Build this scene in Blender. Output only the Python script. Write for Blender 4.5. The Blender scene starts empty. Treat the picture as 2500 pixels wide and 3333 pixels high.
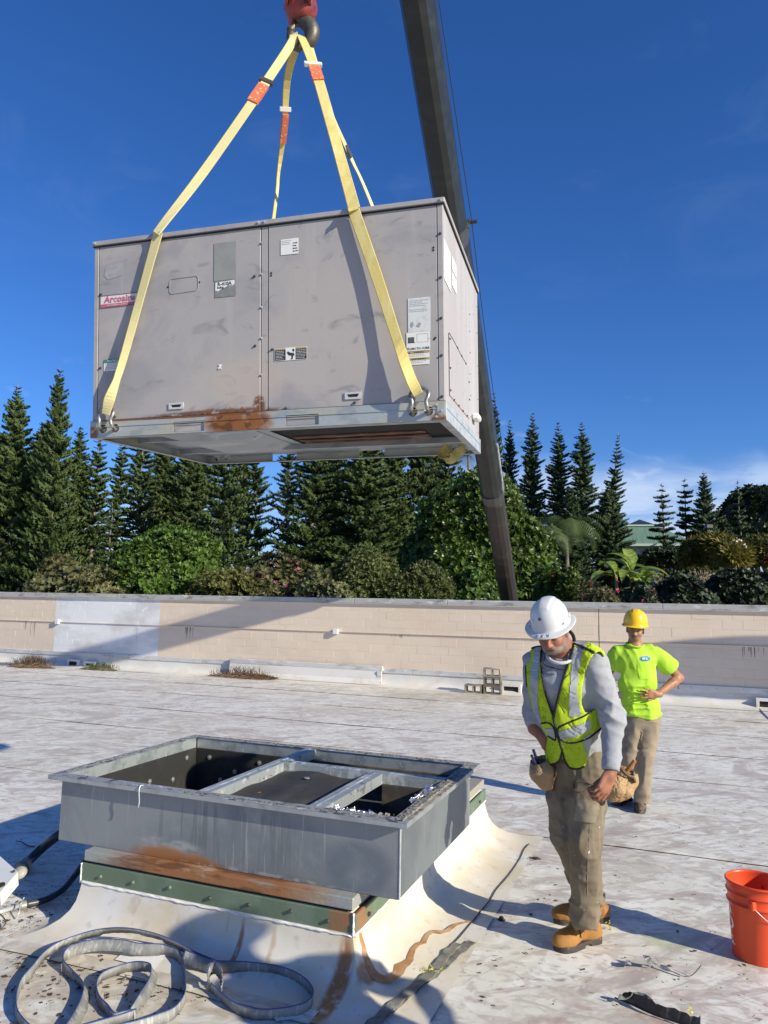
import bpy, bmesh, math, random
import numpy as np
from mathutils import Vector, Matrix, Euler
R_ = math.radians
random.seed(7); rng = np.random.default_rng(7)
scn = bpy.context.scene
COL = scn.collection

# ------------------------------------------------------------------ camera
PITCH, ROLL, EYE, FPX, PW, PH = R_(6.73), R_(1.0), 1.75, 2388.0, 2500.0, 3333.0
_F = Vector((0, math.cos(PITCH), math.sin(PITCH)))
_U0 = Vector((0, -math.sin(PITCH), math.cos(PITCH))); _R0 = Vector((1, 0, 0))
_R = _R0*math.cos(ROLL) + _U0*math.sin(ROLL); _U = _U0*math.cos(ROLL) - _R0*math.sin(ROLL)
CAM = Vector((0, 0, EYE))
cd = bpy.data.cameras.new('camera'); cam = bpy.data.objects.new('camera', cd); COL.objects.link(cam)
cd.sensor_fit = 'HORIZONTAL'; cd.sensor_width = 36.0; cd.lens = 36.0*FPX/PW
cd.clip_start = 0.05; cd.clip_end = 3000
m4 = Matrix.Identity(4)
for i in range(3):
    m4[i][0] = _R[i]; m4[i][1] = _U[i]; m4[i][2] = -_F[i]; m4[i][3] = CAM[i]
cam.matrix_world = m4
scn.camera = cam

# ------------------------------------------------------------------ light
SUN = Vector((0.799, -0.602, 0.455)).normalized()          # towards the sun
sl = bpy.data.lights.new('sun', 'SUN'); sl.energy = 5.0; sl.angle = R_(0.53); sl.color = (1.0, 0.925, 0.735)
so = bpy.data.objects.new('sun', sl); COL.objects.link(so)
so.rotation_euler = (-SUN).to_track_quat('-Z', 'Y').to_euler()
world = bpy.data.worlds.new('World'); scn.world = world; world.use_nodes = True
wn = world.node_tree; wn.nodes.clear()
def nd(t, typ, **kw):
    n = t.nodes.new(typ)
    for k, v in kw.items(): setattr(n, k, v)
    return n
sky = nd(wn, 'ShaderNodeTexSky', sky_type='NISHITA', sun_disc=False)
sky.sun_elevation = math.asin(SUN.z); sky.sun_rotation = math.atan2(SUN.x, SUN.y)
sky.altitude = 100; sky.air_density = 1.0; sky.dust_density = 0.35; sky.ozone_density = 4.0
hsv = nd(wn, 'ShaderNodeHueSaturation'); hsv.inputs['Saturation'].default_value = 1.18; hsv.inputs['Value'].default_value = 1.0
wn.links.new(sky.outputs[0], hsv.inputs['Color'])
bg = nd(wn, 'ShaderNodeBackground'); bg.inputs['Strength'].default_value = 0.085
wo = nd(wn, 'ShaderNodeOutputWorld')
# clouds of the sky: thin wisps high up, a low bank in the east
tc = nd(wn, 'ShaderNodeTexCoord'); sx = nd(wn, 'ShaderNodeSeparateXYZ'); wn.links.new(tc.outputs['Generated'], sx.inputs[0])
def wmath(op, a, b=None, c=None, clamp=False):
    n = nd(wn, 'ShaderNodeMath', operation=op); n.use_clamp = clamp
    for i, v in enumerate((a, b, c)):
        if v is None: continue
        if isinstance(v, (int, float)): n.inputs[i].default_value = v
        else: wn.links.new(v, n.inputs[i])
    return n.outputs[0]
def wrange(v, a, b, c=0.0, d=1.0):
    n = nd(wn, 'ShaderNodeMapRange', interpolation_type='SMOOTHSTEP'); wn.links.new(v, n.inputs[0])
    for i, q in enumerate((a, b, c, d)): n.inputs[i+1].default_value = q
    return n.outputs[0]
def wnoise(scale, vec_scale, detail, rough, dist, off=(0, 0, 0)):
    mp = nd(wn, 'ShaderNodeMapping'); mp.inputs['Scale'].default_value = vec_scale; mp.inputs['Location'].default_value = off
    wn.links.new(tc.outputs['Generated'], mp.inputs[0])
    n = nd(wn, 'ShaderNodeTexNoise'); n.inputs['Scale'].default_value = scale; n.inputs['Detail'].default_value = detail
    n.inputs['Roughness'].default_value = rough; n.inputs['Distortion'].default_value = dist
    wn.links.new(mp.outputs[0], n.inputs['Vector']); return n.outputs[0]
el = sx.outputs['Z']; az = wmath('ARCTAN2', sx.outputs['X'], sx.outputs['Y'])
bank_top = wmath('ADD', wmath('MULTIPLY', wnoise(5.0, (1, 1, 1), 4, .5, .4), 0.15), 0.115)
bank = wmath('MULTIPLY', wrange(wmath('SUBTRACT', bank_top, el), -0.012, 0.05), wrange(az, -0.05, 0.22))
bank = wmath('MULTIPLY', bank, wrange(wnoise(9.0, (1, 1, 4), 6, .6, .6), 0.30, 0.62, 0.25, 0.85))
low = wmath('MULTIPLY', wrange(el, 0.02, 0.20, 1.0, 0.0), wrange(wnoise(7.0, (1, 1, 3), 5, .55, .5, (3, 1, 0)), 0.36, 0.60, 0.0, 0.85))
puff = wmath('MULTIPLY', wrange(wnoise(9.0, (1, 1, 2.4), 5, .55, .8, (1.3, .4, .9)), 0.62, 0.78), wmath('MULTIPLY', wrange(el, 0.12, 0.17), wrange(el, 0.20, 0.32, 0.6, 0.0)))
wisp = wmath('MULTIPLY', wrange(wnoise(3.0, (1.0, 1.5, 2.6), 6, .62, 1.2, (0.2, 0.9, 0.35)), 0.54, 0.78), wmath('MULTIPLY', wrange(el, 0.30, 0.50), 0.05))
cl = wmath('ADD', wmath('MAXIMUM', bank, low), wmath('ADD', puff, wisp), clamp=True)
mixc = nd(wn, 'ShaderNodeMix', data_type='RGBA'); wn.links.new(cl, mixc.inputs['Factor'])
tint = nd(wn, 'ShaderNodeMix', data_type='RGBA', blend_type='MULTIPLY'); tint.inputs['Factor'].default_value = 1.0; wn.links.new(hsv.outputs[0], tint.inputs['A']); tint.inputs['B'].default_value = (.76, .93, 1.31, 1)
wn.links.new(tint.outputs['Result'], mixc.inputs['A']); mixc.inputs['B'].default_value = (5.4, 6.6, 8.7, 1)
wn.links.new(mixc.outputs['Result'], bg.inputs['Color']); wn.links.new(bg.outputs[0], wo.inputs['Surface'])
scn.view_settings.view_transform = 'Standard'; scn.view_settings.look = 'None'
scn.view_settings.exposure = 0.42; scn.view_settings.gamma = 1.0; scn.view_settings.use_curve_mapping = False
scn.cycles.max_bounces = 6; scn.cycles.diffuse_bounces = 3; scn.cycles.glossy_bounces = 3
scn.cycles.transmission_bounces = 4; scn.cycles.transparent_max_bounces = 6

# ------------------------------------------------------------------ places measured from the photograph
def ray(px, py):
    return (_F + _R*((px-PW/2)/FPX) - _U*((py-PH/2)/FPX)).normalized()
def W(px, py, y):                      # the point at depth y behind this picture position
    d = ray(px, py); return CAM + d*(y/d.y)
def roofz(x, y): return -0.021*(.358*x + .934*y)
def on_roof(px, py, up=0.0):
    d = ray(px, py); z = 0
    for _ in range(30):
        p = CAM + d*((z+up-EYE)/d.z); z = roofz(p.x, p.y)
    return p
def project(P):
    P = np.asarray(P, float).reshape(-1, 3) - np.array(CAM)
    z = P@np.array(_F)
    return np.stack([PW/2 + FPX*(P@np.array(_R))/z, PH/2 - FPX*(P@np.array(_U))/z], 1)
YAW = R_(-21.0)                        # the building's axes
UB = Vector((math.cos(YAW), math.sin(YAW), 0)); VB = Vector((-math.sin(YAW), math.cos(YAW), 0))

# ------------------------------------------------------------------ objects
def thing(name, label, cat, loc=(0, 0, 0), rotz=0.0, group=None, mat=None):
    o = bpy.data.objects.new(name, None); COL.objects.link(o); o.empty_display_size = .1
    if mat is not None: o.matrix_world = mat
    else: o.location = loc; o.rotation_euler = (0, 0, rotz)
    tag(o, label, cat, group); return o
def tag(o, label=None, cat=None, group=None, kind=None):
    if label: o['label'] = label
    if cat: o['category'] = cat
    if group: o['group'] = group
    if kind: o['kind'] = kind
    return o
def link(name, me, parent=None):
    o = bpy.data.objects.new(name, me); COL.objects.link(o)
    if parent is not None: o.parent = parent
    return o
def mk(name, verts, faces, mat, parent=None, smooth=False, loc=None):
    me = bpy.data.meshes.new(name); me.from_pydata([tuple(v) for v in verts], [], faces); me.update()
    if mat: me.materials.append(mat)
    if smooth: me.polygons.foreach_set('use_smooth', [True]*len(me.polygons))
    o = link(name, me, parent)
    if loc is not None: o.location = loc
    return o
def np_mesh(name, verts, faces, mat, smooth=False, cols=None):
    """faces: (n,k) int array with constant k"""
    me = bpy.data.meshes.new(name); n, k = faces.shape
    me.vertices.add(len(verts)); me.vertices.foreach_set('co', np.asarray(verts, np.float32).ravel())
    me.loops.add(n*k); me.loops.foreach_set('vertex_index', faces.astype(np.int32).ravel())
    me.polygons.add(n); me.polygons.foreach_set('loop_start', (np.arange(n)*k).astype(np.int32))
    me.polygons.foreach_set('loop_total', np.full(n, k, np.int32))
    if smooth: me.polygons.foreach_set('use_smooth', np.ones(n, bool))
    me.update(calc_edges=True); me.validate()
    if cols is not None:
        at = me.color_attributes.new('Col', 'FLOAT_COLOR', 'POINT')
        c = np.ones((len(verts), 4), np.float32); c[:, :3] = cols; at.data.foreach_set('color', c.ravel())
    if mat: me.materials.append(mat)
    return me
def copy_tree(o, parent=None):
    c = o.copy(); COL.objects.link(c)
    if parent is not None: c.parent = parent; c.matrix_parent_inverse = o.matrix_parent_inverse
    for ch in list(o.children): copy_tree(ch, c)
    return c
class MB:
    def __init__(s): s.v = []; s.f = []
    def add(s, vs, fs):
        n = len(s.v); s.v += [Vector(v) for v in vs]; s.f += [tuple(i+n for i in f) for f in fs]; return s
    def box(s, lo, hi):
        x0, y0, z0 = lo; x1, y1, z1 = hi
        return s.add([(x0,y0,z0),(x1,y0,z0),(x1,y1,z0),(x0,y1,z0),(x0,y0,z1),(x1,y0,z1),(x1,y1,z1),(x0,y1,z1)],
                     [(0,3,2,1),(4,5,6,7),(0,1,5,4),(1,2,6,5),(2,3,7,6),(3,0,4,7)])
    def bbox(s, lo, hi, b=.003):       # box with bevelled edges
        lo = Vector(lo); hi = Vector(hi); c = (lo+hi)/2; h = (hi-lo)/2; b = min(b, min(h)*.45); vs = []; idx = {}
        for sx_ in (-1, 1):
            for sy_ in (-1, 1):
                for sz_ in (-1, 1):
                    for ax in range(3):
                        p = [sx_*h.x, sy_*h.y, sz_*h.z]
                        for k in range(3):
                            if k != ax: p[k] -= (sx_, sy_, sz_)[k]*b
                        idx[(sx_, sy_, sz_, ax)] = len(vs); vs.append(c+Vector(p))
        bm = bmesh.new(); [bm.verts.new(v) for v in vs]; bmesh.ops.convex_hull(bm, input=bm.verts); bm.verts.ensure_lookup_table()
        bmesh.ops.dissolve_limit(bm, angle_limit=.01, verts=bm.verts, edges=bm.edges)
        bm.verts.index_update()
        r = s.add([v.co.copy() for v in bm.verts], [tuple(v.index for v in f.verts) for f in bm.faces]); bm.free(); return r
    def cyl(s, a, b, ra, rb=None, n=12, cap=True):
        rb = ra if rb is None else rb; a = Vector(a); b = Vector(b); ax = (b-a).normalized()
        t = Vector((0,0,1)) if abs(ax.z) < .9 else Vector((1,0,0)); e1 = ax.cross(t).normalized(); e2 = ax.cross(e1)
        vs = []
        for c, r in ((a, ra), (b, rb)):
            for i in range(n):
                q = 2*math.pi*i/n; vs.append(c + e1*(r*math.cos(q)) + e2*(r*math.sin(q)))
        fs = [(i, i+n, (i+1) % n+n, (i+1) % n) for i in range(n)]
        if cap: fs += [tuple(range(n)), tuple(range(2*n-1, n-1, -1))]
        return s.add(vs, fs)
    def tube(s, pts, r, n=8, cap=True):
        pts = [Vector(p) for p in pts]; rs = r if isinstance(r, (list, tuple)) else [r]*len(pts)
        e1 = None; base = len(s.v); vs = []
        for i, p in enumerate(pts):
            ax = (pts[min(i+1, len(pts)-1)]-pts[max(i-1, 0)]).normalized()
            if e1 is None:
                t = Vector((0,0,1)) if abs(ax.z) < .9 else Vector((1,0,0)); e1 = ax.cross(t).normalized()
            else:
                e1 = (e1 - ax*e1.dot(ax)).normalized()
            e2 = ax.cross(e1)
            for k in range(n):
                q = 2*math.pi*k/n; vs.append(p + e1*(rs[i]*math.cos(q)) + e2*(rs[i]*math.sin(q)))
        fs = []
        for i in range(len(pts)-1):
            for k in range(n):
                a = i*n+k; b = i*n+(k+1) % n; fs.append((a, b, b+n, a+n))
        if cap: fs += [tuple(range(n-1, -1, -1)), tuple(range((len(pts)-1)*n, len(pts)*n))]
        return s.add(vs, fs)
    def ribbon(s, pts, wdirs, w, th=.004, nrm=None):
        """closed flat strap; wdirs: width direction at each point; w number or list"""
        pts = [Vector(p) for p in pts]; n = len(pts); ws = w if isinstance(w, (list, tuple)) else [w]*n; vs = []
        for i, p in enumerate(pts):
            ax = (pts[min(i+1, n-1)]-pts[max(i-1, 0)]).normalized(); wd = Vector(wdirs[i]); wd = (wd-ax*wd.dot(ax)).normalized()
            nn = ax.cross(wd).normalized()
            for a, b in ((-1,-1),(1,-1),(1,1),(-1,1)): vs.append(p + wd*(a*ws[i]/2) + nn*(b*th/2))
        fs = []
        for i in range(n-1):
            for k in range(4): a = i*4+k; b = i*4+(k+1) % 4; fs.append((a, b, b+4, a+4))
        fs += [(3,2,1,0), tuple(range((n-1)*4, n*4))]
        return s.add(vs, fs)
    def build(s, name, mat, parent=None, smooth=False, loc=None): return mk(name, s.v, s.f, mat, parent, smooth, loc)
def lathe(profile, n=32, sx=1.0, sy=1.0, closed=False):
    vs = []; fs = []
    for r, z in profile:
        for i in range(n): q = 2*math.pi*i/n; vs.append((r*math.cos(q)*sx, r*math.sin(q)*sy, z))
    for j in range(len(profile)-1):
        for i in range(n): a = j*n+i; b = j*n+(i+1) % n; fs.append((a, b, b+n, a+n))
    return vs, fs
def spline(pts, n):                    # Catmull-Rom
    P = [Vector(p) for p in pts]; P = [P[0]*2-P[1]]+P+[P[-1]*2-P[-2]]; out = []
    for i in range(1, len(P)-2):
        for k in range(n):
            t = k/n; a, b, c, d = P[i-1], P[i], P[i+1], P[i+2]
            out.append(.5*((2*b)+(c-a)*t+(2*a-5*b+4*c-d)*t*t+(3*b-a-3*c+d)*t**3))
    out.append(P[-2]); return out
def plate(name, outline, holes, th, mat, parent=None, mtx=None):
    """flat sheet (2D outline with holes) given thickness, then placed by mtx"""
    cu = bpy.data.curves.new(name, 'CURVE'); cu.dimensions = '2D'; cu.fill_mode = 'BOTH'; cu.extrude = th/2
    for lp in [outline]+list(holes):
        sp = cu.splines.new('POLY'); sp.points.add(len(lp)-1)
        for i, p in enumerate(lp): sp.points[i].co = (p[0], p[1], 0, 1)
        sp.use_cyclic_u = True
    return curve_mesh(name, cu, mat, parent, mtx)
def curve_mesh(name, cu, mat, parent=None, mtx=None):
    t = bpy.data.objects.new('tmp', cu); COL.objects.link(t); dg = bpy.context.evaluated_depsgraph_get(); dg.update()
    me = bpy.data.meshes.new_from_object(t.evaluated_get(dg)); me.name = name
    bpy.data.objects.remove(t); bpy.data.curves.remove(cu)
    me.materials.clear()
    if mat: me.materials.append(mat)
    if mtx is not None: me.transform(mtx)
    return link(name, me, parent)
def text(name, s, size, mat, parent, mtx, th=.0004, align='LEFT', shear=0.0, bold=0.0, sp=1.0):
    cu = bpy.data.curves.new(name, 'FONT'); cu.body = s; cu.size = size; cu.extrude = th; cu.align_x = align; cu.shear = shear
    cu.offset = bold; cu.space_character = sp; cu.resolution_u = 2
    return curve_mesh(name, cu, mat, parent, mtx)
def circle2(cx, cy, r, n=20): return [(cx+r*math.cos(2*math.pi*i/n), cy+r*math.sin(2*math.pi*i/n)) for i in range(n)]
def frame_m(o, ex, ey):                # matrix with given x and y axes
    ex = Vector(ex).normalized(); ey = Vector(ey); ey = (ey-ex*ey.dot(ex)).normalized(); ez = ex.cross(ey); m = Matrix.Identity(4)
    for i in range(3): m[i][0] = ex[i]; m[i][1] = ey[i]; m[i][2] = ez[i]; m[i][3] = o[i]
    return m

# ------------------------------------------------------------------ materials
_mats = {}
def pmat(name, base, rough=.6, metal=0.0, layers=(), bump=None, coords='Object', attr=None, trans=0.0, rand=0.0, spec=.5, ao=None, coat=0.0):
    """procedural material. layer: dict(col, s=scale or (x,y,z), lo, hi, d=detail, w=distortion, c=centre, r=radii, f=max factor)"""
    m = bpy.data.materials.new(name); m.use_nodes = True; t = m.node_tree; t.nodes.clear()
    out = nd(t, 'ShaderNodeOutputMaterial'); b = nd(t, 'ShaderNodeBsdfPrincipled'); L = t.links.new
    b.inputs['Roughness'].default_value = rough; b.inputs['Metallic'].default_value = metal
    b.inputs['Specular IOR Level'].default_value = spec
    if coat: b.inputs['Coat Weight'].default_value = coat; b.inputs['Coat Roughness'].default_value = .15
    if coords == 'World': cv = nd(t, 'ShaderNodeNewGeometry').outputs['Position']
    else: cv = nd(t, 'ShaderNodeTexCoord').outputs['Object']
    rgb = nd(t, 'ShaderNodeRGB'); rgb.outputs[0].default_value = (*base, 1); cur = rgb.outputs[0]
    if attr:
        a = nd(t, 'ShaderNodeVertexColor', layer_name=attr); mx = nd(t, 'ShaderNodeMix', data_type='RGBA', blend_type='MULTIPLY')
        mx.inputs['Factor'].default_value = 1; L(cur, mx.inputs['A']); L(a.outputs[0], mx.inputs['B']); cur = mx.outputs['Result']
    if rand:
        oi = nd(t, 'ShaderNodeObjectInfo'); mr = nd(t, 'ShaderNodeMapRange'); L(oi.outputs['Random'], mr.inputs[0])
        mr.inputs[3].default_value = 1-rand; mr.inputs[4].default_value = 1+rand
        mx = nd(t, 'ShaderNodeMix', data_type='RGBA', blend_type='MULTIPLY'); mx.inputs['Factor'].default_value = 1
        L(cur, mx.inputs['A']); L(mr.outputs[0], mx.inputs['B']); cur = mx.outputs['Result']
    for l in layers:
        s = l.get('s', 5.0); mp = nd(t, 'ShaderNodeMapping'); L(cv, mp.inputs[0])
        if 'rz' in l: mp.vector_type = 'TEXTURE'; mp.inputs['Rotation'].default_value = (0, 0, l['rz']); mp.inputs['Scale'].default_value = tuple(1/q for q in (s if isinstance(s, tuple) else (s, s, s)))
        else: mp.inputs['Scale'].default_value = s if isinstance(s, tuple) else (s, s, s)
        if 'o' in l: mp.inputs['Location'].default_value = l['o']
        n = nd(t, 'ShaderNodeTexNoise'); n.inputs['Scale'].default_value = 1.0; n.inputs['Detail'].default_value = l.get('d', 5)
        n.inputs['Roughness'].default_value = l.get('rr', .55); n.inputs['Distortion'].default_value = l.get('w', 0.0)
        L(mp.outputs[0], n.inputs['Vector'])
        mr = nd(t, 'ShaderNodeMapRange', interpolation_type='SMOOTHSTEP'); L(n.outputs[0], mr.inputs[0])
        mr.inputs[1].default_value = l.get('lo', .5); mr.inputs[2].default_value = l.get('hi', .7)
        mr.inputs[3].default_value = 0; mr.inputs[4].default_value = l.get('f', 1.0); fac = mr.outputs[0]
        for (c, r) in ([(l['c'], l['r'])] if 'c' in l else []):
            sb = nd(t, 'ShaderNodeVectorMath', operation='SUBTRACT'); L(cv, sb.inputs[0]); sb.inputs[1].default_value = c
            dv = nd(t, 'ShaderNodeVectorMath', operation='DIVIDE'); L(sb.outputs[0], dv.inputs[0]); dv.inputs[1].default_value = r
            ln = nd(t, 'ShaderNodeVectorMath', operation='LENGTH'); L(dv.outputs[0], ln.inputs[0])
            ad = nd(t, 'ShaderNodeMath', operation='MULTIPLY_ADD'); L(n.outputs[0], ad.inputs[0]); ad.inputs[1].default_value = l.get('j', .8); L(ln.outputs['Value'], ad.inputs[2])
            m2 = nd(t, 'ShaderNodeMapRange', interpolation_type='SMOOTHSTEP'); L(ad.outputs[0], m2.inputs[0])
            m2.inputs[1].default_value = 1.0+l.get('j', .8)*.5; m2.inputs[2].default_value = .55+l.get('j', .8)*.5
            m2.inputs[3].default_value = 0; m2.inputs[4].default_value = 1
            if l.get('solid'): fac = None
            if fac is None:
                mm = nd(t, 'ShaderNodeMath', operation='MULTIPLY'); L(m2.outputs[0], mm.inputs[0]); mm.inputs[1].default_value = l.get('f', 1.0)
            else:
                mm = nd(t, 'ShaderNodeMath', operation='MULTIPLY'); L(m2.outputs[0], mm.inputs[0]); L(fac, mm.inputs[1])
            fac = mm.outputs[0]
        mx = nd(t, 'ShaderNodeMix', data_type='RGBA'); L(fac, mx.inputs['Factor']); L(cur, mx.inputs['A']); mx.inputs['B'].default_value = (*l['col'], 1)
        cur = mx.outputs['Result']
    L(cur, b.inputs['Base Color'])
    if bump:
        bs, st = bump[0], bump[1]; n = nd(t, 'ShaderNodeTexNoise'); mp = nd(t, 'ShaderNodeMapping'); L(cv, mp.inputs[0])
        mp.inputs['Scale'].default_value = bs if isinstance(bs, tuple) else (bs, bs, bs); n.inputs['Scale'].default_value = 1
        n.inputs['Detail'].default_value = 4; L(mp.outputs[0], n.inputs['Vector'])
        bp = nd(t, 'ShaderNodeBump'); bp.inputs['Strength'].default_value = st; bp.inputs['Distance'].default_value = bump[2] if len(bump) > 2 else .01
        L(n.outputs[0], bp.inputs['Height']); L(bp.outputs[0], b.inputs['Normal'])
    sh = b.outputs[0]
    if trans:
        tr = nd(t, 'ShaderNodeBsdfTranslucent'); L(cur, tr.inputs['Color']); ms = nd(t, 'ShaderNodeMixShader'); ms.inputs[0].default_value = trans
        L(sh, ms.inputs[1]); L(tr.outputs[0], ms.inputs[2]); sh = ms.outputs[0]
    L(sh, out.inputs['Surface']); _mats[name] = m; return m
M_RUST = (.20, .075, .022); M_DKRUST = (.085, .032, .016)
galv = pmat('galvanized steel', (.40, .42, .43), .42, .55, [dict(col=(.27, .29, .31), s=6, lo=.42, hi=.66, w=.5), dict(col=(.55, .57, .58), s=(22, 22, 5), lo=.58, hi=.75, f=.5)], (60, .12))
galv_pale = pmat('galvanized steel pale', (.52, .55, .56), .45, .35, [dict(col=(.33, .36, .38), s=9, lo=.45, hi=.68), dict(col=(.70, .70, .68), s=30, lo=.6, hi=.72, f=.7)], (60, .12))  # paler galvanized tone for screws, wires, seams and end rail
steel_dk = pmat('dark steel', (.10, .10, .10), .45, .6, [dict(col=(.20, .16, .12), s=30, lo=.5, hi=.7, f=.5)])
shackle_m = pmat('shackle steel', (.42, .41, .38), .35, .8, [dict(col=(.24, .22, .19), s=40, lo=.45, hi=.65)])
black_m = pmat('black liner', (.017, .017, .016), .75, 0, [dict(col=(.045, .042, .036), s=7, lo=.5, hi=.75, f=.6)], (25, .3))
void_m = pmat('unlit duct', (.012, .011, .010), .9)
hole_m = pmat('dark hole', (.02, .018, .016), .9)
# ================================================================== the roof, its parapet and the land behind
MEM = (.70, .68, .60)
membrane = pmat('roof membrane', MEM, .55, 0, [
    dict(col=(.78, .765, .72), s=(.8, .9, 1), lo=.50, hi=.60, d=7, w=2.6, rz=R_(8), f=.9),
    dict(col=(.44, .385, .335), s=(.55, .8, 1), lo=.48, hi=.63, d=8, w=3.0, rz=R_(28), f=.78, rr=.62),
    dict(col=(.33, .27, .25), s=(.7, 2.6, 1), lo=.51, hi=.64, d=9, w=3.0, rz=R_(24), f=.62, rr=.66),
    dict(col=(.50, .44, .35), s=(.35, .5, 1), lo=.50, hi=.66, d=5, w=.8, f=.55),
    dict(col=(.47, .395, .355), s=(3.6, 5.5, 1), lo=.50, hi=.61, d=7, w=2.6, f=.62, rz=R_(-14)),
    dict(col=(.79, .775, .735), s=(2.6, 4.2, 1), lo=.55, hi=.65, d=6, w=2.2, f=.75, rz=R_(-5)),
    dict(col=(.27, .20, .17), s=(6, 9, 1), lo=.57, hi=.67, d=8, w=1.8, f=.65, rr=.7, rz=R_(-20)),
    dict(col=(.40, .27, .22), s=(2.2, 3, 1), lo=.44, hi=.62, d=8, w=2.0, f=.6, rr=.7, c=(1.35, 3.45, -.08), r=(1.1, .45, 2)),
    dict(col=(.12, .09, .08), s=(16, 26, 1), lo=.67, hi=.72, d=5, w=1.0, f=.85),
    dict(col=(.36, .42, .20), s=6, lo=.35, hi=.60, c=(1.62, 4.28, -.09), r=(.20, .13, 1), f=.55),
    dict(col=(.36, .32, .23), s=2.2, lo=.36, hi=.60, c=(2.6, 16.2, -.3), r=(3.2, 1.3, 3), f=.6, w=2),
    dict(col=(.42, .35, .24), s=3, lo=.36, hi=.60, c=(-1.3, 3.6, -.1), r=(1.3, .6, 3), f=.6, w=2),
    dict(col=(.36, .30, .26), s=2, lo=.36, hi=.62, c=(1.5, 6.0, -.1), r=(1.1, 1.0, 3), f=.6, w=2.5),
], (7, .3, .02), coords='World')
mem_clean = pmat('flashing membrane', (.66, .64, .60), .5, 0, [
    dict(col=(.58, .52, .42), s=(1.5, 1.5, 3), lo=.45, hi=.7, w=.8, f=.7), dict(col=(.42, .38, .34), s=(4, 4, 9), lo=.6, hi=.74, f=.5)], (9, .15, .02), coords='World')
beige = pmat('beige painted masonry', (.70, .585, .465), .85, 0, [
    dict(col=(.655, .535, .42), s=(.7, .7, 1.4), lo=.45, hi=.68, f=.8), dict(col=(.76, .67, .54), s=(1.2, 1.2, 3), lo=.64, hi=.72, f=.55, w=1.5)], (40, .12, .01), coords='World', rand=.025)
whitep = pmat('white primer on masonry', (.74, .74, .75), .8, 0, [
    dict(col=(.58, .57, .57), s=(.8, .8, 1.6), lo=.42, hi=.66), dict(col=(.78, .78, .79), s=(1.4, 1.4, 3), lo=.60, hi=.68, f=.8, w=1.6)], (40, .12, .01), coords='World')
cope_m = pmat('weathered concrete coping', (.40, .40, .39), .8, 0, [
    dict(col=(.16, .155, .15), s=(2.5, 2.5, 8), lo=.50, hi=.66, d=8, f=.8, rr=.7), dict(col=(.62, .61, .58), s=(3, 3, 9), lo=.57, hi=.68, d=6, f=.8)], (30, .3, .01), coords='World')
trim_m = pmat('painted flashing metal', (.60, .585, .56), .5, .15, [
    dict(col=(.30, .29, .28), s=(2.5, 2.5, 10), lo=.52, hi=.68, d=7, f=.6), dict(col=(.75, .74, .72), s=(3, 3, 7), lo=.55, hi=.66, f=.6)], coords='World')

def B(s, t, z=0.0):                    # building axes through the camera foot
    p = UB*s + VB*t; return Vector((p.x, p.y, z))
# roof sheet
T_WALL_L, S_L, S_R, T_N = 0, -24.0, 17.0, -9.0
WY = R_(-20.5); WU = Vector((math.cos(WY), math.sin(WY), 0)); WV = Vector((-math.sin(WY), math.cos(WY), 0)); W0 = Vector((2.54, 17.5, 0))
def WP(s, d=0.0, z=0.0):               # along the parapet, behind its face, height
    p = W0 + WU*s + WV*d; return Vector((p.x, p.y, z))
def wall_s(px, py=2050):
    d = ray(px, py); t = (W0-CAM).dot(WV)/d.dot(WV); p = CAM + d*t; return (p-W0).dot(WU), p.z
n1, n2 = 60, 40; vs = []; fs = []
for j in range(n2+1):
    for i in range(n1+1):
        a = -23.0 + 36.0*i/n1; far = WP(a, .02); near = WP(a, -27.5); p = near.lerp(far, j/n2)
        z = roofz(p.x, p.y) + .006*math.sin(p.x*1.3+p.y*.7)*math.sin(p.y*.9-p.x*.4) + .004*math.sin(p.x*3.1)*math.sin(p.y*2.3)
        vs.append((p.x, p.y, z))
for j in range(n2):
    for i in range(n1): a = j*(n1+1)+i; fs.append((a, a+1, a+n1+2, a+n1+1))
roof = mk('roof', vs, fs, membrane, smooth=True); tag(roof, kind='structure')
# membrane laps: sheets overlap along the slope
def lap(p0, p1, w, name='membrane_lap', th=.003, wob=.012):
    n = max(6, int((p1-p0).length/.35)); d = (p1-p0).normalized(); sd = Vector((-d.y, d.x, 0)); vs = []; fs = []
    for i in range(n+1):
        p = p0.lerp(p1, i/n); q = sd*(wob*(random.random()-.5)); wz = th*(1+1.2*random.random())
        for off, hh in ((0, .009), (0.004, .009+wz), (w*.5, .0085+wz*.6), (w, .006)):
            r = p+q+sd*off; vs.append((r.x, r.y, roofz(r.x, r.y)+hh))
    for i in range(n):
        for k in range(3): a = i*4+k; fs.append((a, a+1, a+5, a+4))
    return mk(name, vs, fs, membrane, roof)
for t in (6.35, 9.15, 11.0, 13.0, 14.9): lap(B(8.5, t), B(-17, t+random.uniform(-.05, .05)), .13)
lap(B(8, 2.0), B(1.0, 2.02), .12)

lap(on_roof(1040, 3300), on_roof(600, 3187), .1); lap(on_roof(600, 3187), on_roof(-200, 3010), .1)
# building below the roof
bm_ = MB()
bw = MB(); c = [WP(-23, .25, -3.6), WP(13, .25, -3.6), WP(13, -27.5, -3.6), WP(-23, -27.5, -3.6)]
top = [Vector((p.x, p.y, roofz(p.x, p.y)-.03)) for p in c]
bw.add(c+top, [(0, 1, 5, 4), (1, 2, 6, 5), (2, 3, 7, 6), (3, 0, 4, 7)])
o = bw.build('building', beige); tag(o, 'beige masonry building that carries the white roof', 'building')

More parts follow.
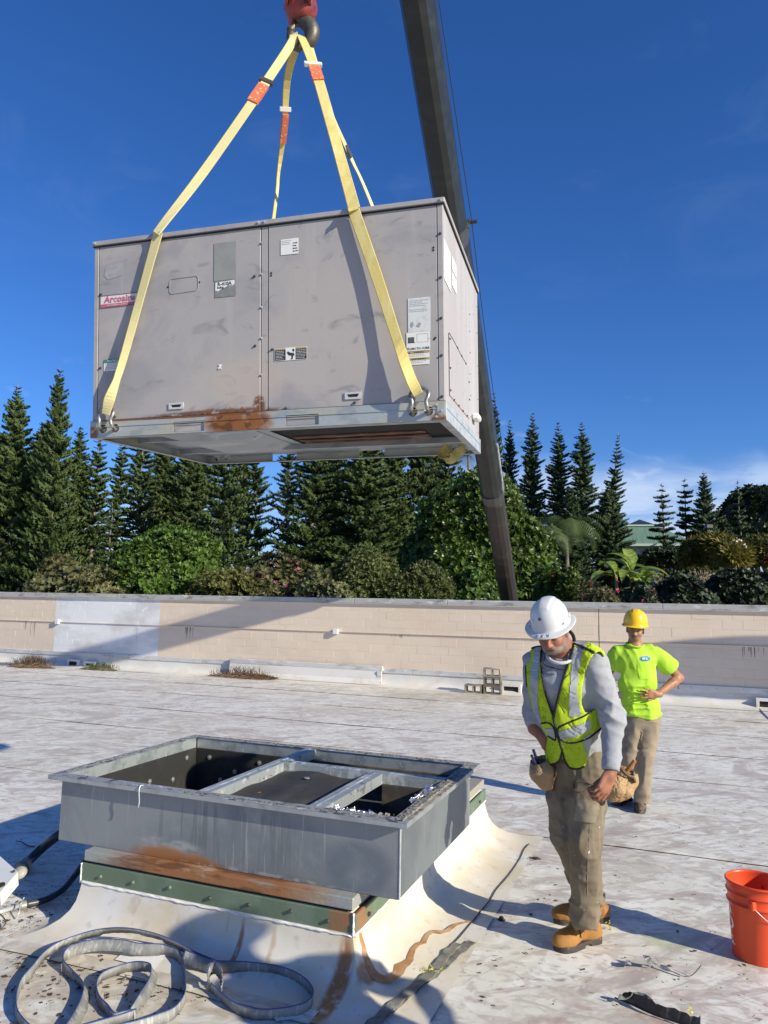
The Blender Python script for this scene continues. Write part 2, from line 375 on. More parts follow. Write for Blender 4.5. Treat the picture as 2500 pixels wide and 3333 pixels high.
# parapet wall
parapet = thing('parapet_wall', 'long beige painted block parapet wall behind the roof, white patch at its left', 'wall', tuple(WP(0, 0, 0)), WY)
Z0, CH, BL_ = .02, .2, .4
white_a, white_b = wall_s(178)[0], wall_s(517)[0]
body = MB(); body.box((-23, .0030, -.9), (13, .22, 1.62)); body.build('wall_core', beige, parapet)
bb = MB(); bb.bbox((.003, 0, .003), (.397, .02, .197), .003)
bme = bpy.data.meshes.new('block'); bme.from_pydata([tuple(v) for v in bb.v], [], bb.f); bme.materials.append(beige)
hb = MB(); hb.bbox((.005, 0, .005), (.195, .02, .195), .005)
rest = MB(); rest_w = MB(); cnt = 0
for c_ in range(8):
    off = 0.0 if c_ % 2 else .2
    for i in range(-58, 33):
        s0 = i*BL_ + off
        if s0 < -22.8 or s0 > 12.4: continue
        j = random.uniform(-.0015, .0015)
        if -8.41 < s0 < 6.6 and cnt < 300:
            o = link('block', bme, parapet); o.location = (s0, j, Z0+c_*CH); cnt += 1
        else:
            cuts = [s0+.003]+[q_ for q_ in (white_a, white_b) if s0+.01 < q_ < s0+.39]+[s0+.397]
            for a, b_ in zip(cuts[:-1], cuts[1:]):
                (rest_w if white_a < (a+b_)/2 < white_b else rest).bbox((a, j, Z0+c_*CH+.003), (b_, .02, Z0+c_*CH+.197), .002)
me = bpy.data.meshes.new('blocks_far'); nf = len(rest.f); nv = len(rest.v)
me.from_pydata([tuple(v) for v in rest.v+rest_w.v], [], rest.f+[tuple(i+nv for i in f) for f in rest_w.f])
me.materials.append(beige); me.materials.append(whitep); me.polygons.foreach_set('material_index', [0]*nf+[1]*len(rest_w.f))
tag(link('blocks_far', me, parapet), 'far courses of painted wall blocks, some primed white', kind='stuff')
# the primer wash also covers the joints of that stretch
wp = MB(); wp.box((white_a, .0012, .03), (white_b, .0028, 1.617)); wp.build('primer_patch', whitep, parapet)
cp = -22.9
while cp < 12.8:                       # coping lengths
    L_ = 2.43; q = MB(); dz = random.uniform(-.004, .004); q.bbox((cp+.004, -.05, 1.622+dz), (cp+L_-.004, .27, 1.75+dz), .008); q.build('coping_stone', cope_m, parapet); cp += L_
q = MB(); q.box((-22.9, -.056, 1.612), (12.8, -.002, 1.6225)); q.build('drip_edge', trim_m, parapet)
cp = -22.9
while cp < 12.5:                       # thin metal reglet at mid height
    q = MB(); q.box((cp+.002, -.032, .893), (cp+2.998, -.0005, .899)); q.build('reglet', beige, parapet); q = MB(); q.box((cp-.010, -.036, .889), (cp+.010, -.001, .903)); q.build('reglet_joint', trim_m, parapet); cp += 3.0
for px in (190, 1095):                 # small junction boxes on the reglet
    s, z = wall_s(px, 2032 if px < 500 else 2055)
    q = MB(); q.bbox((s-.065, -.09, .90-.065), (s+.065, -.002, .90+.06), .006); q.build('junction_box', whitep, parapet)
for px in (1950, 446):
    s, z = wall_s(px); q = MB(); q.box((s-.006, -.0025, .02), (s+.006, .001, 1.62)); q.build('control_joint', hole_m if px > 1000 else trim_m, parapet)
# streaks of dirt under the reglet
streak = pmat('dark runoff stain', (.20, .18, .155), .9)
def stains(px, w, h, n, seed, dark=streak):
    r = random.Random(seed); s, z = wall_s(px)
    q = MB()
    for i in range(n):
        x = s + r.uniform(-w/2, w/2); ww = r.uniform(.004, .014); hh = h*r.uniform(.3, 1)
        q.add([(x-ww, -.0022, .872), (x+ww, -.0022, .872), (x+ww*.4, -.0022, .872-hh*.7), (x, -.0022, .872-hh), (x-ww*.5, -.0022, .872-hh*.6)], [(0, 4, 3, 2, 1)])
    q.build('runoff_stain', dark, parapet)
soft = pmat('faint runoff stain', (.40, .325, .25), .9)
stains(618, .3, .42, 7, 3); stains(95, .5, .55, 8, 4, soft); stains(2488, .9, .28, 16, 5); stains(1290, .5, .12, 7, 6, soft)
# flashing at the foot of the wall: metal termination bar and the membrane turned up
cp = -22.9
while cp < 12.5:
    q = MB(); z0 = -.07+random.uniform(-.008, .008); q.bbox((cp+.004, -.035, z0), (cp+2.99, -.001, z0+.115), .004); q.build('termination_bar', trim_m, parapet)
    for k in range(6): b2 = MB(); b2.cyl((cp+.25+k*.5, -.042, z0+.07), (cp+.25+k*.5, -.030, z0+.07), .008, n=6); b2.build('screw', steel_dk, parapet)
    cp += 3.0
prof = [(-.012, -.06), (-.02, -.14), (-.03, -.22), (-.07, -.30), (-.16, -.352), (-.34, -.372), (-.60, -.378)]
vs = []; fs = []; N = 160
for i in range(N+1):
    s = -22.9+35.7*i/N; wv = .012*math.sin(i*1.7)+.01*math.sin(i*.61+1)
    for k, (d, z) in enumerate(prof):
        p = WP(s, d-wv*min(k, 3)/3); zz = z + (roofz(p.x, p.y)+.375 if k > 3 else (roofz(*WP(s).xy)+.375)*min(1, max(0, (k-1)/3)))
        if k >= 4: zz = roofz(p.x, p.y)+(.022, .008, .004)[k-4]
        vs.append((s, d-wv*min(k, 3)/3, zz))
for i in range(N):
    for k in range(len(prof)-1): a = i*len(prof)+k; fs.append((a, a+1, a+len(prof)+1, a+len(prof)))
mk('base_flashing', vs, fs, mem_clean, parapet, True)
# raised counter flashing left of the blocks
sa, _ = wall_s(757, 2140); sb, _ = wall_s(1250, 2160)
q = MB(); q.bbox((sa, -.12, -.02), (sb, -.036, .10), .006); q.build('raised_flashing', trim_m, parapet)
q = MB(); q.add([(sa, -.118, -.02), (sb, -.118, -.02), (sb, -.17, -.22), (sa, -.17, -.22), (sb, -.30, -.335), (sa, -.30, -.335)], [(0, 1, 2, 3), (3, 2, 4, 5)]); q.build('raised_flashing_apron', mem_clean, parapet)
q = MB(); q.bbox((sb-.12, -.16, -.30), (sb+.0, -.122, -.02), .006); q.build('flashing_end', trim_m, parapet)
def scupper(px, w=.34, h=.13, zc=-.27):
    s, _ = wall_s(px, 2200)
    q = MB()
    for a, b_ in (((s-w/2-.06, zc+h/2), (s+w/2+.06, zc+h/2+.06)), ((s-w/2-.06, zc-h/2-.03), (s+w/2+.06, zc-h/2)), ((s-w/2-.06, zc-h/2), (s-w/2, zc+h/2)), ((s+w/2, zc-h/2), (s+w/2+.06, zc+h/2))):
        q.box((a[0], -.155, a[1]), (b_[0], -.06, b_[1]))
    f = q.build('scupper_frame', mem_clean, parapet)
    q = MB(); q.box((s-w/2, -.12, zc-h/2), (s+w/2, -.10, zc+h/2)); q.build('scupper_opening', hole_m, parapet)
scupper(1667); scupper(246, .30, .11, -.27); scupper(300, .28, .11, -.30); scupper(2492, .3)

# ------------------------------------------------------------------ land beyond the wall
def terr(x, y):
    t = (Vector((x, y, 0))-W0).dot(WV)
    z = -3.3 + 4.6*min(1, max(0, (t-1.5)/17))
    g = max(0, y-33)
    z += g*(.028 + .035*max(0, min(1, (x+4)/16)))
    return z + .12*math.sin(x*.3)*math.sin(y*.21)
n1, n2 = 90, 90; vs = []; fs = []
for j in range(n2+1):
    for i in range(n1+1):
        a = -1+2*i/n1; b_ = j/n2; x = a*(40+560*b_**2); p = WP(0, .3) + WU*x + WV*(600*b_**2.2)
        vs.append((p.x, p.y, terr(p.x, p.y) if p.y < 120 else terr(p.x, 120)+(0)))
for j in range(n2):
    for i in range(n1): a = j*(n1+1)+i; fs.append((a, a+1, a+n1+2, a+n1+1))
lawn = pmat('lawn', (.085, .115, .03), .9, 0, [dict(col=(.15, .155, .055), s=.6, lo=.45, hi=.65, w=.5), dict(col=(.06, .065, .03), s=2.5, lo=.5, hi=.7), dict(col=(.16, .11, .07), s=.9, lo=.55, hi=.63, c=(6, 26, 0), r=(16, 7, 9))], (9, .6, .06), coords='World')
o = mk('ground', vs, fs, lawn, smooth=True); tag(o, kind='structure')
q = MB()
q.add([(-800, -800, -4.2), (800, -800, -4.2), (800, 800, -4.2), (-800, 800, -4.2)], [(0, 1, 2, 3)])
o = q.build('ground', lawn); tag(o, kind='structure')
pth = pmat('pale path', (.32, .24, .20), .9)
vs = []; fs = []; pts = [W(1980, 1990, 33), W(2200, 1990, 35), W(2420, 1985, 37), W(2620, 1985, 40)]
for i, p in enumerate(spline([Vector((p.x, p.y, 0)) for p in pts], 8)):
    for w in (-.45, .45): vs.append((p.x, p.y+w, terr(p.x, p.y+w)+.09))
for i in range(len(vs)//2-1): fs.append((2*i, 2*i+2, 2*i+3, 2*i+1))
o = mk('path', vs, fs, pth); tag(o, kind='structure')
# ================================================================== vegetation
def leafmat(name, col, trans=.25, rough=.55, spec=.35):
    return pmat(name, col, rough, 0, attr='Col', trans=trans, spec=spec)
pine_m = leafmat('pine foliage', (.056, .086, .026), .12, .6, .3)
pine_dk = leafmat('pine foliage bluish', (.044, .072, .030), .10, .6, .3)
bark = pmat('pale pine bark', (.23, .185, .145), .85, 0, [dict(col=(.12, .10, .08), s=(6, 6, 2), lo=.45, hi=.65)], (12, .6, .03))
bark_dk = pmat('dark bark', (.07, .055, .042), .9, 0, (), (12, .6, .03))
def rot_z(V, a):
    c, s = math.cos(a), math.sin(a); o = V.copy(); o[:, 0] = V[:, 0]*c-V[:, 1]*s; o[:, 1] = V[:, 0]*s+V[:, 1]*c; return o
def plume(stations, spikes, rad, g):
    """foxtail of needles along +x, unit length; triangles as (n,3,3)"""
    tr = []
    for i in range(stations):
        x = (i+.5)/stations; taper = (1-.45*x)*(.5+.5*min(1, x*6+.3))
        for k in range(spikes):
            q = 2*math.pi*(k+g.random())/spikes; r = rad*taper*(.75+.5*g.random())
            dy, dz = math.cos(q), math.sin(q); lift = .35*r
            base = np.array([x-.02, 0, 0]); tip = np.array([x+.07+.05*g.random(), dy*r, dz*r*.85+lift*.4])
            wd = np.array([.10*(g.random()-.5)*.3, -dz, dy])*(.20+.14*g.random())
            tr.append([base-wd, base+wd, tip])
    tip0 = np.array([1.06, 0, .05]); tr.append([[.93, -.03, 0], [.93, .03, 0], tip0]); tr.append([[.93, 0, -.03], [.93, 0, .03], tip0])
    return np.array(tr)
def pine_mesh(name, H, wmax, g, droop=.0, up=.35, gap=.45, density=1.0, lean=0.0, bare=0.0, side=4, thick=.24):
    tr_all = []; col_all = []
    pl = [plume(9, 5, 1.0, g) for _ in range(3)]; ps = [plume(4, 4, 1.0, g) for _ in range(3)]
    z = H*.06 if not bare else H*bare
    while z < H*.985:
        f = z/H; env = wmax*(1-f)**.72*(.55+.45*min(1, f*5)) if f < .97 else wmax*.10
        nb = 6 if f < .9 else 5; a0 = g.random()*6.28; env *= .82+.36*g.random()
        for b_ in range(nb):
            if g.random() > density: continue
            a = a0 + 6.283*b_/nb + g.normal()*.2; Lb = env*(.62+.55*g.random())
            if Lb < .12: Lb = .12
            rad = min(thick*(.8+.4*g.random()), Lb*.42)
            T = pl[g.integers(3)].copy().reshape(-1, 3); T[:, 0] *= Lb; T[:, 1] *= rad; T[:, 2] *= rad
            parts = [T]
            if Lb > .7:
                for sd in range(side):
                    for sg in (-1, 1):
                        x0 = Lb*(.22+.66*(sd+g.random()*.5)/side); Ls = Lb*.34*(1-.45*x0/Lb)*(.7+.6*g.random())
                        S = ps[g.integers(3)].copy().reshape(-1, 3); S[:, 0] *= Ls; S[:, 1] *= rad*.72; S[:, 2] *= rad*.72
                        S = rot_z(S, sg*(.75+.25*g.random())); S[:, 0] += x0; S[:, 2] += .22*np.hypot(S[:, 0]-x0, S[:, 1]); parts.append(S)
            V = np.concatenate(parts); x = V[:, 0]/Lb
            V[:, 2] += Lb*(-droop*x + up*x*x + g.normal()*.02)
            V = rot_z(V, a); V[:, 2] += z + g.normal()*.05; V[:, 0] += lean*z
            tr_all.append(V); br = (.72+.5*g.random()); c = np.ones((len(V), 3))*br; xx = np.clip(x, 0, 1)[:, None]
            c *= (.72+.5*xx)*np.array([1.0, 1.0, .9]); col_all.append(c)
        z += gap*.80*(1-.45*f)*(.8+.4*g.random())
    # crown tip
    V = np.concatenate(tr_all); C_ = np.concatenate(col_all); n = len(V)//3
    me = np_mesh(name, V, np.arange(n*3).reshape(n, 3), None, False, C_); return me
def trunk_mesh(name, H, r, g, lean=0.0, n=14):
    m = MB(); pts = [(lean*H*i/n+.03*g.normal(), .03*g.normal(), H*i/n) for i in range(n+1)]
    m.tube(pts, [r*(1-.93*i/n) for i in range(n+1)], 7)
    me = bpy.data.meshes.new(name); me.from_pydata([tuple(v) for v in m.v], [], m.f)
    me.polygons.foreach_set('use_smooth', [True]*len(me.polygons)); return me
g = np.random.default_rng(5)
PV = {   # name: crown mesh, trunk mesh, height it was built for, material
 'dense':  (pine_mesh('crown', 14, 2.5, g, .02, .30, .44, 1.0, thick=.28), trunk_mesh('trunk', 14, .17, g), 14),
 'dense2': (pine_mesh('crown', 14, 2.3, g, .05, .42, .46, .96, thick=.27), trunk_mesh('trunk', 14, .16, g), 14),
 'open':   (pine_mesh('crown', 14, 2.5, g, .05, .30, .70, .78, side=3), trunk_mesh('trunk', 14, .17, g), 14),
 'broad':  (pine_mesh('crown', 12, 3.0, g, .10, .30, .60, .96, side=5, thick=.26), trunk_mesh('trunk', 12, .18, g), 12),
 'tiered': (pine_mesh('crown', 9, 1.9, g, .02, .16, .85, .95, bare=.14, side=4), trunk_mesh('trunk', 9, .13, g), 9),
 'column': (pine_mesh('crown', 16, 2.0, g, -.02, .36, .58, .92, side=3, thick=.27), trunk_mesh('trunk', 16, .17, g), 16),
 'leaning':(pine_mesh('crown', 16, 1.6, g, .0, .40, .72, .85, lean=.09, bare=.22, side=3), trunk_mesh('trunk', 16, .17, g, .09), 16),
}
D = PW/1659.0                          # the picture was measured on a 1659-pixel-wide print
PGRP = 'pines standing in rows beyond the parapet'
pine_idx = 0
def pine(kind, px, py, d, hw, label, dark=False, rz=None):
    global pine_idx
    crown, trunk, H = PV[kind]; top = W(px*D, py*D, d); zb = terr(top.x, top.y); h = top.z-zb
    root = thing('pine_tree', label, 'pine', (top.x, top.y, zb), rz if rz is not None else rng.random()*6.28, PGRP); tl_ = (rng.normal()*.018, rng.normal()*.022); root.rotation_euler[0] = tl_[0]; root.rotation_euler[1] = tl_[1]
    w = hw/1592.0*D*0.6636*d       # half-width wanted
    vw = {'dense': 1.9, 'dense2': 1.8, 'open': 2.3, 'broad': 2.8, 'tiered': 1.75, 'column': 1.6, 'leaning': 1.6}[kind]
    sxy = w/vw*1.18; sz = h/H
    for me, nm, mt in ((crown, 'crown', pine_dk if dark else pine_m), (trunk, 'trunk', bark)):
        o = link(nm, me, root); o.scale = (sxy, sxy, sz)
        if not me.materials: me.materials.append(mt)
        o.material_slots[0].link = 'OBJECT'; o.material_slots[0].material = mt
    if kind == 'leaning': root.location.x -= .09*h*0.9
    return root
PL = [
 ('dense', -8, 905, 40, 42, 'pine cut off by the left edge of the photo'),
 ('dense', 50, 826, 39, 62, 'tall dense pine, second from the left edge, lower than its right neighbour'),
 ('dense2', 141, 791, 38, 62, 'tallest pine at the left, just left of the hanging unit'),
 ('open', 216, 925, 40, 62, 'open branched pine under the lower left corner of the hanging unit'),
 ('open', 318, 880, 42, 66, 'sparse pine with a bare pale trunk right of the open branched one'),
 ('tiered', 240, 1085, 33, 52, 'small young pine in front of the tall ones, left of the round green bush'),
 ('dense', 405, 895, 44, 60, 'dark pine behind the round green bush'),
 ('broad', 497, 905, 37, 88, 'broad pine with a pale trunk, right of the round bright green bush'),
 ('open', 570, 875, 46, 60, 'thin pine with reddish bark between two broad pines under the unit'),
 ('open', 628, 890, 52, 50, 'far bluish pine seen in the gap under the middle of the unit', 1),
 ('broad', 676, 915, 40, 92, 'broad pine with tiered fans of branches under the middle of the unit'),
 ('open', 735, 880, 47, 60, 'thin pale trunked pine behind the broad tiered one'),
 ('dense', 795, 885, 40, 80, 'dense deep green pine left of the big round tree'),
 ('dense2', 850, 895, 46, 62, 'pine behind the upper left of the big round tree'),
 ('broad', 905, 890, 48, 78, 'broad pine mostly hidden by the big round tree'),
 ('open', 968, 880, 50, 52, 'bluish pine whose fans show under the right corner of the unit', 1),
 ('column', 1071, 848, 46, 30, 'narrow pine half hidden behind the crane boom', 1),
 ('column', 1097, 903, 47, 34, 'narrow pine just right of the crane boom', 1),
 ('column', 1146, 888, 46, 42, 'pine standing right behind the big round tree, taller than its left neighbour', 1),
 ('column', 1210, 911, 45, 44, 'column pine, left one of a close pair right of the big round tree', 1),
 ('column', 1254, 910, 44, 50, 'column pine, right one of a close pair right of the big round tree', 1),
 ('leaning', 1329, 930, 46, 42, 'leaning pine with a long bare trunk above the banana plants', 1, 0.0),
 ('dense', 1318, 1040, 42, 50, 'short dense pine at the foot of the leaning pine', 1),
 ('tiered', 1433, 1041, 46, 48, 'tiered pine in front of the green roofed house', 1),
 ('tiered', 1478, 1030, 48, 48, 'tiered pine with a thin top just right of the green roofed house', 1),
 ('dense2', 1523, 1016, 47, 44, 'bushy pine, tallest of the small group at the right', 1),
 ('tiered', 1598, 1036, 50, 34, 'slender pine standing against the dark tree at the right edge', 1),
 ('dense', 1566, 1118, 52, 28, 'lowest little pine, left of the dark tree at the right edge', 1),
]
PL += [('dense', 96, 905, 46, 58, 'dark pine between the two tall pines at the far left, behind them'), ('dense2', 182, 915, 45, 56, 'dark pine right of the tallest one, half hidden by the open branched pine'), ('dense', 22, 960, 50, 60, 'shaded pine low between the first two pines at the left edge'), ('open', 265, 935, 47, 56, 'far pine behind the two open branched ones, between their trunks'), ('dense2', 360, 890, 49, 60, 'dark pine right of the bare trunked one, behind it'), ('open', 450, 900, 50, 62, 'far loose pine left of the broad pale trunked one'),
 ('open', 535, 890, 50, 58, 'far loose pine right of the broad pale trunked one', 1), ('dense2', 715, 905, 52, 56, 'far pine between the broad tiered one and the deep green one', 1), ('dense2', 940, 900, 53, 52, 'far pine above the left shoulder of the big round tree', 1), ('dense2', 1236, 1045, 41, 46, 'short pine at the foot of the close pair of column pines', 1)]
for p in PL:
    pine(p[0], p[1], p[2], p[3], p[4], p[5], bool(p[6]) if len(p) > 6 else False, p[7] if len(p) > 7 else None)

# ---- leafy crowns
def tuft(nl, L, wd, up, g):
    """rosette of diamond leaves round +z: (nl,4,3)"""
    out = []
    for i in range(nl):
        a = 6.283*(i+.5*g.random())/nl; e = up*(.6+.8*g.random()); d = np.array([math.cos(a)*math.cos(e), math.sin(a)*math.cos(e), math.sin(e)]); s = np.array([-math.sin(a), math.cos(a), 0.0])
        l = L*(.7+.5*g.random()); out.append([d*.02, d*l*.55-s*wd+[0, 0, .02*l], d*l, d*l*.55+s*wd+[0, 0, .02*l]])
    return np.array(out)
def align(V, n, g):
    """turn +z to direction n"""
    n = n/np.linalg.norm(n); a = np.cross(n, g.normal(size=3)); a /= np.linalg.norm(a); b_ = np.cross(n, a); M = np.stack([a, b_, n], 1); return V@M.T
def leafy(name, center, radii, n, g, L=.14, wd=.035, nl=7, up=.5, lumps=9, lump=.22, fill=.25, mat=None, bottom=-.75, base_col=1.0, var=.35, warm=0.0, upbias=.3):
    lc = g.normal(size=(lumps, 3)); lc /= np.linalg.norm(lc, axis=1)[:, None]
    T = np.stack([tuft(nl, L, wd, up, g).reshape(-1, 3) for _ in range(4)]); radii = np.array(radii)
    d = g.normal(size=(int(n*2.2), 3)); d /= np.linalg.norm(d, axis=1)[:, None]; d = d[d[:, 2] > bottom][:n]; n = len(d)
    lm = np.maximum(0, (d@lc.T).max(1)-.72)/.28; lc2 = g.normal(size=(70, 3)); lc2 /= np.linalg.norm(lc2, axis=1)[:, None]; l2 = np.maximum(0, (d@lc2.T).max(1)-.93)/.07; r = (1-lump*1.25)+lump*lm*1.45+.09*l2-.05+np.abs(g.normal(size=n))*.035+np.where(g.random(n) < .03, .12*g.random(n), 0); ins = g.random(n) < fill; r = np.where(ins, r*(.62+.36*g.random(n)), r)
    p = d*r[:, None]*radii; nn = d/radii; nn /= np.linalg.norm(nn, axis=1)[:, None]; nn = nn+np.array([0, 0, upbias])+g.normal(size=(n, 3))*.28; nn /= np.linalg.norm(nn, axis=1)[:, None]
    a = np.cross(nn, g.normal(size=(n, 3))); a /= np.linalg.norm(a, axis=1)[:, None]; b_ = np.cross(nn, a); M = np.stack([a, b_, nn], 1)
    t = T[g.integers(4, size=n)]*(.75+.5*g.random(n))[:, None, None]; V = (t@M+(p+np.array(center))[:, None, :]).reshape(-1, 3); kk = t.shape[1]
    w = warm*g.random(n); c = (1-var+2*var*g.random(n))*base_col; C_ = np.stack([c*(1+w), c*(1+.35*w), c*(1-.2*w)], 1).repeat(kk, 0); m = len(V)//4
    return np_mesh(name, V, np.arange(m*4).reshape(m, 4), mat, False, C_)
def stems(base, tips, r0, g, mat, parent, name='branch', sub=4):
    m = MB()
    for tp in tips:
        a = Vector(base); b_ = Vector(tp); pts = []
        for i in range(sub+1):
            t = i/sub; pts.append(a.lerp(b_, t)+Vector(g.normal(size=3)*.05*(b_-a).length*(t*(1-t)*4)))
        m.tube(pts, [r0*(1-.75*i/sub) for i in range(sub+1)], 5)
    return m.build(name, mat, parent, True)
round_m = leafmat('glossy round leaves', (.068, .122, .020), .22, .38, .5)
bush_m = leafmat('bright bush leaves', (.072, .135, .024), .25, .45)
olive_m = leafmat('olive clipped leaves', (.105, .125, .038), .22)
shrub_m = leafmat('loose shrub leaves', (.110, .125, .055), .25)
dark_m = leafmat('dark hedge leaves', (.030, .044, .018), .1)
plum_m = leafmat('long yellow green leaves', (.105, .115, .028), .25)
pink_m = leafmat('pink petals', (.50, .10, .24), .3); red_m = leafmat('red petals', (.42, .03, .02), .3); white_m = leafmat('white petals', (.75, .74, .66), .2)
def at(px, py, d): return W(px*D, py*D, d)
def crown(label, name, cat, px0, px1, py_top, d, depth_r, mat, n, zlow=None, trunk=.12, group=None, parts=(), **k):
    a = at((px0+px1)/2, py_top, d); wx = (px1-px0)/2/1592.0*d*1.0; zb = terr(a.x, a.y); top = a.z
    low = zb if zlow is None else zlow
    root = thing(name, label, cat, (a.x, a.y, zb), 0, group)
    cz = (top+low)/2-zb; rz = (top-low)/2
    me = leafy('crown', (0, 0, cz), (wx, depth_r, rz), n, g, mat=mat, **k); link('crown', me, root)
    tips = [(g.normal()*wx*.5, g.normal()*depth_r*.4, cz+rz*.5*g.random()) for _ in range(8)]
    stems((0, 0, -.1), tips, trunk, g, bark_dk, root, 'trunk')
    return root, (wx, depth_r, rz, cz)
def blooms(root, dims, n, mat, size, name='blossom', low=-.2):
    wx, dy, rz, cz = dims; V = []
    for _ in range(n):
        d = g.normal(size=3); d /= np.linalg.norm(d)
        if d[2] < low: d[2] *= -1
        if d[1] > 0: d[1] *= -1
        p = d*np.array([wx, dy, rz])*1.0+np.array([0, 0, cz]); t = tuft(5, size, size*.32, .4, g).reshape(-1, 3); V.append(align(t, d, g)+p)
    V = np.concatenate(V); m = len(V)//4; link(name, np_mesh(name, V, np.arange(m*4).reshape(m, 4), mat, False, np.ones((len(V), 3))*.9), root)
crown('big round tree with glossy dark green leaves behind the lower crane boom', 'round_tree', 'tree', 893, 1186, 1022, 30, 2.6, round_m, 9500, L=.19, wd=.045, nl=8, up=.7, lumps=30, lump=.30, trunk=.22, var=.5, warm=.2)
crown('round bright green bush behind the wall, at the left', 'round_bush', 'bush', 246, 500, 1150, 25, 1.9, bush_m, 5200, zlow=-.2, L=.16, wd=.040, nl=8, up=.8, lumps=16, lump=.16, warm=.2, var=.45)
r_, d_ = crown('loose greyish shrub with long stems, left of the round green bush', 'flowering_shrub', 'shrub', 62, 262, 1186, 24.5, 1.3, shrub_m, 1500, zlow=.2, L=.17, wd=.05, nl=6, up=.5, lumps=9, lump=.35, fill=.5, warm=.35); blooms(r_, d_, 16, pink_m, .05)
r_, d_ = crown('straggly shrub with pink flowers between the round bush and the clipped ones', 'bougainvillea', 'shrub', 480, 715, 1205, 24, 1.2, shrub_m, 1700, zlow=.3, L=.14, wd=.04, nl=6, up=.5, lumps=11, lump=.42, fill=.55, warm=.5, base_col=.85); blooms(r_, d_, 46, pink_m, .075)
crown('olive clipped shrub, higher of the two under the right half of the unit', 'clipped_shrub', 'shrub', 712, 870, 1193, 24, 1.2, olive_m, 3800, zlow=.4, L=.12, wd=.022, nl=8, up=.8, lumps=14, lump=.2, var=.45)
crown('olive clipped shrub, lower one at the foot of the big round tree', 'clipped_shrub', 'shrub', 805, 990, 1222, 23.5, 1.1, olive_m, 3400, zlow=.6, L=.12, wd=.022, nl=8, up=.8, lumps=14, lump=.24, base_col=.9, var=.45)
r_, d_ = crown('low mixed shrub with small red flowers right of the boom foot', 'mixed_shrub', 'shrub', 1150, 1255, 1225, 25, 1.2, bush_m, 1500, zlow=.4, L=.17, wd=.035, nl=7, up=.6, lumps=8, lump=.35, fill=.4, base_col=.8, warm=.4); blooms(r_, d_, 9, red_m, .07)
r_, d_ = crown('dry tangled bougainvillea with a few crimson flowers in front of the banana plants', 'bougainvillea', 'shrub', 1235, 1365, 1248, 23, 1.0, shrub_m, 900, zlow=.7, L=.12, wd=.03, nl=6, up=.5, lumps=8, lump=.45, fill=.6, base_col=.6, warm=.6); blooms(r_, d_, 10, pmat('crimson petals', (.45, .02, .12), .5), .09)
r_, d_ = crown('dark low bougainvillea with crimson blooms right of the banana plants', 'bougainvillea', 'shrub', 1340, 1420, 1262, 22.5, .9, dark_m, 900, zlow=.7, L=.12, wd=.035, nl=6, up=.5, lumps=8, lump=.4, fill=.5); blooms(r_, d_, 9, _mats['crimson petals'], .08)
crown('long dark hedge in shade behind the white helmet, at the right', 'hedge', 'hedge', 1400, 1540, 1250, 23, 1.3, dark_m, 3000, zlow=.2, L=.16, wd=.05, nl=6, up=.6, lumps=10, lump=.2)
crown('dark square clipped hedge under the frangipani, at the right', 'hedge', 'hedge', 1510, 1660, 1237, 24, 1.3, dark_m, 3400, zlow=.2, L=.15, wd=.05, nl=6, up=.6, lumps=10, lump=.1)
r_, d_ = crown('frangipani tree with long yellow green leaves and white flowers, at the right', 'frangipani_tree', 'tree', 1488, 1610, 1160, 34, 1.7, plum_m, 1900, zlow=at(1550, 1232, 34).z, L=.36, wd=.05, nl=9, up=.6, lumps=11, lump=.3, fill=.35, warm=.9, trunk=.07); blooms(r_, d_, 26, white_m, .12, low=.1)
r_, d_ = crown('second frangipani tree, cut by the right edge of the photo', 'frangipani_tree', 'tree', 1590, 1690, 1168, 36, 1.6, plum_m, 1500, zlow=at(1600, 1225, 36).z, L=.34, wd=.05, nl=9, up=.6, lumps=9, lump=.3, fill=.35, warm=.5, base_col=.8, trunk=.07); blooms(r_, d_, 16, white_m, .12, low=.1)
crown('big dark tree in shade at the right edge of the photo', 'dark_tree', 'tree', 1566, 1760, 1052, 62, 4.0, dark_m, 5200, zlow=at(1600, 1215, 62).z, L=.42, wd=.13, nl=6, up=.5, lumps=14, lump=.25, trunk=.25)
r_, d_ = crown('red flowering bougainvillea at the right edge behind the wall', 'bougainvillea', 'shrub', 1622, 1700, 1200, 26, 1.0, dark_m, 1200, zlow=.6, L=.14, wd=.04, nl=6, up=.5, lumps=8, lump=.35, fill=.4, base_col=1.1, warm=.5); blooms(r_, d_, 70, red_m, .08, low=-.9)
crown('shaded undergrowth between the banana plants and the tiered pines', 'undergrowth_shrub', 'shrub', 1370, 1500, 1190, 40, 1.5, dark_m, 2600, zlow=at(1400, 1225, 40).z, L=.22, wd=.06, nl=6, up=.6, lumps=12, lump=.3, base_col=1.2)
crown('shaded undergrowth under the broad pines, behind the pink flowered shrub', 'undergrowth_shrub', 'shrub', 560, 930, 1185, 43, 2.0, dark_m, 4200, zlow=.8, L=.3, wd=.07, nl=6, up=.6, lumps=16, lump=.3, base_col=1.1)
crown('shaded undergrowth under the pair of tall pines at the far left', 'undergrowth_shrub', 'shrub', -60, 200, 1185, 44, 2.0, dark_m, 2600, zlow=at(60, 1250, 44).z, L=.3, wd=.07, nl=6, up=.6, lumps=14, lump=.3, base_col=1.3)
r_, d_ = crown('low leggy shrub with grey stems at the left foot of the round green bush', 'leggy_shrub', 'shrub', 170, 290, 1222, 23.5, 1.0, shrub_m, 900, zlow=.5, L=.16, wd=.035, nl=6, up=.5, lumps=9, lump=.5, fill=.6, warm=.4, var=.5)
crown('spreading yellow green shrub at the right foot of the round green bush', 'spreading_shrub', 'shrub', 415, 560, 1228, 23.2, 1.0, olive_m, 1500, zlow=.5, L=.15, wd=.03, nl=7, up=.6, lumps=9, lump=.45, fill=.5, warm=.5, var=.5)
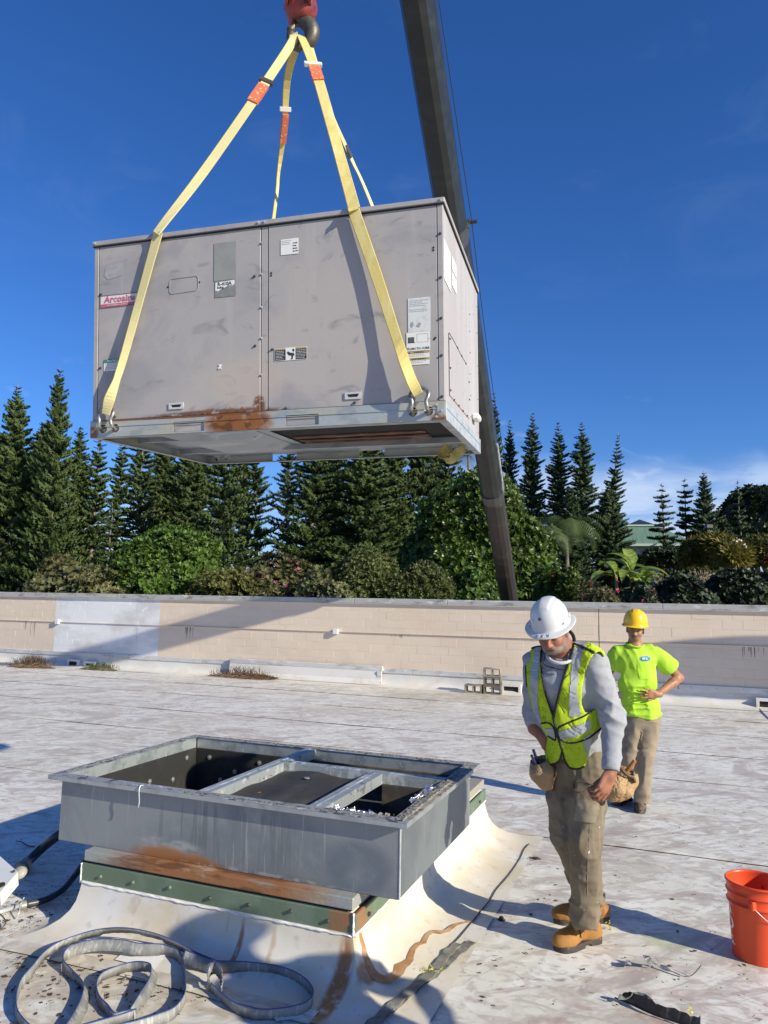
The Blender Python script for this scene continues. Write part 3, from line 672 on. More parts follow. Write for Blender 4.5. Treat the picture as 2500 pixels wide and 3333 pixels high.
crown('dull green shrub filling the gap left of the higher clipped shrub', 'spreading_shrub', 'shrub', 640, 770, 1232, 23.0, 1.0, shrub_m, 1300, zlow=.6, L=.14, wd=.035, nl=7, up=.6, lumps=9, lump=.45, fill=.5, warm=.2, var=.5)
crown('dark leafy shrub at the foot of the crane boom', 'spreading_shrub', 'shrub', 955, 1085, 1238, 24.5, 1.0, round_m, 1300, zlow=.4, L=.17, wd=.04, nl=7, up=.6, lumps=9, lump=.45, fill=.5, var=.5)
crown('shoulder of glossy leaves bulging from the left of the big round tree', 'leafy_tree', 'tree', 868, 985, 1095, 31, 1.6, round_m, 1900, zlow=.3, L=.19, wd=.045, nl=8, up=.7, lumps=9, lump=.4, var=.5, warm=.2, fill=.4)
crown('pale brush between the small palm and the banana plants', 'spreading_shrub', 'shrub', 1190, 1310, 1215, 27, 1.1, shrub_m, 1300, zlow=.6, L=.17, wd=.04, nl=6, up=.5, lumps=9, lump=.5, fill=.6, warm=.5, var=.5)
# bare plumeria
a = at(1465, 1215, 31); root = thing('bare_plumeria', 'leafless plumeria with pale forked branches right of the banana plants', 'tree', (a.x, a.y, terr(a.x, a.y)), 0)
pb = pmat('pale plumeria bark', (.33, .27, .20), .8); m = MB(); tipsP = []
def fork(p, d, l, r, k):
    q = p+d*l; mid = p.lerp(q, .5)+Vector(g.normal(size=3)*l*.06); m.tube([p, mid, q], [r, r*.85, r*.72], 6)
    if k == 0: tipsP.append(q); return
    for i in range(3 if k > 2 else 2):
        e = (d+Vector((g.normal()*.55, g.normal()*.4, .12+g.random()*.15))).normalized(); fork(q, e, l*.72, r*.7, k-1)
hgt = a.z-root.location.z
for i in range(4): fork(Vector((0, 0, 0)), Vector((g.normal()*.6, g.normal()*.4, .8)).normalized(), max(.5, hgt*.36), .055, 4)
m.build('branches', pb, root, True); V = []
for q in tipsP:
    if g.random() < .6: V.append(align(tuft(5, .16, .03, .7, g).reshape(-1, 3), np.array([0, 0, 1.0]), g)+np.array(q))
V = np.concatenate(V); k_ = len(V)//4; link('leaves', np_mesh('leaves', V, np.arange(k_*4).reshape(k_, 4), plum_m, False, np.ones((len(V), 3))), root)
# banana plants: every big leaf a part
ban_m = pmat('banana leaf', (.34, .44, .08), .45, 0, [dict(col=(.36, .30, .06), s=3, lo=.55, hi=.7), dict(col=(.15, .24, .05), s=(1, 14, 14), lo=.45, hi=.6)], trans=.4)
ban_t = pmat('banana stem', (.36, .30, .13), .6, 0, [dict(col=(.16, .12, .06), s=(8, 8, 2), lo=.5, hi=.65)])
def banana(px, py, d, label, n, H, seed):
    gg = np.random.default_rng(seed); a = at(px, py, d); zb = terr(a.x, a.y); root = thing('banana_plant', label, 'banana plant', (a.x, a.y, zb), 0, 'banana plants beyond the wall')
    h = a.z-zb; m = MB(); m.tube([(0, 0, 0), (.05, 0, h*.5), (0, .03, h*.86)], [.12, .09, .05], 9); m.build('stem', ban_t, root, True)
    for i in range(n):
        az_ = 6.283*i/n+gg.normal()*.25; L = H*(.75+.4*gg.random()); e0 = .9+.35*gg.normal(); vs = []; fs = []; N = 12; p = Vector((0, 0, h*.84)); e = e0
        for k in range(N+1):
            t = k/N; d_ = Vector((math.cos(az_)*math.cos(e), math.sin(az_)*math.cos(e), math.sin(e))); s = Vector((-math.sin(az_), math.cos(az_), 0)); up = s.cross(d_)
            wd = L*.15*math.sin(math.pi*min(1, max(0, (t-.12)/.88))**.8)*(.85+.3*gg.random()) if t > .12 else .012
            vs += [p-s*wd-up*(wd*.35), p, p+s*wd-up*(wd*.35)]; p = p+d_*(L/N); e -= (1.6+.5*gg.random())/N
        for k in range(N): q = k*3; fs += [(q, q+3, q+4, q+1), (q+1, q+4, q+5, q+2)]
        mk('leaf', vs, fs, ban_m, root, True)
banana(1330, 1205, 26, 'tall banana plant, left one, with a long leaf arching left', 8, 1.35, 1)
banana(1364, 1200, 25.5, 'yellow stemmed banana plant with wide lit leaves, in the middle', 8, 1.3, 2)
banana(1392, 1222, 25, 'low banana plant with drooping leaves, right one', 7, .95, 3)
# palms
palm_m = leafmat('palm fronds', (.08, .12, .035), .2)
def palm(px, py, d, R, n, label):
    a = at(px, py, d); zb = terr(a.x, a.y); h = a.z-zb; root = thing('palm', label, 'palm', (a.x, a.y, zb), 0)
    m = MB(); m.tube([(0, 0, 0), (.05, 0, h*.5), (0, 0, h)], [.13, .1, .08], 7); m.build('trunk', bark, root, True); V = []
    for i in range(n):
        az_ = 6.283*g.random(); e = .2+1.0*g.random(); p = np.array([0, 0, h]); s = np.array([-math.sin(az_), math.cos(az_), 0])
        for k in range(16):
            d_ = np.array([math.cos(az_)*math.cos(e), math.sin(az_)*math.cos(e), math.sin(e)]); q = p+d_*(R/16)
            for sg in (-1, 1):
                l = R*.38*math.sin(math.pi*(k+1.5)/18); tip = p+s*sg*l*.8+d_*l*.6-np.array([0, 0, l*.35]); V.append([p, p+d_*.03+np.array([0,0,.015]), tip, q*.5+p*.5])
            p = q; e -= .13
    V = np.array(V).reshape(-1, 3); k_ = len(V)//4; link('fronds', np_mesh('fronds', V, np.arange(k_*4).reshape(k_, 4), palm_m, False, np.ones((len(V), 3))), root)
palm(1012, 985, 44, 1.6, 22, 'feathery palm showing between the unit and the big round tree')
palm(1222, 1135, 36, 2.3, 26, 'feathery low palm right of the big round tree')
palm(1180, 1165, 34, 1.7, 20, 'small palm at the right side of the big round tree')

# ---- house with a green roof, far right
roofg = pmat('green metal roof', (.12, .21, .15), .5, .1, [dict(col=(.16, .26, .19), s=(12, .4, .4), lo=.48, hi=.52)])
housew = pmat('house wall', (.58, .56, .50), .8); glass_dk = pmat('dark window glass', (.03, .04, .05), .12, 0, spec=.8)
pale_g = pmat('pale green fascia', (.45, .52, .42), .6)
a = at(1385, 1180, 75); root = thing('house', 'house with a green hip roof and skylight behind the tiered pines', 'house', (a.x, a.y, terr(a.x, a.y)), R_(-12))
zt = at(1372, 1127, 75).z-root.location.z; ze = zt-2.6
q = MB(); q.box((-3.6, -3.6, -1), (4.2, 3.6, ze)); q.build('wall', housew, root)
rf = MB(); rf.add([(-4.2, -4.2, ze), (4.8, -4.2, ze), (4.8, 4.2, ze), (-4.2, 4.2, ze), (-1.4, -1.3, zt-.5), (1.2, -1.3, zt-.5), (1.2, 1.3, zt-.5), (-1.4, 1.3, zt-.5)], [(0, 1, 5, 4), (1, 2, 6, 5), (2, 3, 7, 6), (3, 0, 4, 7), (4, 5, 6, 7)]); ro = rf.build('roof', roofg, root)
q = MB(); q.add([(-1.6, -1.5, zt-.5), (1.4, -1.5, zt-.5), (1.4, 1.5, zt-.5), (-1.6, 1.5, zt-.5), (-.1, 0, zt+.25)], [(0, 1, 4), (1, 2, 4), (2, 3, 4), (3, 0, 4)]); q.build('skylight', glass_dk, ro)
q = MB(); q.box((-4.3, -4.32, ze-.2), (4.9, -4.2, ze+.04)); q.box((-1.7, -1.62, zt-.6), (1.5, -1.5, zt-.44)); q.build('fascia', pale_g, ro)
for i in range(3): q = MB(); q.box((-2.8+i*2.3, -3.66, ze-1.6), (-1.6+i*2.3, -3.60, ze-.5)); q.build('window', glass_dk, root)
a = at(1470, 1195, 72); root = thing('house', 'low white gabled house half hidden behind the two tiered pines', 'house', (a.x, a.y, terr(a.x, a.y)), R_(-25))
zt = at(1450, 1166, 72).z-root.location.z
q = MB(); q.box((-2.6, -2.2, -1), (2.2, 2.2, zt-1.1)); q.add([(2.2, -2.2, zt-1.1), (2.2, 2.2, zt-1.1), (2.2, 0, zt), (-2.6, -2.2, zt-1.1), (-2.6, 2.2, zt-1.1), (-2.6, 0, zt)], [(0, 1, 2), (3, 5, 4)]); q.build('wall', housew, root)
q = MB(); q.add([(-3, -2.7, zt-1.28), (2.6, -2.7, zt-1.28), (2.6, 0, zt+.06), (-3, 0, zt+.06), (2.6, 2.7, zt-1.28), (-3, 2.7, zt-1.28)], [(0, 1, 2, 3), (3, 2, 4, 5)]); q.build('roof', pale_g, root)
for i in range(2): q = MB(); q.box((-1.8+i*2.0, -2.26, zt-2.3), (-.8+i*2.0, -2.2, zt-1.5)); q.build('window', glass_dk, root)
# lamp post
a = at(1531, 1142, 45); root = thing('lamp_post', 'thin dark lamp post in front of the bushy pine', 'lamp post', (a.x, a.y, terr(a.x, a.y)), 0); h = a.z-root.location.z
q = MB(); q.tube([(0, 0, 0), (0, 0, h)], [.06, .045], 7); q.build('pole', steel_dk, root); q = MB(); q.bbox((-.22, -.16, h), (.22, .16, h+.28), .05); q.build('lamp_head', steel_dk, root)

# ---- weeds rooted in the dirt along the wall
straw = leafmat('dry straw', (.33, .22, .12), .25, .8); straw_g = leafmat('green weeds', (.20, .26, .06), .3, .7)
dirt = pmat('dark soil heap', (.10, .07, .05), .95, 0, [dict(col=(.19, .13, .09), s=9, lo=.45, hi=.6)], (30, .8, .02))
def weeds(px0, px1, py, label, n, h, mat, flat=0.0, seed=1, tail=0.0, green=0.0):
    gg = np.random.default_rng(seed); A = on_roof(px0, py); B_ = on_roof(px1, py); c = (A+B_)/2; w = (B_-A).length/2
    root = thing('weed_clump', label, 'weeds', tuple(c), WY); V = []; C_ = []
    for i in range(n):
        x = gg.normal()*w*.45; x = max(-w, min(w, x)); y = gg.normal()*.16; l = h*(.35+.9*gg.random())*(1-.5*abs(x)/w); a = gg.random()*6.28
        e = (1.25 if gg.random() > flat else .15)+gg.normal()*.28; d = np.array([math.cos(a)*math.cos(e), math.sin(a)*math.cos(e), abs(math.sin(e))])
        if tail and gg.random() < tail: d = np.array([.98, -.05, .12+.05*gg.normal()]); x = abs(x)*.8; l *= 1.6
        p = np.array([x, y, .02+.05*gg.random()*(1-abs(x)/w)]); s = np.cross(d, [0.3, 1, .1]); s = s/np.linalg.norm(s)*(.004+.005*gg.random())
        bend = np.array([gg.normal()*.15, gg.normal()*.15, -.15])*l; m1 = p+d*l*.55; tp = p+d*l+bend
        V.append([p-s, m1-s, tp, m1+s]); k = .6+.7*gg.random(); C_.append([[k, k, k]]*4)
    V = np.array(V).reshape(-1, 3); k_ = len(V)//4; link('stalks', np_mesh('stalks', V, np.arange(k_*4).reshape(k_, 4), mat, False, np.array(C_).reshape(-1, 3)), root)
    m = MB(); vs = []; fs = []; N = 22
    for j in range(4):
        rr = (1, .75, .4, 0)[j]; zz = (.004, .035, .07, .09)[j]
        for i in range(N):
            q = 6.283*i/N; k = 1+.18*math.sin(3*q+seed)+.1*math.sin(7*q); vs.append((w*1.05*rr*k*math.cos(q), .26*rr*k*math.sin(q), zz*(1+.3*math.sin(5*q+j))))
    for j in range(3):
        for i in range(N): a_ = j*N+i; b_ = j*N+(i+1) % N; fs.append((a_, b_, b_+N, a_+N))
    mk('soil', vs, fs, dirt, root, True)
weeds(10, 190, 2172, 'clump of dry straw coloured weeds by the wall at the far left', 900, .42, straw, .3, 2)
weeds(255, 395, 2180, 'short green weeds in front of the two small openings of the wall', 500, .22, straw_g, .15, 3)
weeds(665, 915, 2206, 'reddish brown heap of dead weeds with a long flat tail, left of the raised flashing', 1600, .34, pmat('dead grass', (.22, .125, .07), .85, attr='Col'), .75, 4, .45)
# ================================================================== curb, adapter frame, hanging unit, rigging, crane
A_YAW = -.378; AO = Vector((-1.922, 4.41, 0)); au = Vector((math.cos(A_YAW), math.sin(A_YAW), 0)); av = Vector((-math.sin(A_YAW), math.cos(A_YAW), 0))
green_m = pmat('green bar paint', (.125, .175, .115), .45, .1, [dict(col=(.16, .21, .15), s=5, lo=.45, hi=.65), dict(col=(.30, .14, .06), s=9, lo=.3, hi=.6, c=(1.93, .0, .2), r=(.14, .2, .2))], (50, .1))
skirt_m = pmat('curb membrane', (.66, .62, .54), .42, 0, [
    dict(col=(.54, .44, .28), s=(1.6, 1.6, 3), lo=.45, hi=.68, f=.6), dict(col=(.68, .68, .69), s=(3, 3, 3), lo=.5, hi=.7, f=.6),
    dict(col=(.34, .15, .05), s=(26, 26, 3), lo=.30, hi=.52, c=(1.36, -.15, .05), r=(.022, .22, .17), f=.9, j=.25),
    dict(col=(.45, .28, .13), s=(26, 26, 3), lo=.30, hi=.52, c=(1.54, -.15, .07), r=(.025, .22, .13), f=.55, j=.3),
    dict(col=(.45, .30, .15), s=(26, 26, 3), lo=.30, hi=.52, c=(1.27, -.15, .11), r=(.012, .22, .07), f=.4, j=.3),
    dict(col=(.33, .15, .055), s=(20, 20, 4), lo=.25, hi=.50, c=(1.93, -.17, .03), r=(.060, .30, .26), f=1.0, j=.35),
    dict(col=(.30, .13, .045), s=(14, 14, 14), lo=.15, hi=.45, c=(2.03, -.02, .06), r=(.05, .09, .30), f=.85, j=.45),
    dict(col=(.40, .20, .09), s=(8, 8, 8), lo=.30, hi=.55, c=(2.03, .02, .18), r=(.06, .14, .14), f=.7, j=.5),
    dict(col=(.30, .24, .20), s=(7, 7, 7), lo=.4, hi=.6, c=(.78, -.14, .05), r=(.05, .25, .10), f=.45, j=.5),
    dict(col=(.42, .33, .24), s=(12, 12, 12), lo=.55, hi=.70, f=.5)], (10, .15, .01))
cap_m = pmat('rusted curb cap', (.36, .37, .36), .5, .35, [
    dict(col=(.42, .38, .30), s=4, lo=.4, hi=.6), dict(col=(.36, .16, .065), s=(3, 9, 9), lo=.30, hi=.50, c=(1.15, .0, .3), r=(.75, .3, .3), j=.5),
    dict(col=(.15, .065, .03), s=(4, 12, 22), lo=.48, hi=.60, c=(1.1, .0, .28), r=(.9, .3, .2), f=.8),
    dict(col=(.55, .52, .45), s=(6, 20, 9), lo=.52, hi=.66, c=(1.0, -.02, .30), r=(.3, .2, .1), f=.8)], (50, .2))
seal_m = pmat('white lap sealant', (.74, .73, .70), .45)
curb = thing('roof_curb', 'old roof curb wrapped in white membrane under the metal adapter, rust streaked', 'roof curb', tuple(AO), A_YAW)
X0, X1, Y0, Y1 = .315, 1.952, -.015, 2.56
def rz_loc(x, y): p = AO+au*x+av*y; return roofz(p.x, p.y)
q = MB(); q.bbox((X0+.02, Y0+.02, -.1), (X1-.02, Y1-.02, .27), .01); q.build('curb_box', skirt_m, curb)
# rusty sheet metal cap: four sides, mitred
def ring(z0, z1, d, th=None):
    m = MB()
    m.box((X0-d, Y0-d, z0), (X1+d, Y0+.09, z1)); m.box((X0-d, Y1-.09, z0), (X1+d, Y1+d, z1))
    m.box((X0-d, Y0+.09, z0), (X0+.09, Y1-.09, z1)); m.box((X1-.09, Y0+.09, z0), (X1+d, Y1-.09, z1)); return m
for nm, lo, hi in (('cap_flashing', (X0, Y0, .275), (X1, Y0+.14, .3315)), ('cap_flashing', (X1-.10, Y0+.143, .275), (X1, Y1, .331)), ('cap_flashing', (X0, Y0+.143, .275), (X0+.1, Y1, .331)), ('cap_flashing', (X0+.103, Y1-.1, .275), (X1-.103, Y1, .3315))):
    q = MB(); q.bbox(lo, hi, .005); q.build(nm, cap_m, curb)
q = MB(); q.box((X0+.02, Y0+.02, .262), (X1-.02, Y1-.02, .274)); q.build('cap_shadow_gap', hole_m, curb)
# green bars
q = MB(); q.bbox((X0-.012, Y0+.0, .165), (X1-.002, Y0+.018, .262), .004); q.build('termination_bar', green_m, curb)
q = MB(); q.bbox((X1-.004, Y0+.006, .17), (X1+.014, Y1, .258), .004); q.build('termination_bar', green_m, curb)
q = MB(); q.bbox((X0-.014, Y0+.02, .17), (X0+.004, Y1, .258), .004); q.build('termination_bar', green_m, curb)
for x in (.44, .66, .90, 1.15, 1.38, 1.62, 1.82):
    q = MB(); q.cyl((x, Y0-.012, .215+.008*math.sin(x*9)), (x, Y0+.001, .215+.008*math.sin(x*9)), .008, .011, 8); q.build('screw', green_m if x < 1.0 else steel_dk, curb)
for y in (.14, .9, 1.7, 2.35): q = MB(); q.cyl((X1+.013, y, .21), (X1+.026, y, .21), .011, n=8); q.build('screw', steel_dk, curb)
# beads of sealant under the bars
def bead(p0, p1, n, r=.006):
    m = MB(); pts = [Vector(p0).lerp(Vector(p1), i/n)+Vector((0, random.uniform(-.0015, .0015), random.uniform(-.0035, .0025))) for i in range(n+1)]; m.tube(pts, [r*random.uniform(.6, 1.5) for _ in pts], 6); return m.build('sealant_bead', seal_m, curb, True)
bead((X0-.015, Y0-.003, .163), (X1, Y0-.003, .163), 70); bead((X1+.012, Y0, .168), (X1+.012, Y1, .168), 70); bead((X0-.013, Y0-.001, .165), (X0-.013, Y0-.001, .262), 8, .005); bead((X1+.004, Y0-.002, .16), (X1+.004, Y0-.002, .27), 10, .006)
# membrane skirt: hollow sweep from the bar down to the roof, mitred corners
sides = dict(f=.27, r=.34, b=.24, l=.19)
P_ = [(0.0, 0.0), (.035, .22), (.085, .44), (.17, .62), (.31, .77), (.52, .89), (.78, .965), (1.0, 1.0), (1.25, 1.006)]
loopn = []; NS = 26
def skirt_pt(side, t, a):
    k, dz = P_[a]
    if side == 'f': x = X0+(X1-X0)*t; y = Y0; ox = ((1-t)**6*-sides['l']+t**6*sides['r']); oy = -sides['f']
    elif side == 'r': x = X1; y = Y0+(Y1-Y0)*t; ox = sides['r']; oy = (1-t)**9*-sides['f']+t**9*sides['b']
    elif side == 'b': x = X1-(X1-X0)*t; y = Y1; ox = (1-t)**6*sides['r']-t**6*sides['l']; oy = sides['b']
    else: x = X0; y = Y1-(Y1-Y0)*t; ox = -sides['l']; oy = (1-t)**9*sides['b']-t**9*sides['f']
    px, py = x+ox*k, y+oy*k; zr = rz_loc(px, py); z = .172+(zr+.008-.172)*min(dz, 1.0); w = .007*math.sin(t*17+a)*k*(1-k*.4)
    return (px, py, max(z+w*.5, zr+.006) if a > 3 else z)
for sd in 'frbl':
    vs = [skirt_pt(sd, i/NS, a) for i in range(NS+1) for a in range(len(P_))]; n = len(P_)
    fs = [(i*n+a, i*n+a+1, (i+1)*n+a+1, (i+1)*n+a) for i in range(NS) for a in range(n-1)]
    mk('membrane_skirt', vs, fs, skirt_m, curb, True)
# welded patches on the skirt and at its corner
patch_m = pmat('membrane patch', (.74, .73, .70), .4, 0, [dict(col=(.60, .55, .45), s=9, lo=.45, hi=.7, f=.7)])
def patch(pts_px, up=.012, label=None):
    ctr = None; P3 = []
    for px, py in pts_px: p = on_roof(px, py); P3.append(p+Vector((0, 0, up)))
    cx_ = sum(P3, Vector())/len(P3); m = MB(); m.add([cx_+Vector((0, 0, .001))]+P3, [(0, i+1, (i+1) % len(P3)+1) for i in range(len(P3))]); o = m.build('membrane_patch', patch_m, roof, True); return o
patch([(1140+50*math.cos(a/14*6.28)+30, 3240+34*math.sin(a/14*6.28)) for a in range(14)], .009)
patch([(865, 3285), (895, 3222), (985, 3228), (1000, 3262), (985, 3320), (900, 3330)], .009)
patch([(1215+34*math.cos(a/12*6.28), 3148+40*math.sin(a/12*6.28)) for a in range(12)], .03)
patch([(1355, 3120), (1378, 3098), (1430, 3110), (1440, 3150), (1372, 3155)], .010)
q = MB(); n = 10
vs = []
for j in range(5):
    for i in range(7):
        x = .78+.22*i/6; k = .42+.5*j/4
        zk = np.interp(k, [p[0] for p in P_], [p[1] for p in P_]); zr = rz_loc(x, Y0-sides['f']*k); vs.append((x+.02*(j/4)*(1 if i else 0), Y0-sides['f']*k-.004, .172+(zr+.008-.172)*zk+.006))
mk('membrane_patch', vs, [(j*7+i, j*7+i+1, (j+1)*7+i+1, (j+1)*7+i) for j in range(4) for i in range(6)], patch_m, curb, True)
def surf(x, y):                        # height of roof or skirt here
    p = Vector((x, y, 0)); lx, ly = (p-AO).dot(au), (p-AO).dot(av); kk = max((Y0-ly)/sides['f'], (lx-X1)/sides['r'], (X0-lx)/sides['l'], (ly-Y1)/sides['b']); zr = roofz(x, y)
    if kk >= 1.2 or kk < 0: return zr
    zk = np.interp(kk, [a[0] for a in P_], [a[1] for a in P_]); return .172+(zr+.008-.172)*min(zk, 1)
def onr(px, py, up=0.0):               # first point along the line of sight that is `up` above roof or skirt
    d = ray(px, py); t = 2.2
    while t < 40:
        p = CAM+d*t
        if p.z <= surf(p.x, p.y)+up: break
        t += .004 if t < 8 else .02
    return CAM+d*t
# rust line that ran off the corner onto the roof
run_m = pmat('rust run', (.34, .17, .075), .7, 0, [dict(col=(.45, .30, .17), s=14, lo=.4, hi=.7)])
cr7 = lambda a, b: (1200+a/2.37, 2700+b/2.37)
pts = [cr7(780, 712), cr7(730, 722), cr7(680, 735), cr7(645, 755), cr7(610, 785), cr7(560, 795), cr7(500, 790), cr7(455, 815), cr7(435, 850), cr7(425, 875), cr7(380, 890), cr7(345, 925), cr7(325, 975), cr7(320, 1010), cr7(285, 1040), cr7(245, 1060), cr7(230, 1110), cr7(190, 1140), cr7(150, 1165), cr7(80, 1150), cr7(30, 1110), cr7(0, 1050), (1188, 3118), (1180, 3085), (1173, 3060), (1169, 3040)]
ws = [.008, .008, .010, .013, .014, .013, .012, .013, .014, .015, .013, .014, .016, .018, .022, .030, .026, .024, .028, .026, .022, .02, .018, .017, .015, .012]
dp = [onr(px, py, .008) for px, py in pts]; vs = []; fs = []
for i, p in enumerate(dp):
    a = (dp[min(i+1, len(dp)-1)]-dp[max(i-1, 0)]).normalized(); s = a.cross(Vector((0, -.3, 1))).normalized()
    vs += [p-s*ws[i]+Vector((0, 0, .004)), p+s*ws[i]+Vector((0, 0, .004))]
fs = [(2*i, 2*i+1, 2*i+3, 2*i+2) for i in range(len(dp)-1)]
mk('rust_run', vs, fs, run_m, roof, True)

# ---- adapter
galv_front = pmat('weathered galvanized sheet', (.26, .28, .29), .42, .35, [
    dict(col=(.19, .215, .235), s=(1.3, 2, 1.6), lo=.42, hi=.62, w=.6), dict(col=(.35, .37, .37), s=(2.6, 2.6, 2), lo=.55, hi=.72, f=.8),
    dict(col=(.15, .165, .18), s=(30, 30, 1.6), lo=.52, hi=.64, f=.75, c=(1.2, .05, .50), r=(.75, .6, .22)), dict(col=(.42, .44, .44), s=(40, 40, 2.0), lo=.60, hi=.70, f=.5),
    dict(col=(.40, .42, .41), s=(9, 9, 26), lo=.42, hi=.62, c=(.83, .05, .40), r=(.27, .4, .055), j=.5, f=.7),
    dict(col=(.34, .17, .07), s=(7, 7, 10), lo=.25, hi=.45, c=(.85, .05, .335), r=(.33, .5, .075), j=.7),
    dict(col=(.30, .14, .05), s=(7, 7, 10), lo=.2, hi=.4, c=(1.0, .05, .325), r=(.25, .5, .045), j=.6),
    dict(col=(.45, .46, .45), s=(16, 16, 30), lo=.45, hi=.6, c=(1.4, .05, .335), r=(.7, .4, .022), j=.6, f=.6),
    dict(col=(.09, .12, .16), s=(3, 3, 3), lo=.3, hi=.5, c=(1.95, .05, .45), r=(.22, .3, .16), j=.6, f=.6)], (60, .1))
adp = thing('curb_adapter', 'open galvanized metal adapter frame standing on the roof curb, rusty along its bottom edge', 'adapter frame', tuple(AO), A_YAW)
AL, AW, AZ, AB, I_ = 2.21, 1.407, .703, .333, .055
def panel(lo, hi, mat=galv_front, nm='side_panel'): q = MB(); q.bbox(lo, hi, .0015); return q.build(nm, mat, adp)
panel((I_, I_, AB), (AL-I_, I_+.004, AZ-.004)); endg = pmat('galvanized end sheet', (.20, .225, .24), .4, .4, [dict(col=(.15, .17, .19), s=(2, 2, 2), lo=.42, hi=.62), dict(col=(.33, .36, .38), s=(20, 20, 1.6), lo=.55, hi=.7, f=.7)], (60, .1))
panel((AL-I_-.004, I_+.0045, AB), (AL-I_, AW-I_-.0045, AZ-.004), endg)
panel((I_, AW-I_-.004, AB), (AL-I_, AW-I_, AZ-.004)); panel((I_, I_+.0045, AB), (I_+.004, AW-I_-.0045, AZ-.004))
q = MB(); q.bbox((AL-I_+.0005, I_-.003, AB+.002), (AL-I_+.006, I_+.012, AZ-.03), .001); q.build('corner_seam', galv_pale, adp)
# rim: flat flange with a turned down lip, each side a length of its own
rimw = pmat('rim with worn gasket', (.36, .37, .37), .5, .4, [dict(col=(.10, .10, .10), s=(9, 9, 9), lo=.5, hi=.62, w=2.0), dict(col=(.62, .63, .62), s=(24, 24, 24), lo=.56, hi=.68, w=1)], (60, .3))
rim_r = pmat('rim with torn gasket', (.36, .33, .28), .6, .2, [dict(col=(.13, .11, .09), s=(14, 14, 14), lo=.48, hi=.6, w=2.0), dict(col=(.55, .54, .50), s=(30, 30, 30), lo=.58, hi=.7)], (60, .5))
for lo, hi, mt in (((0, 0, 0), (AL, .075, 0), rimw), ((0, AW-.075, 0), (AL, AW, 0), rimw), ((0, .0752, 0), (.075, AW-.0752, 0), rimw), ((AL-.085, .0752, 0), (AL, AW-.0752, 0), rim_r)):
    q = MB(); q.bbox((lo[0], lo[1], AZ-.003), (hi[0], hi[1], AZ), .001)
    q.build('rim_flange', mt, adp)
for lo, hi in (((0, 0, AZ-.026), (AL, .003, AZ-.0035)), ((0, AW-.003, AZ-.026), (AL, AW, AZ-.0035)), ((0, .0035, AZ-.026), (.003, AW-.0035, AZ-.0035)), ((AL-.003, .0035, AZ-.026), (AL, AW-.0035, AZ-.0035))):
    q = MB(); q.box(lo, hi); q.build('rim_lip', galv, adp)
gas = pmat('torn foam gasket', (.25, .235, .21), .9, 0, [dict(col=(.12, .11, .10), s=30, lo=.45, hi=.6)], (50, .8, .02))
def gasket(p0, p1, n, w, h=.007):
    a = Vector(p0); b_ = Vector(p1); d = (b_-a).normalized(); s = Vector((-d.y, d.x, 0)); vs = []; fs = []
    for i in range(n+1):
        p = a.lerp(b_, i/n); l = w*random.uniform(.6, 1.0); r = w*random.uniform(.6, 1.0); hh = h*random.uniform(.4, 1.5)
        vs += [p-s*l, p-s*l*.8+Vector((0, 0, hh)), p+s*r*.8+Vector((0, 0, hh*random.uniform(.6, 1.2))), p+s*r]
    for i in range(n):
        for k in range(3): q_ = i*4+k; fs.append((q_, q_+1, q_+5, q_+4))
    mk('gasket_strip', vs, fs, gas, adp)
gasket((AL-.045, .02, AZ+.001), (AL-.045, AW-.28, AZ+.001), 80, .026, .006); gasket((.9, .03, AZ+.0005), (AL-.1, .03, AZ+.0005), 60, .010, .0025); gasket((.05, AW-.03, AZ+.0005), (AL-.1, AW-.03, AZ+.0005), 90, .012, .003); gasket((.03, .1, AZ+.0005), (.03, AW-.1, AZ+.0005), 50, .010, .002)
# inside: bare band at the top, black duct liner below
band_in = pmat('inner galvanized band', (.42, .45, .45), .4, .5, [dict(col=(.30, .33, .34), s=9, lo=.45, hi=.6), dict(col=(.7, .72, .72), s=40, lo=.64, hi=.7)])
for lo, hi in (((.075, I_+.005, .60), (AL-.075, I_+.012, AZ-.004)), ((.075, AW-I_-.012, .60), (AL-.075, AW-I_-.005, AZ-.004)), ((I_+.005, .075, .60), (I_+.012, AW-.075, AZ-.004)), ((AL-I_-.012, .075, .60), (AL-I_-.005, AW-.075, AZ-.004))):
    q = MB(); q.box(lo, hi); q.build('inner_band', band_in, adp)
liner_br = pmat('brown stained liner', (.055, .047, .038), .8, 0, [dict(col=(.10, .085, .065), s=6, lo=.45, hi=.65)], (20, .3))
for lo, hi, mt in (((.075, I_+.014, .337), (AL-.08, I_+.03, .625), black_m), ((.075, AW-I_-.03, .337), (1.0, AW-I_-.014, .628), black_m), ((1.003, AW-I_-.03, .337), (AL-.08, AW-I_-.014, .628), liner_br), ((I_+.014, .09, .337), (I_+.03, AW-.09, .63), black_m), ((AL-I_-.03, .09, .337), (AL-I_-.014, AW-.09, .625), liner_br), ((.95, .09, .337), (.97, AW-.09, .62), black_m)):
    q = MB(); q.bbox(lo, hi, .004); q.build('duct_liner', mt, adp)
q = MB(); q.box((.065, .065, .328), (AL-.065, AW-.065, .336)); q.build('duct_floor', black_m, adp)
torn = pmat('torn pale insulation', (.50, .46, .40), .9, 0, [dict(col=(.10, .09, .08), s=12, lo=.45, hi=.6)], (40, .8, .02))
q = MB(); r = random.Random(4)
for i in range(26):
    p = Vector((.62+r.random()*.35, AW-.14-r.random()*.12, .345+r.random()*.09)); a = [p+Vector((r.uniform(-.07, .07), r.uniform(-.05, .05), r.uniform(-.02, .05))) for _ in range(3)]; q.add(a, [(0, 1, 2)])
q.build('torn_insulation', torn, adp)
washer = pmat('washer', (.50, .50, .48), .35, .7)
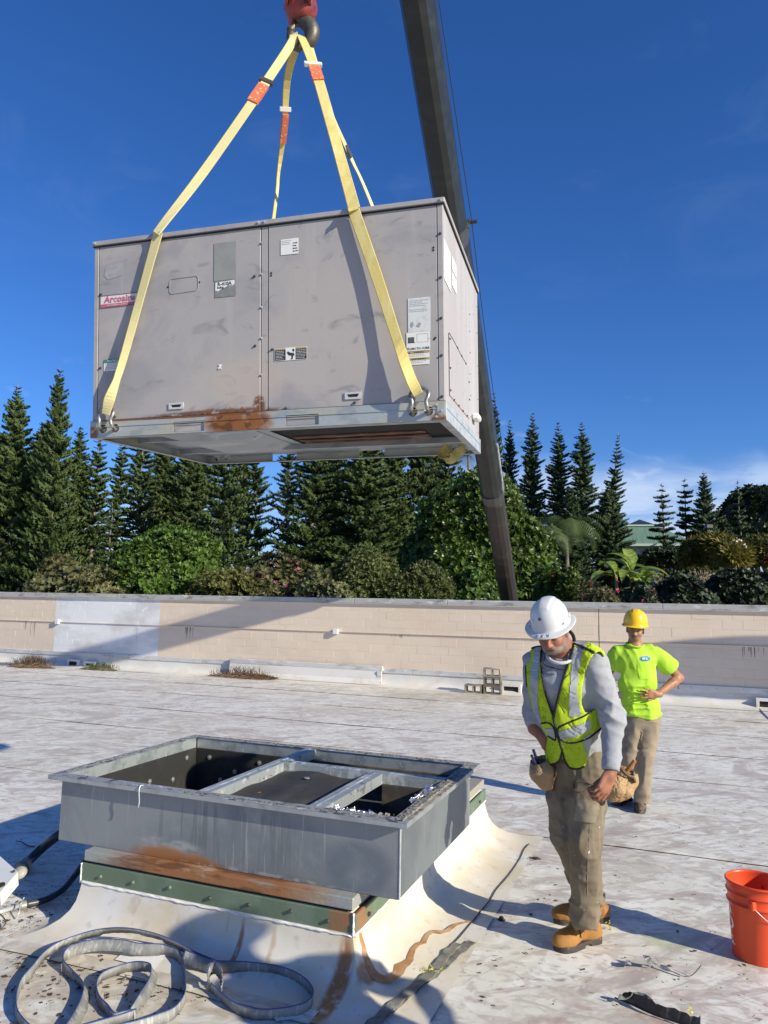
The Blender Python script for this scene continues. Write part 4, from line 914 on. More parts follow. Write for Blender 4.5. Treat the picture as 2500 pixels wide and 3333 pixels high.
for x, z in ((.20, .57), (.42, .49), (.62, .57), (.80, .46), (.30, .42)):
    q = MB(); q.cyl((x, AW-I_-.031, z), (x, AW-I_-.035, z), .017, n=12); q.cyl((x, AW-I_-.035, z), (x, AW-I_-.042, z), .006, n=6); q.build('pin_washer', washer, adp)
for y, z in ((.45, .56), (.80, .50), (1.20, .58), (1.05, .46), (.62, .44)):
    q = MB(); q.cyl((I_+.031, y, z), (I_+.035, y, z), .017, n=12); q.cyl((I_+.035, y, z), (I_+.042, y, z), .006, n=6); q.build('pin_washer', washer, adp)
# cross bars: folded channels
def channel(lo, hi, mat=galv_pale, nm='cross_bar'):
    q = MB(); x0, y0 = lo; x1, y1 = hi; z = AZ-.001
    q.box((x0, y0, z-.003), (x1, y1, z))
    if x1-x0 < y1-y0: q.box((x0, y0, z-.06), (x0+.003, y1, z-.0035)); q.box((x1-.003, y0, z-.06), (x1, y1, z-.0035)); q.box((x0+.035, y0, z+.0005), (x0+.041, y1, z+.003))
    else: q.box((x0, y0, z-.06), (x1, y0+.003, z-.0035)); q.box((x0, y1-.003, z-.06), (x1, y1, z-.0035)); q.box((x0, y0+.03, z+.0005), (x1, y0+.035, z+.003))
    return q.build(nm, mat, adp)
bar_m = pmat('scratched galvanized bar', (.40, .43, .44), .4, .45, [dict(col=(.66, .68, .68), s=(14, 5, 5), lo=.52, hi=.64, w=1), dict(col=(.20, .22, .23), s=(9, 9, 9), lo=.58, hi=.68, w=1)], (60, .2))
channel((.985, .076), (1.065, AW-.076), bar_m); channel((1.068, .875), (AL-.086, .945), bar_m); channel((1.655, .076), (1.742, .872), bar_m)
# liner board closing the middle bay just below the bars, and deep bays beside it
lid_bd = pmat('charcoal liner board', (.028, .027, .026), .8, 0, [dict(col=(.055, .052, .048), s=(5, 2, 5), lo=.45, hi=.65)], (9, .5, .02))
n = 12; vs = []; fs = []
for j in range(n+1):
    for i in range(n+1): x = 1.07+.58*i/n; y = .09+.78*j/n; vs.append((x, y, .655+.010*math.sin(x*14+y*3)+.006*math.sin(y*17)))
fs = [(j*(n+1)+i, j*(n+1)+i+1, (j+1)*(n+1)+i+1, (j+1)*(n+1)+i) for j in range(n) for i in range(n)]
mk('liner_board', vs, fs, lid_bd, adp, True)
for x, y in ((1.32, .70),): q = MB(); q.cyl((x, y, .668), (x, y, .673), .018, n=12); q.build('pin_washer', washer, adp)
org = pmat('orange leaf scrap', (.45, .12, .04), .8)
for x, y in ((1.10, .62), (1.24, .26)): q = MB(); q.add([(x, y, .678), (x+.02, y+.006, .683), (x+.032, y-.004, .679), (x+.012, y-.012, .681)], [(0, 1, 2, 3)]); q.build('leaf_scrap', org, adp)
q = MB(); q.box((1.745, .86, .34), (AL-.085, .872, .64)); q.build('duct_divider', liner_br, adp)
q = MB(); q.box((1.07, .948, .34), (AL-.085, .96, .63)); q.build('duct_divider', galv, adp)
q = MB(); q.bbox((1.10, AW-.12, .56), (AL-.3, AW-.09, .60), .008); q.build('inner_ledge', band_in, adp)
foil = pmat('crumpled silver foil', (.60, .62, .68), .25, .8, [dict(col=(.25, .24, .22), s=15, lo=.5, hi=.6)], (30, .9, .03))
def crumple(nm, x0, x1, y0, y1, z, amp, mat, nx=14, ny=5, seed=1, parent=adp):
    r = random.Random(seed); vs = [(x0+(x1-x0)*i/nx+r.uniform(-.006, .006), y0+(y1-y0)*j/ny+r.uniform(-.006, .006), z+r.uniform(-amp, amp)) for j in range(ny+1) for i in range(nx+1)]
    fs = []
    for j in range(ny):
        for i in range(nx):
            if r.random() < .12: continue
            a = j*(nx+1)+i; fs += [(a, a+1, a+nx+2), (a, a+nx+2, a+nx+1)]
    return mk(nm, vs, fs, mat, parent)
crumple('loose_foil', 1.76, 1.98, .075, .15, .685, .022, foil, seed=2); crumple('torn_insulation', 1.95, 2.10, .08, .17, .675, .022, gas, 9, 4, seed=3); crumple('loose_foil', 2.08, 2.125, .35, .75, .70, .014, foil, 4, 14, seed=5)
# twisted wire hanging over the front lip
q = MB(); q.tube(spline([(.665, .02, AZ+.006), (.662, -.004, AZ+.004), (.665, -.012, AZ-.03), (.668, -.010, AZ-.075), (.665, -.012, AZ-.105)], 4), .0035, 6); q.build('wire_tie', galv_pale, adp, True)

# ---- hanging rooftop unit
def rmat(a, b, c): return (Matrix.Rotation(a, 3, 'Z') @ Matrix.Rotation(b, 3, 'Y') @ Matrix.Rotation(c, 3, 'X'))
RU = rmat(-.2565, -.0065, .0708); UO = Vector((-1.8391, 4.5229, 2.7191)); UL, UW, UH = 2.24, 1.496, 1.254
mu = RU.to_4x4(); mu.translation = UO
unit = thing('air_conditioning_unit', 'big faded grey rooftop air conditioner hanging from yellow slings, rusty bottom rail', 'air conditioner', mat=mu)
UP = lambda s, t, h: mu @ Vector((s, t, h))
panelm = pmat('faded grey paint', (.355, .335, .335), .6, 0, [
    dict(col=(.40, .365, .35), s=(1.2, 1.2, .9), lo=.45, hi=.60, f=.9), dict(col=(.285, .275, .29), s=(1.5, 1.5, 2), lo=.48, hi=.66, f=.9, w=1, o=(3, 1, 2)),
    dict(col=(.22, .215, .225), s=(5, 5, 9), lo=.58, hi=.72, f=.75, w=1), dict(col=(.42, .40, .41), s=(9, 9, .6), lo=.58, hi=.74, f=.5),
    dict(col=(.44, .37, .33), s=(2, 2, 2), lo=.35, hi=.6, c=(1.05, 0, .28), r=(.35, .3, .2), f=.6),
    dict(col=(.16, .15, .16), s=(12, 12, 25), lo=.58, hi=.66, c=(2.1, 0, .85), r=(.12, .2, .16), f=.6),
    dict(col=(.11, .06, .04), s=(14, 9, 22), lo=.36, hi=.52, c=(.85, 0, .108), r=(.60, .3, .034), j=1.0),
    dict(col=(.15, .07, .035), s=(26, 9, 26), lo=.36, hi=.5, c=(1.13, 0, .14), r=(.05, .3, .085), j=1.3), dict(col=M_RUST, s=(34, 9, 34), lo=.48, hi=.55, c=(.92, 0, .115), r=(.30, .3, .040), j=1.0)], (45, .06))
endm = pmat('faded pale paint', (.37, .35, .36), .6, 0, [dict(col=(.42, .405, .415), s=(1.2, 6, .6), lo=.42, hi=.66), dict(col=(.34, .29, .265), s=(3, 6, .9), lo=.56, hi=.74, f=.6), dict(col=(.30, .15, .08), s=(20, 20, 20), lo=.66, hi=.72)], (45, .06))
rail_m = pmat('stained galvanized rail', (.42, .45, .455), .45, .35, [
    dict(col=(.50, .45, .32), s=(3, 3, 12), lo=.42, hi=.62, f=.7), dict(col=(.30, .33, .35), s=(5, 5, 14), lo=.52, hi=.68, f=.8),
    dict(col=(.31, .12, .035), s=(9, 9, 14), lo=.22, hi=.42, c=(1.0, 0, .045), r=(.26, .3, .11), j=.7),
    dict(col=(.14, .055, .025), s=(14, 14, 20), lo=.50, hi=.58, c=(1.0, 0, .05), r=(.26, .3, .10), j=.3, f=.9),
    dict(col=(.22, .085, .035), s=(8, 8, 30), lo=.22, hi=.42, c=(.6, 0, .102), r=(.75, .3, .014), j=.6), dict(col=(.26, .12, .06), s=(9, 9, 9), lo=.3, hi=.5, c=(.01, 0, .02), r=(.05, .3, .06), j=.7),
    dict(col=(.30, .16, .07), s=(9, 9, 9), lo=.35, hi=.5, c=(2.2, 0, .01), r=(.08, .3, .03), j=.6)], (50, .15))
pan_m = pmat('galvanized pan underside', (.36, .40, .42), .4, .3, [dict(col=(.55, .58, .60), s=(3, 5, 3), lo=.52, hi=.66, f=.7, w=1), dict(col=(.22, .24, .25), s=(2, 2, 2), lo=.5, hi=.7), dict(col=(.16, .06, .03), s=(9, 9, 9), lo=.25, hi=.45, c=(1.05, .12, .0), r=(.16, .035, .3), j=.7)], (30, .15))
rubber = pmat('black gap', (.02, .02, .02), .8)
def U(lo, hi, nm, mat, b=.002, par=None): q = MB(); q.bbox(lo, hi, b); return q.build(nm, mat, par or unit)
# inner casing
U((.012, .012, .10), (UL-.012, UW-.012, UH-.035), 'casing', rubber, .001)
U((-.012, -.012, UH-.030), (UL+.012, UW+.012, UH), 'lid', panelm, .004)
U((-.010, -.010, UH-.036), (UL+.010, UW+.010, UH-.0305), 'lid_gap', rubber, .001)
U((0, 0, .108), (.030, .030, UH-.037), 'corner_post', panelm); U((UL-.032, 0, .108), (UL, .034, UH-.037), 'corner_post', panelm)
U((0, UW-.03, .108), (.030, UW, UH-.037), 'corner_post', panelm); U((UL-.03, UW-.03, .108), (UL, UW, UH-.037), 'corner_post', panelm)
U((.034, .0015, .108), (1.138, .011, UH-.037), 'access_panel', panelm); U((1.190, .0015, .108), (UL-.036, .011, UH-.037), 'access_panel', panelm)
U((1.143, .004, .108), (1.185, .012, UH-.037), 'centre_mullion', panelm)
U((.034, UW-.011, .108), (UL-.036, UW-.0015, UH-.037), 'back_panel', panelm); U((.0015, .034, .108), (.011, UW-.034, UH-.037), 'end_panel', panelm)
U((UL-.011, .038, .108), (UL-.0015, .98, UH-.037), 'end_panel', endm); U((UL-.011, .986, .108), (UL-.0015, UW-.034, UH-.037), 'end_panel', endm)
U((UL-.0012, .15, .17), (UL+.003, .97, .53), 'end_access_plate', endm, .001)
q = MB(); q.tube([(UL+.004, .16, .53), (UL+.004, .34, .528), (UL+.004, .58, .517), (UL+.004, .84, .515)], .002, 5); q.tube([(UL+.003, .148, .53), (UL+.003, .150, .16)], .0012, 5); q.build('plate_gap', rubber, unit)
U((UL+.0, 1.10, .19), (UL+.05, 1.24, .235), 'drain_stub', pmat('white plastic', (.75, .75, .73), .4), .01)
def screws(pts, ax, r=.009, nm='screw', m=None):
    for p in pts:
        q = MB(); p = Vector(p); q.cyl(p, p+Vector(ax)*.003, r*1.05, n=8); q.cyl(p+Vector(ax)*.003, p+Vector(ax)*.007, r*.65, n=6); q.build(nm, m or galv_pale, unit)
screws([(1.148, 0, h) for h in (1.12, .93, .73, .545, .325)], (0, -1, 0), .007); screws([(1.13, -.014, UH-.014), (1.17, -.014, UH-.014), (.012, -.014, UH-.016), (UL-.01, -.014, UH-.016)], (0, -1, 0), .008)
screws([(UL-.016, -.001, h) for h in (1.05, .80, .57, .36, .13)], (0, -1, 0), .008, m=steel_dk); screws([(1.10, 0, .92), (1.105, 0, .50), (.052, 0, .44), (.048, 0, .91), (1.215, 0, .47), (.16, 0, .125), (1.30, 0, .115), (1.72, 0, .125)], (0, -1, 0), .008, m=steel_dk)
dark = pmat('dark screw hole', (.03, .02, .02), .9)
for s, h in ((1.208, .93), (1.208, .915), (2.185, .975), (2.185, .96), (.522, .913), (.737, .922), (2.185, .455), (2.19, .463)):
    q = MB(); q.cyl((s, -.001, h), (s, .003, h), .006, n=8); q.build('screw_hole', dark, unit)
screws([(UL, y, UH-.015) for y in (.05, .35, .65, .95, 1.25, 1.45)], (1, 0, 0), .007); screws([(UL+.003, y, h) for y, h in ((.17, .50), (.17, .33), (.17, .20), (.30, .17), (.48, .17), (.66, .17), (.84, .17), (.95, .30), (.95, .42), (.45, .523), (.62, .515), (.80, .51))], (1, 0, 0), .007, m=steel_dk)
screws([(UL, 1.05, h) for h in (.20, .35, .50, .65, .80, .92)], (1, 0, 0), .006); screws([(UL, 1.44, h) for h in (.15, .4, .65, .9, 1.1)], (1, 0, 0), .006)
# base rail: front and back webs with fork pockets and shackle holes, ends plain
def rail(nm, y, pockets, mat, ydir):
    holes = [[(a, b_), (c, b_), (c, d_), (a, d_)] for a, b_, c, d_ in pockets]
    holes += [circle2(x, .052, .026) for x in (.085, .172, 2.062, 2.150)]
    m = frame_m((0, y, 0), (1, 0, 0), (0, 0, 1))
    return plate(nm, [(-.008, 0), (UL+.008, 0), (UL+.008, .105), (-.008, .105)], holes, .004, mat, unit, m)
pk = ((.573, .008, .779, .070), (1.304, .010, 1.507, .072))
rail('base_rail', -.008, pk, rail_m, -1); rail('base_rail', UW+.008, pk, rail_m, 1)
U((-.010, -.005, 0), (-.006, UW+.005, .105), 'end_rail', rail_m, .001); U((UL+.006, -.005, 0), (UL+.010, UW+.005, .105), 'end_rail', galv_pale, .001)
q = MB(); q.bbox((-.006, -.0145, .062), (UL+.006, -.0105, .066), .001); q.build('rail_crease', rail_m, unit)
q = MB(); q.bbox((UL+.0105, -.004, .062), (UL+.0135, UW+.004, .066), .001); q.build('rail_crease', galv_pale, unit)
for a, b_, c, d_ in pk:                # pocket sleeves
    U((a+.003, -.0, b_+.002), (c-.003, .004, d_-.002), 'fork_pocket_cover', panelm, .001)
for nm, lo, hi in (('rail_foot', (-.006, -.006, -.003), (UL+.006, .032, 0)), ('rail_foot', (-.006, UW-.032, -.003), (UL+.006, UW+.006, 0)), ('rail_foot', (-.006, .0325, -.003), (.032, UW-.0325, 0)), ('rail_foot', (UL-.032, .0325, -.003), (UL+.006, UW-.0325, 0))):
    U(lo, hi, nm, galv, .001)
U((2.20, -.016, .01), (UL+.004, -.0125, .098), 'corner_gusset', rail_m, .001); screws([(2.195, -.016, .085), (2.225, -.017, .05), (2.195, -.016, .018)], (0, -1, 0), .007)
# underside pan with two openings; recessed plates
pz = .060
pm = frame_m((0, 0, pz), (1, 0, 0), (0, 1, 0))
plate('bottom_pan', [(.0, .0), (UL, .0), (UL, UW), (0, UW)], [[(1.02, .40), (2.14, .40), (2.14, 1.20), (1.02, 1.20)], [(1.66, .12), (2.16, .12), (2.16, .26), (1.66, .26)]], .003, pan_m, unit, pm)
q = MB(); q.add([(.25, .25, pz-.004), (.95, .25, pz-.004), (.95, 1.2, pz-.004), (.25, 1.2, pz-.004), (.42, .42, pz-.045), (.85, .42, pz-.045), (.85, 1.05, pz-.045), (.42, 1.05, pz-.045)], [(0, 1, 5, 4), (1, 2, 6, 5), (2, 3, 7, 6), (3, 0, 4, 7), (4, 5, 6, 7)]); q.build('drain_pan', pan_m, unit)
rustbar = pmat('rusty coil frame', (.10, .045, .030), .8, 0, [dict(col=(.22, .09, .04), s=(6, 20, 20), lo=.5, hi=.65), dict(col=(.30, .26, .22), s=(4, 20, 20), lo=.6, hi=.7)], (30, .5))
U((1.00, .38, .068), (2.16, 1.22, .10), 'duct_void', void_m, .001); U((1.64, .10, .068), (2.18, .28, .10), 'duct_void', void_m, .001)
for k, (y0, y1, z0) in enumerate(((.70, .78, .058), (.84, .90, .054), (.96, 1.04, .056))): U((1.06, y0, z0), (1.98, y1, z0+.010), 'coil_bar', rustbar, .004)
U((.03, .45, .03), (.9, .475, .058), 'pan_brace', galv, .001); U((.03, 1.0, .02), (UL-.03, 1.03, .058), 'pan_brace', galv, .001)
# recessed handles
hw_ = pmat('handle frame', (.50, .50, .51), .4)
for a, b_, c, d_ in ((.538, .150, .637, .189), (1.663, .146, 1.760, .186)):
    m = frame_m((0, -.003, 0), (1, 0, 0), (0, 0, 1)); h = plate('handle_frame', [(a, b_), (c, b_), (c, d_), (a, d_)], [[(a+.022, b_+.011), (c-.022, b_+.011), (c-.012, d_-.011), (a+.012, d_-.011)]], .006, hw_, unit, m)
    q = MB(); q.box((a+.01, -.0012, b_+.008), (c-.01, .0010, d_-.008)); q.build('handle_recess', hole_m, h)
q = MB(); rr = .02; pts = []
for cx_, cz_, a0 in ((.729-rr, .963-rr, 0), (.535+rr, .960-rr, 90), (.535+rr, .866+rr, 180), (.729-rr, .872+rr, 270)):
    for k in range(5): a = R_(a0+k*22.5); pts.append((cx_+rr*math.cos(a), -.0005, cz_+rr*math.sin(a)))
q.tube(pts+[pts[0]], .0016, 5); q.build('stamped_cover_outline', panelm, unit)
# ---- printed labels on the casing
def fm(s, h, off=.002): return frame_m((s, .0015-off, h), (1, 0, 0), (0, 0, 1))
def em(t, h, off=.002): return frame_m((UL-.0015+off, t, h), (0, 1, 0), (0, 0, 1))
paper = pmat('sun bleached label', (.62, .63, .63), .6, 0, [dict(col=(.50, .50, .50), s=20, lo=.5, hi=.7)]); paper2 = pmat('white label', (.72, .72, .70), .55)
ink = pmat('black ink', (.03, .03, .03), .6); ink_g = pmat('faded grey ink', (.30, .30, .31), .7); redi = pmat('faded red print', (.46, .10, .16), .6, 0, [dict(col=(.52, .22, .27), s=30, lo=.4, hi=.7)]); gold = pmat('tan warning bar', (.42, .30, .13), .6); teal = pmat('green notice bar', (.03, .20, .16), .6)
def lab(nm, s0, h0, s1, h1, mat, off=.0025, frame=fm):
    return plate(nm, [(s0, h0), (s1, h0), (s1, h1), (s0, h1)], [], .0008, mat, unit, frame(0, 0, off))
def lines(par, s0, s1, h1, n, dh, mat, frame=fm, off=.0035, th=.0018):
    q = MB(); m = frame(0, 0, off)
    for i in range(n):
        e = s1-(s1-s0)*random.uniform(0, .35); hh = h1-i*dh; x = s0
        while x < e:
            l = random.uniform(.004, .014); x2 = min(x+l, e); q.add([m@Vector(v) for v in ((x, hh-th, 0), (x2, hh-th, 0), (x2, hh+th, 0), (x, hh+th, 0))], [(0, 1, 2, 3)]); x = x2+.003
    q.build('small_print', mat, par)
s_ = lab('name_plate', .044, .823, .345, .900, redi, .0022); t_ = lab('name_plate_face', .049, .845, .340, .895, paper, .0032)
o = text('lettering', 'Arcoaire', .058, redi, unit, fm(.075, .853, .0042), .0004, shear=.12, bold=.0022, sp=1.05); lines(s_, .10, .30, .836, 1, .01, paper, off=.0036)
for a, b_ in (((.044, .823), (.345, .8245)), ((.044, .8985), (.345, .900)), ((.044, .823), (.0455, .900))): lab('name_plate_border', a[0], a[1], b_[0], b_[1], ink, .0045)
s_ = lab('notice_label', .078, .418, .207, .490, paper2); lab('notice_bar', .078, .468, .207, .490, teal, .0035); text('lettering', 'NOTICE', .020, paper2, unit, fm(.1425, .4715, .0045), .0003, 'CENTER', bold=.0006); lines(s_, .085, .20, .460, 4, .010, ink_g)
grey1 = pmat('worn grey sticker', (.27, .275, .265), .7, 0, [dict(col=(.24, .24, .235), s=9, lo=.4, hi=.6)]); grey2 = pmat('dark grey sticker', (.19, .19, .195), .7, 0, [dict(col=(.26, .26, .26), s=30, lo=.4, hi=.7)])
lab('worn_sticker', .835, .918, .979, 1.150, grey1); lab('worn_sticker', .842, .815, .979, .9155, grey2)
plate('torn_label', [(.845, .858), (.865, .852), (.885, .866), (.910, .872), (.930, .884), (.958, .880), (.972, .892), (.970, .913), (.93, .910), (.89, .909), (.846, .906)], [], .0008, paper2, unit, fm(0, 0, .0035))
text('lettering', 'R-410A', .030, ink, unit, fm(.860, .885, .0045), .0003, bold=.0007); text('lettering', 'Refrig', .018, ink, unit, fm(.858, .868, .0045), .0003, bold=.0004)
faint = pmat('faint removed label', (.33, .335, .345), .7, 0, [dict(col=(.30, .29, .30), s=25, lo=.4, hi=.6)]); plate('faint_label_mark', [(.07, 1.03), (.10, 1.0), (.205, 1.02), (.205, 1.10), (.12, 1.095), (.08, 1.08)], [], .0005, faint, unit, fm(0, 0, .0016))
plate('paper_scrap', [(.868, .405), (.892, .405), (.886, .388), (.892, .375), (.877, .382), (.872, .372), (.864, .385), (.874, .392)], [], .001, paper2, unit, fm(0, 0, .004))
s_ = lab('data_label', 1.269, 1.030, 1.381, 1.124, paper2); lines(s_, 1.275, 1.345, 1.113, 3, .010, ink_g); lines(s_, 1.345, 1.378, 1.095, 4, .016, ink, th=.0035)
s_ = lab('warning_label', 1.229, .398, 1.433, .474, paper2); lab('warning_panel', 1.232, .401, 1.300, .462, ink, .0033); lab('warning_panel', 1.363, .401, 1.431, .462, ink, .0033); lab('warning_bar', 1.232, .463, 1.300, .472, gold, .0034); lab('warning_bar', 1.363, .463, 1.431, .472, gold, .0034)
lines(s_, 1.237, 1.298, .454, 6, .009, paper, off=.0042, th=.0014); lines(s_, 1.368, 1.43, .454, 6, .009, paper, off=.0042, th=.0014)
plate('pictogram', [(1.308, .445), (1.318, .428), (1.335, .425), (1.340, .408), (1.346, .408), (1.347, .428), (1.356, .42), (1.352, .440), (1.33, .442), (1.315, .452)], [], .0004, ink, unit, fm(0, 0, .0036)); plate('pictogram', [(1.340, .460), (1.352, .466), (1.356, .452), (1.348, .446)], [], .0004, ink, unit, fm(0, 0, .0036)); plate('pictogram', [(1.330, .403), (1.345, .403), (1.338, .414)], [], .0004, ink, unit, fm(0, 0, .0036))
s_ = lab('instruction_label', 2.036, .504, 2.165, .698, paper); lines(s_, 2.045, 2.155, .682, 4, .010, ink_g); lines(s_, 2.045, 2.155, .63, 2, .010, ink_g)
plate('pictogram', [(2.048, .54), (2.058, .528), (2.07, .545), (2.062, .565), (2.052, .56)], [], .0004, ink_g, unit, fm(0, 0, .0036)); plate('pictogram', [(2.08, .535), (2.10, .528), (2.112, .55), (2.10, .558)], [], .0004, ink_g, unit, fm(0, 0, .0036))
s_ = lab('curb_label', 2.026, .397, 2.161, .503, paper2); text('lettering', 'FLUSH TO CURB', .0172, ink, unit, fm(2.0935, .404, .0035), .0003, 'CENTER', bold=.0003)
for i in range(5): lab('pictogram_bar', 2.036+i*.0075, .446, 2.041+i*.0075, .476, ink, .0034)
lab('pictogram_bar', 2.034, .443, 2.075, .4465, ink, .0036)
q = MB(); m = fm(0, 0, .0036)
for a in (((2.086, .444), (2.150, .4455)), ((2.086, .490), (2.150, .4915)), ((2.086, .444), (2.0875, .4915)), ((2.1485, .444), (2.150, .4915)), ((2.150, .46), (2.158, .463))): q.add([m@Vector(v) for v in ((a[0][0], a[0][1], 0), (a[1][0], a[0][1], 0), (a[1][0], a[1][1], 0), (a[0][0], a[1][1], 0))], [(0, 1, 2, 3)])
q.build('pictogram_outline', ink_g, s_)
s_ = lab('caution_label', 2.032, .318, 2.157, .395, paper2); lab('caution_bar', 2.032, .382, 2.157, .395, gold, .0034); lab('caution_bar', 2.032, .344, 2.157, .357, gold, .0034)
text('lettering', 'WARNING', .0125, ink, unit, fm(2.098, .384, .0042), .0003, 'CENTER'); text('lettering', 'AVERTISSEMENT', .0118, ink, unit, fm(2.0955, .346, .0042), .0003, 'CENTER'); lines(s_, 2.037, 2.15, .376, 2, .0085, ink_g, th=.0013); lines(s_, 2.037, 2.15, .338, 2, .0085, ink_g, th=.0013)
for hh in (.384, .346): plate('pictogram', [(2.037, hh), (2.047, hh), (2.042, hh+.009)], [], .0004, ink, unit, fm(0, 0, .0042))
s_ = lab('end_label', .02, .80, .25, 1.03, paper2, .003, em); lines(s_, .03, .23, 1.0, 6, .03, ink_g, em, .004); s_ = lab('end_label', .30, .96, .46, 1.04, paper2, .003, em) ; s_ = lab('end_label', .30, .86, .46, .95, paper2, .003, em); lines(s_, .31, .45, .94, 3, .02, ink_g, em, .004)

# ---- crane hook block
red_p = pmat('red block paint', (.30, .045, .04), .4, 0, [dict(col=(.12, .03, .03), s=9, lo=.5, hi=.65), dict(col=(.33, .10, .08), s=20, lo=.6, hi=.7)], (30, .3)); hook_m = pmat('worn hook steel', (.105, .095, .075), .5, .5, [dict(col=(.20, .16, .12), s=9, lo=.5, hi=.7)], (30, .3)); rope_m = pmat('wire rope', (.05, .05, .05), .6, .5)
HY = 5.0
def hp(a, b_, dy=0.0): return W(880+a/6.636, b_/6.636, HY+dy)
org_h = hp(650, 380); hb = thing('hook_block', 'red crane hook block with a big grey steel hook above the hanging unit', 'crane hook', tuple(org_h)); OH = Vector(org_h)
def hl(a, b_, dy=0.0): return hp(a, b_, dy)-OH
q = MB(); pts = spline([hl(650, 330), hl(655, 400), hl(720, 470), hl(820, 530), hl(890, 640), hl(900, 760), hl(850, 880), hl(740, 955), hl(620, 965), hl(520, 920), hl(455, 830), hl(445, 720)], 5)
n = len(pts); q.tube(pts, [.030+.030*math.sin(min(1, i/n*1.45)*math.pi)**1.0*(1 if i < n*.7 else 1) if i < n*.69 else .030+.030*math.sin(math.pi)*0+.022*(1-(i/n-.69)/.31) for i in range(n)], 12); q.build('hook', hook_m, hb, True)
q = MB(); q.tube([hl(540, 420), hl(500, 560), hl(470, 650), hl(450, 760)], [.014, .018, .02, .012], 7); q.cyl(hl(440, 640, -.03), hl(440, 640, .03), .03, n=10); q.build('safety_latch', hook_m, hb, True)
q = MB(); v, f = lathe([(.0, -.10), (.07, -.095), (.105, -.06), (.128, 0), (.12, .06), (.08, .10), (0, .11)], 20); c0 = hl(655, 215); q.add([Vector(a)*.98+c0 for a in v], f); q.build('swivel_collar', red_p, hb, True)
q = MB()
for dx in (-.085, .0, .085): vv, ff = lathe([(0, -.02), (.20, -.02), (.215, -.012), (.18, 0), (.215, .012), (.20, .02), (0, .02)], 28); mm = Matrix.Translation(hl(650, -220)+Vector((dx*.6, 0, 0)))@Matrix.Rotation(R_(90), 4, 'Y'); q.add([mm@Vector(a) for a in vv], ff)
q.build('sheave', steel_dk, hb, True)
for sx_ in (-1, 1):
    q = MB(); c0 = hl(650, -330); q.bbox(c0+Vector((sx_*.085-.012, -.19, -.24)), c0+Vector((sx_*.085+.012, .19, .28)), .02); q.build('cheek_plate', red_p, hb)
q = MB(); c0 = hl(650, 120); q.bbox(c0+Vector((-.06, -.07, -.10)), c0+Vector((.06, .07, .12)), .02); q.build('swivel_body', red_p, hb)
# ---- crane boom
def BP(y): return Vector((2.12+(y-15.1)*.2865, y, 4.79-(y-15.1)*.757))
boom_dark = pmat('dark painted boom', (.020, .024, .024), .42, .1, [dict(col=(.042, .047, .043), s=(.4, 3, 3), lo=.5, hi=.72, f=.8), dict(col=(.03, .032, .034), s=(.5, 6, 6), lo=.5, hi=.66)], (20, .15))
boom_lo = pmat('greasy brown boom', (.030, .025, .022), .5, .0, [dict(col=(.065, .055, .05), s=(.3, 5, 5), lo=.5, hi=.7), dict(col=(.025, .02, .02), s=(.6, 7, 7), lo=.52, hi=.64)], (20, .15))
tipP = BP(5.0); ax = (BP(25.0)-tipP).normalized(); root = thing('crane_boom', 'long dark telescopic crane boom leaning in from behind the wall', 'crane boom', tuple(BP(24.6)))
wdir = Vector((ax.y, -ax.x, 0)).normalized(); updir = wdir.cross(ax).normalized()
if updir.z < 0: updir = -updir
base_p = BP(24.6)
def boom_sec(y0, y1, w, h, mat, nm='boom_section'):
    # rounded-bottom box section between two stations
    prof = [(-w/2, h/2), (-w/2, -h*.12), (-w*.36, -h*.40), (-w*.15, -h*.5), (w*.15, -h*.5), (w*.36, -h*.40), (w/2, -h*.12), (w/2, h/2)]
    vs = []; 
    for y in (y0, y1):
        for a, b_ in prof: vs.append(BP(y)-base_p+wdir*a+updir*b_)
    n = len(prof); fs = [(i, (i+1) % n, (i+1) % n+n, i+n) for i in range(n)]+[tuple(range(n-1, -1, -1)), tuple(range(n, 2*n))]
    return mk(nm, vs, fs, mat, root)
boom_sec(4.7, 11.4, .43, .50, boom_dark); s1 = boom_sec(11.25, 11.45, .475, .56, steel_dk, 'boom_collar'); boom_sec(11.4, 16.05, .455, .50, boom_dark); boom_sec(15.95, 16.12, .49, .55, steel_dk, 'boom_collar'); boom_sec(16.1, 24.6, .42, .46, boom_lo)
hs = (BP(5.0)-base_p)
q = MB(); q.add([hs+wdir*a+updir*b_+ax*c for a in (-.2, .2) for b_, c in ((.3, .1), (.3, -.5), (-.35, -.5), (-.35, .1))], [(0, 1, 2, 3), (7, 6, 5, 4), (0, 4, 5, 1), (1, 5, 6, 2), (2, 6, 7, 3), (3, 7, 4, 0)]); q.build('boom_head', boom_dark, root)
q = MB(); b0 = BP(11.3)-base_p+wdir*.24; q.tube([b0+updir*.1, b0+updir*.42], .018, 6); q.tube([b0+updir*.30, b0+updir*.30+wdir*.14], .03, 6); q.build('cable_guide', steel_dk, root)
q = MB(); b0 = BP(15.9)-base_p+wdir*.25; q.tube([b0-ax*1.3, b0-ax*.2, b0+ax*.15-wdir*.03], .025, 6); q.build('bent_rod', galv_pale, root)
cp_ = [W(948*D, -700*D*.2, 8.2), W(948*D, 0, 8.8), W(985*D, 250*D, 10.0), W(1018*D, 470*D, 11.3), W(1044*D, 690*D, 12.8), W(1066*D, 850*D, 14.3), W(1100*D, 1050*D, 16.2), W(1130*D, 1290*D, 19.2)]
q = MB(); q.tube(cp_, .007, 5); o = q.build('crane_cable', rope_m); tag(o, 'thin dark cable running alongside the crane boom', 'cable')
q = MB(); hc = Vector(hp(650, -150)); 
for dx in (-.12, -.04, .04, .12): q.tube([hc+Vector((dx*.6, 0, .15)), Vector((tipP.x+dx, tipP.y+.1, tipP.z-.2))], .009, 5)
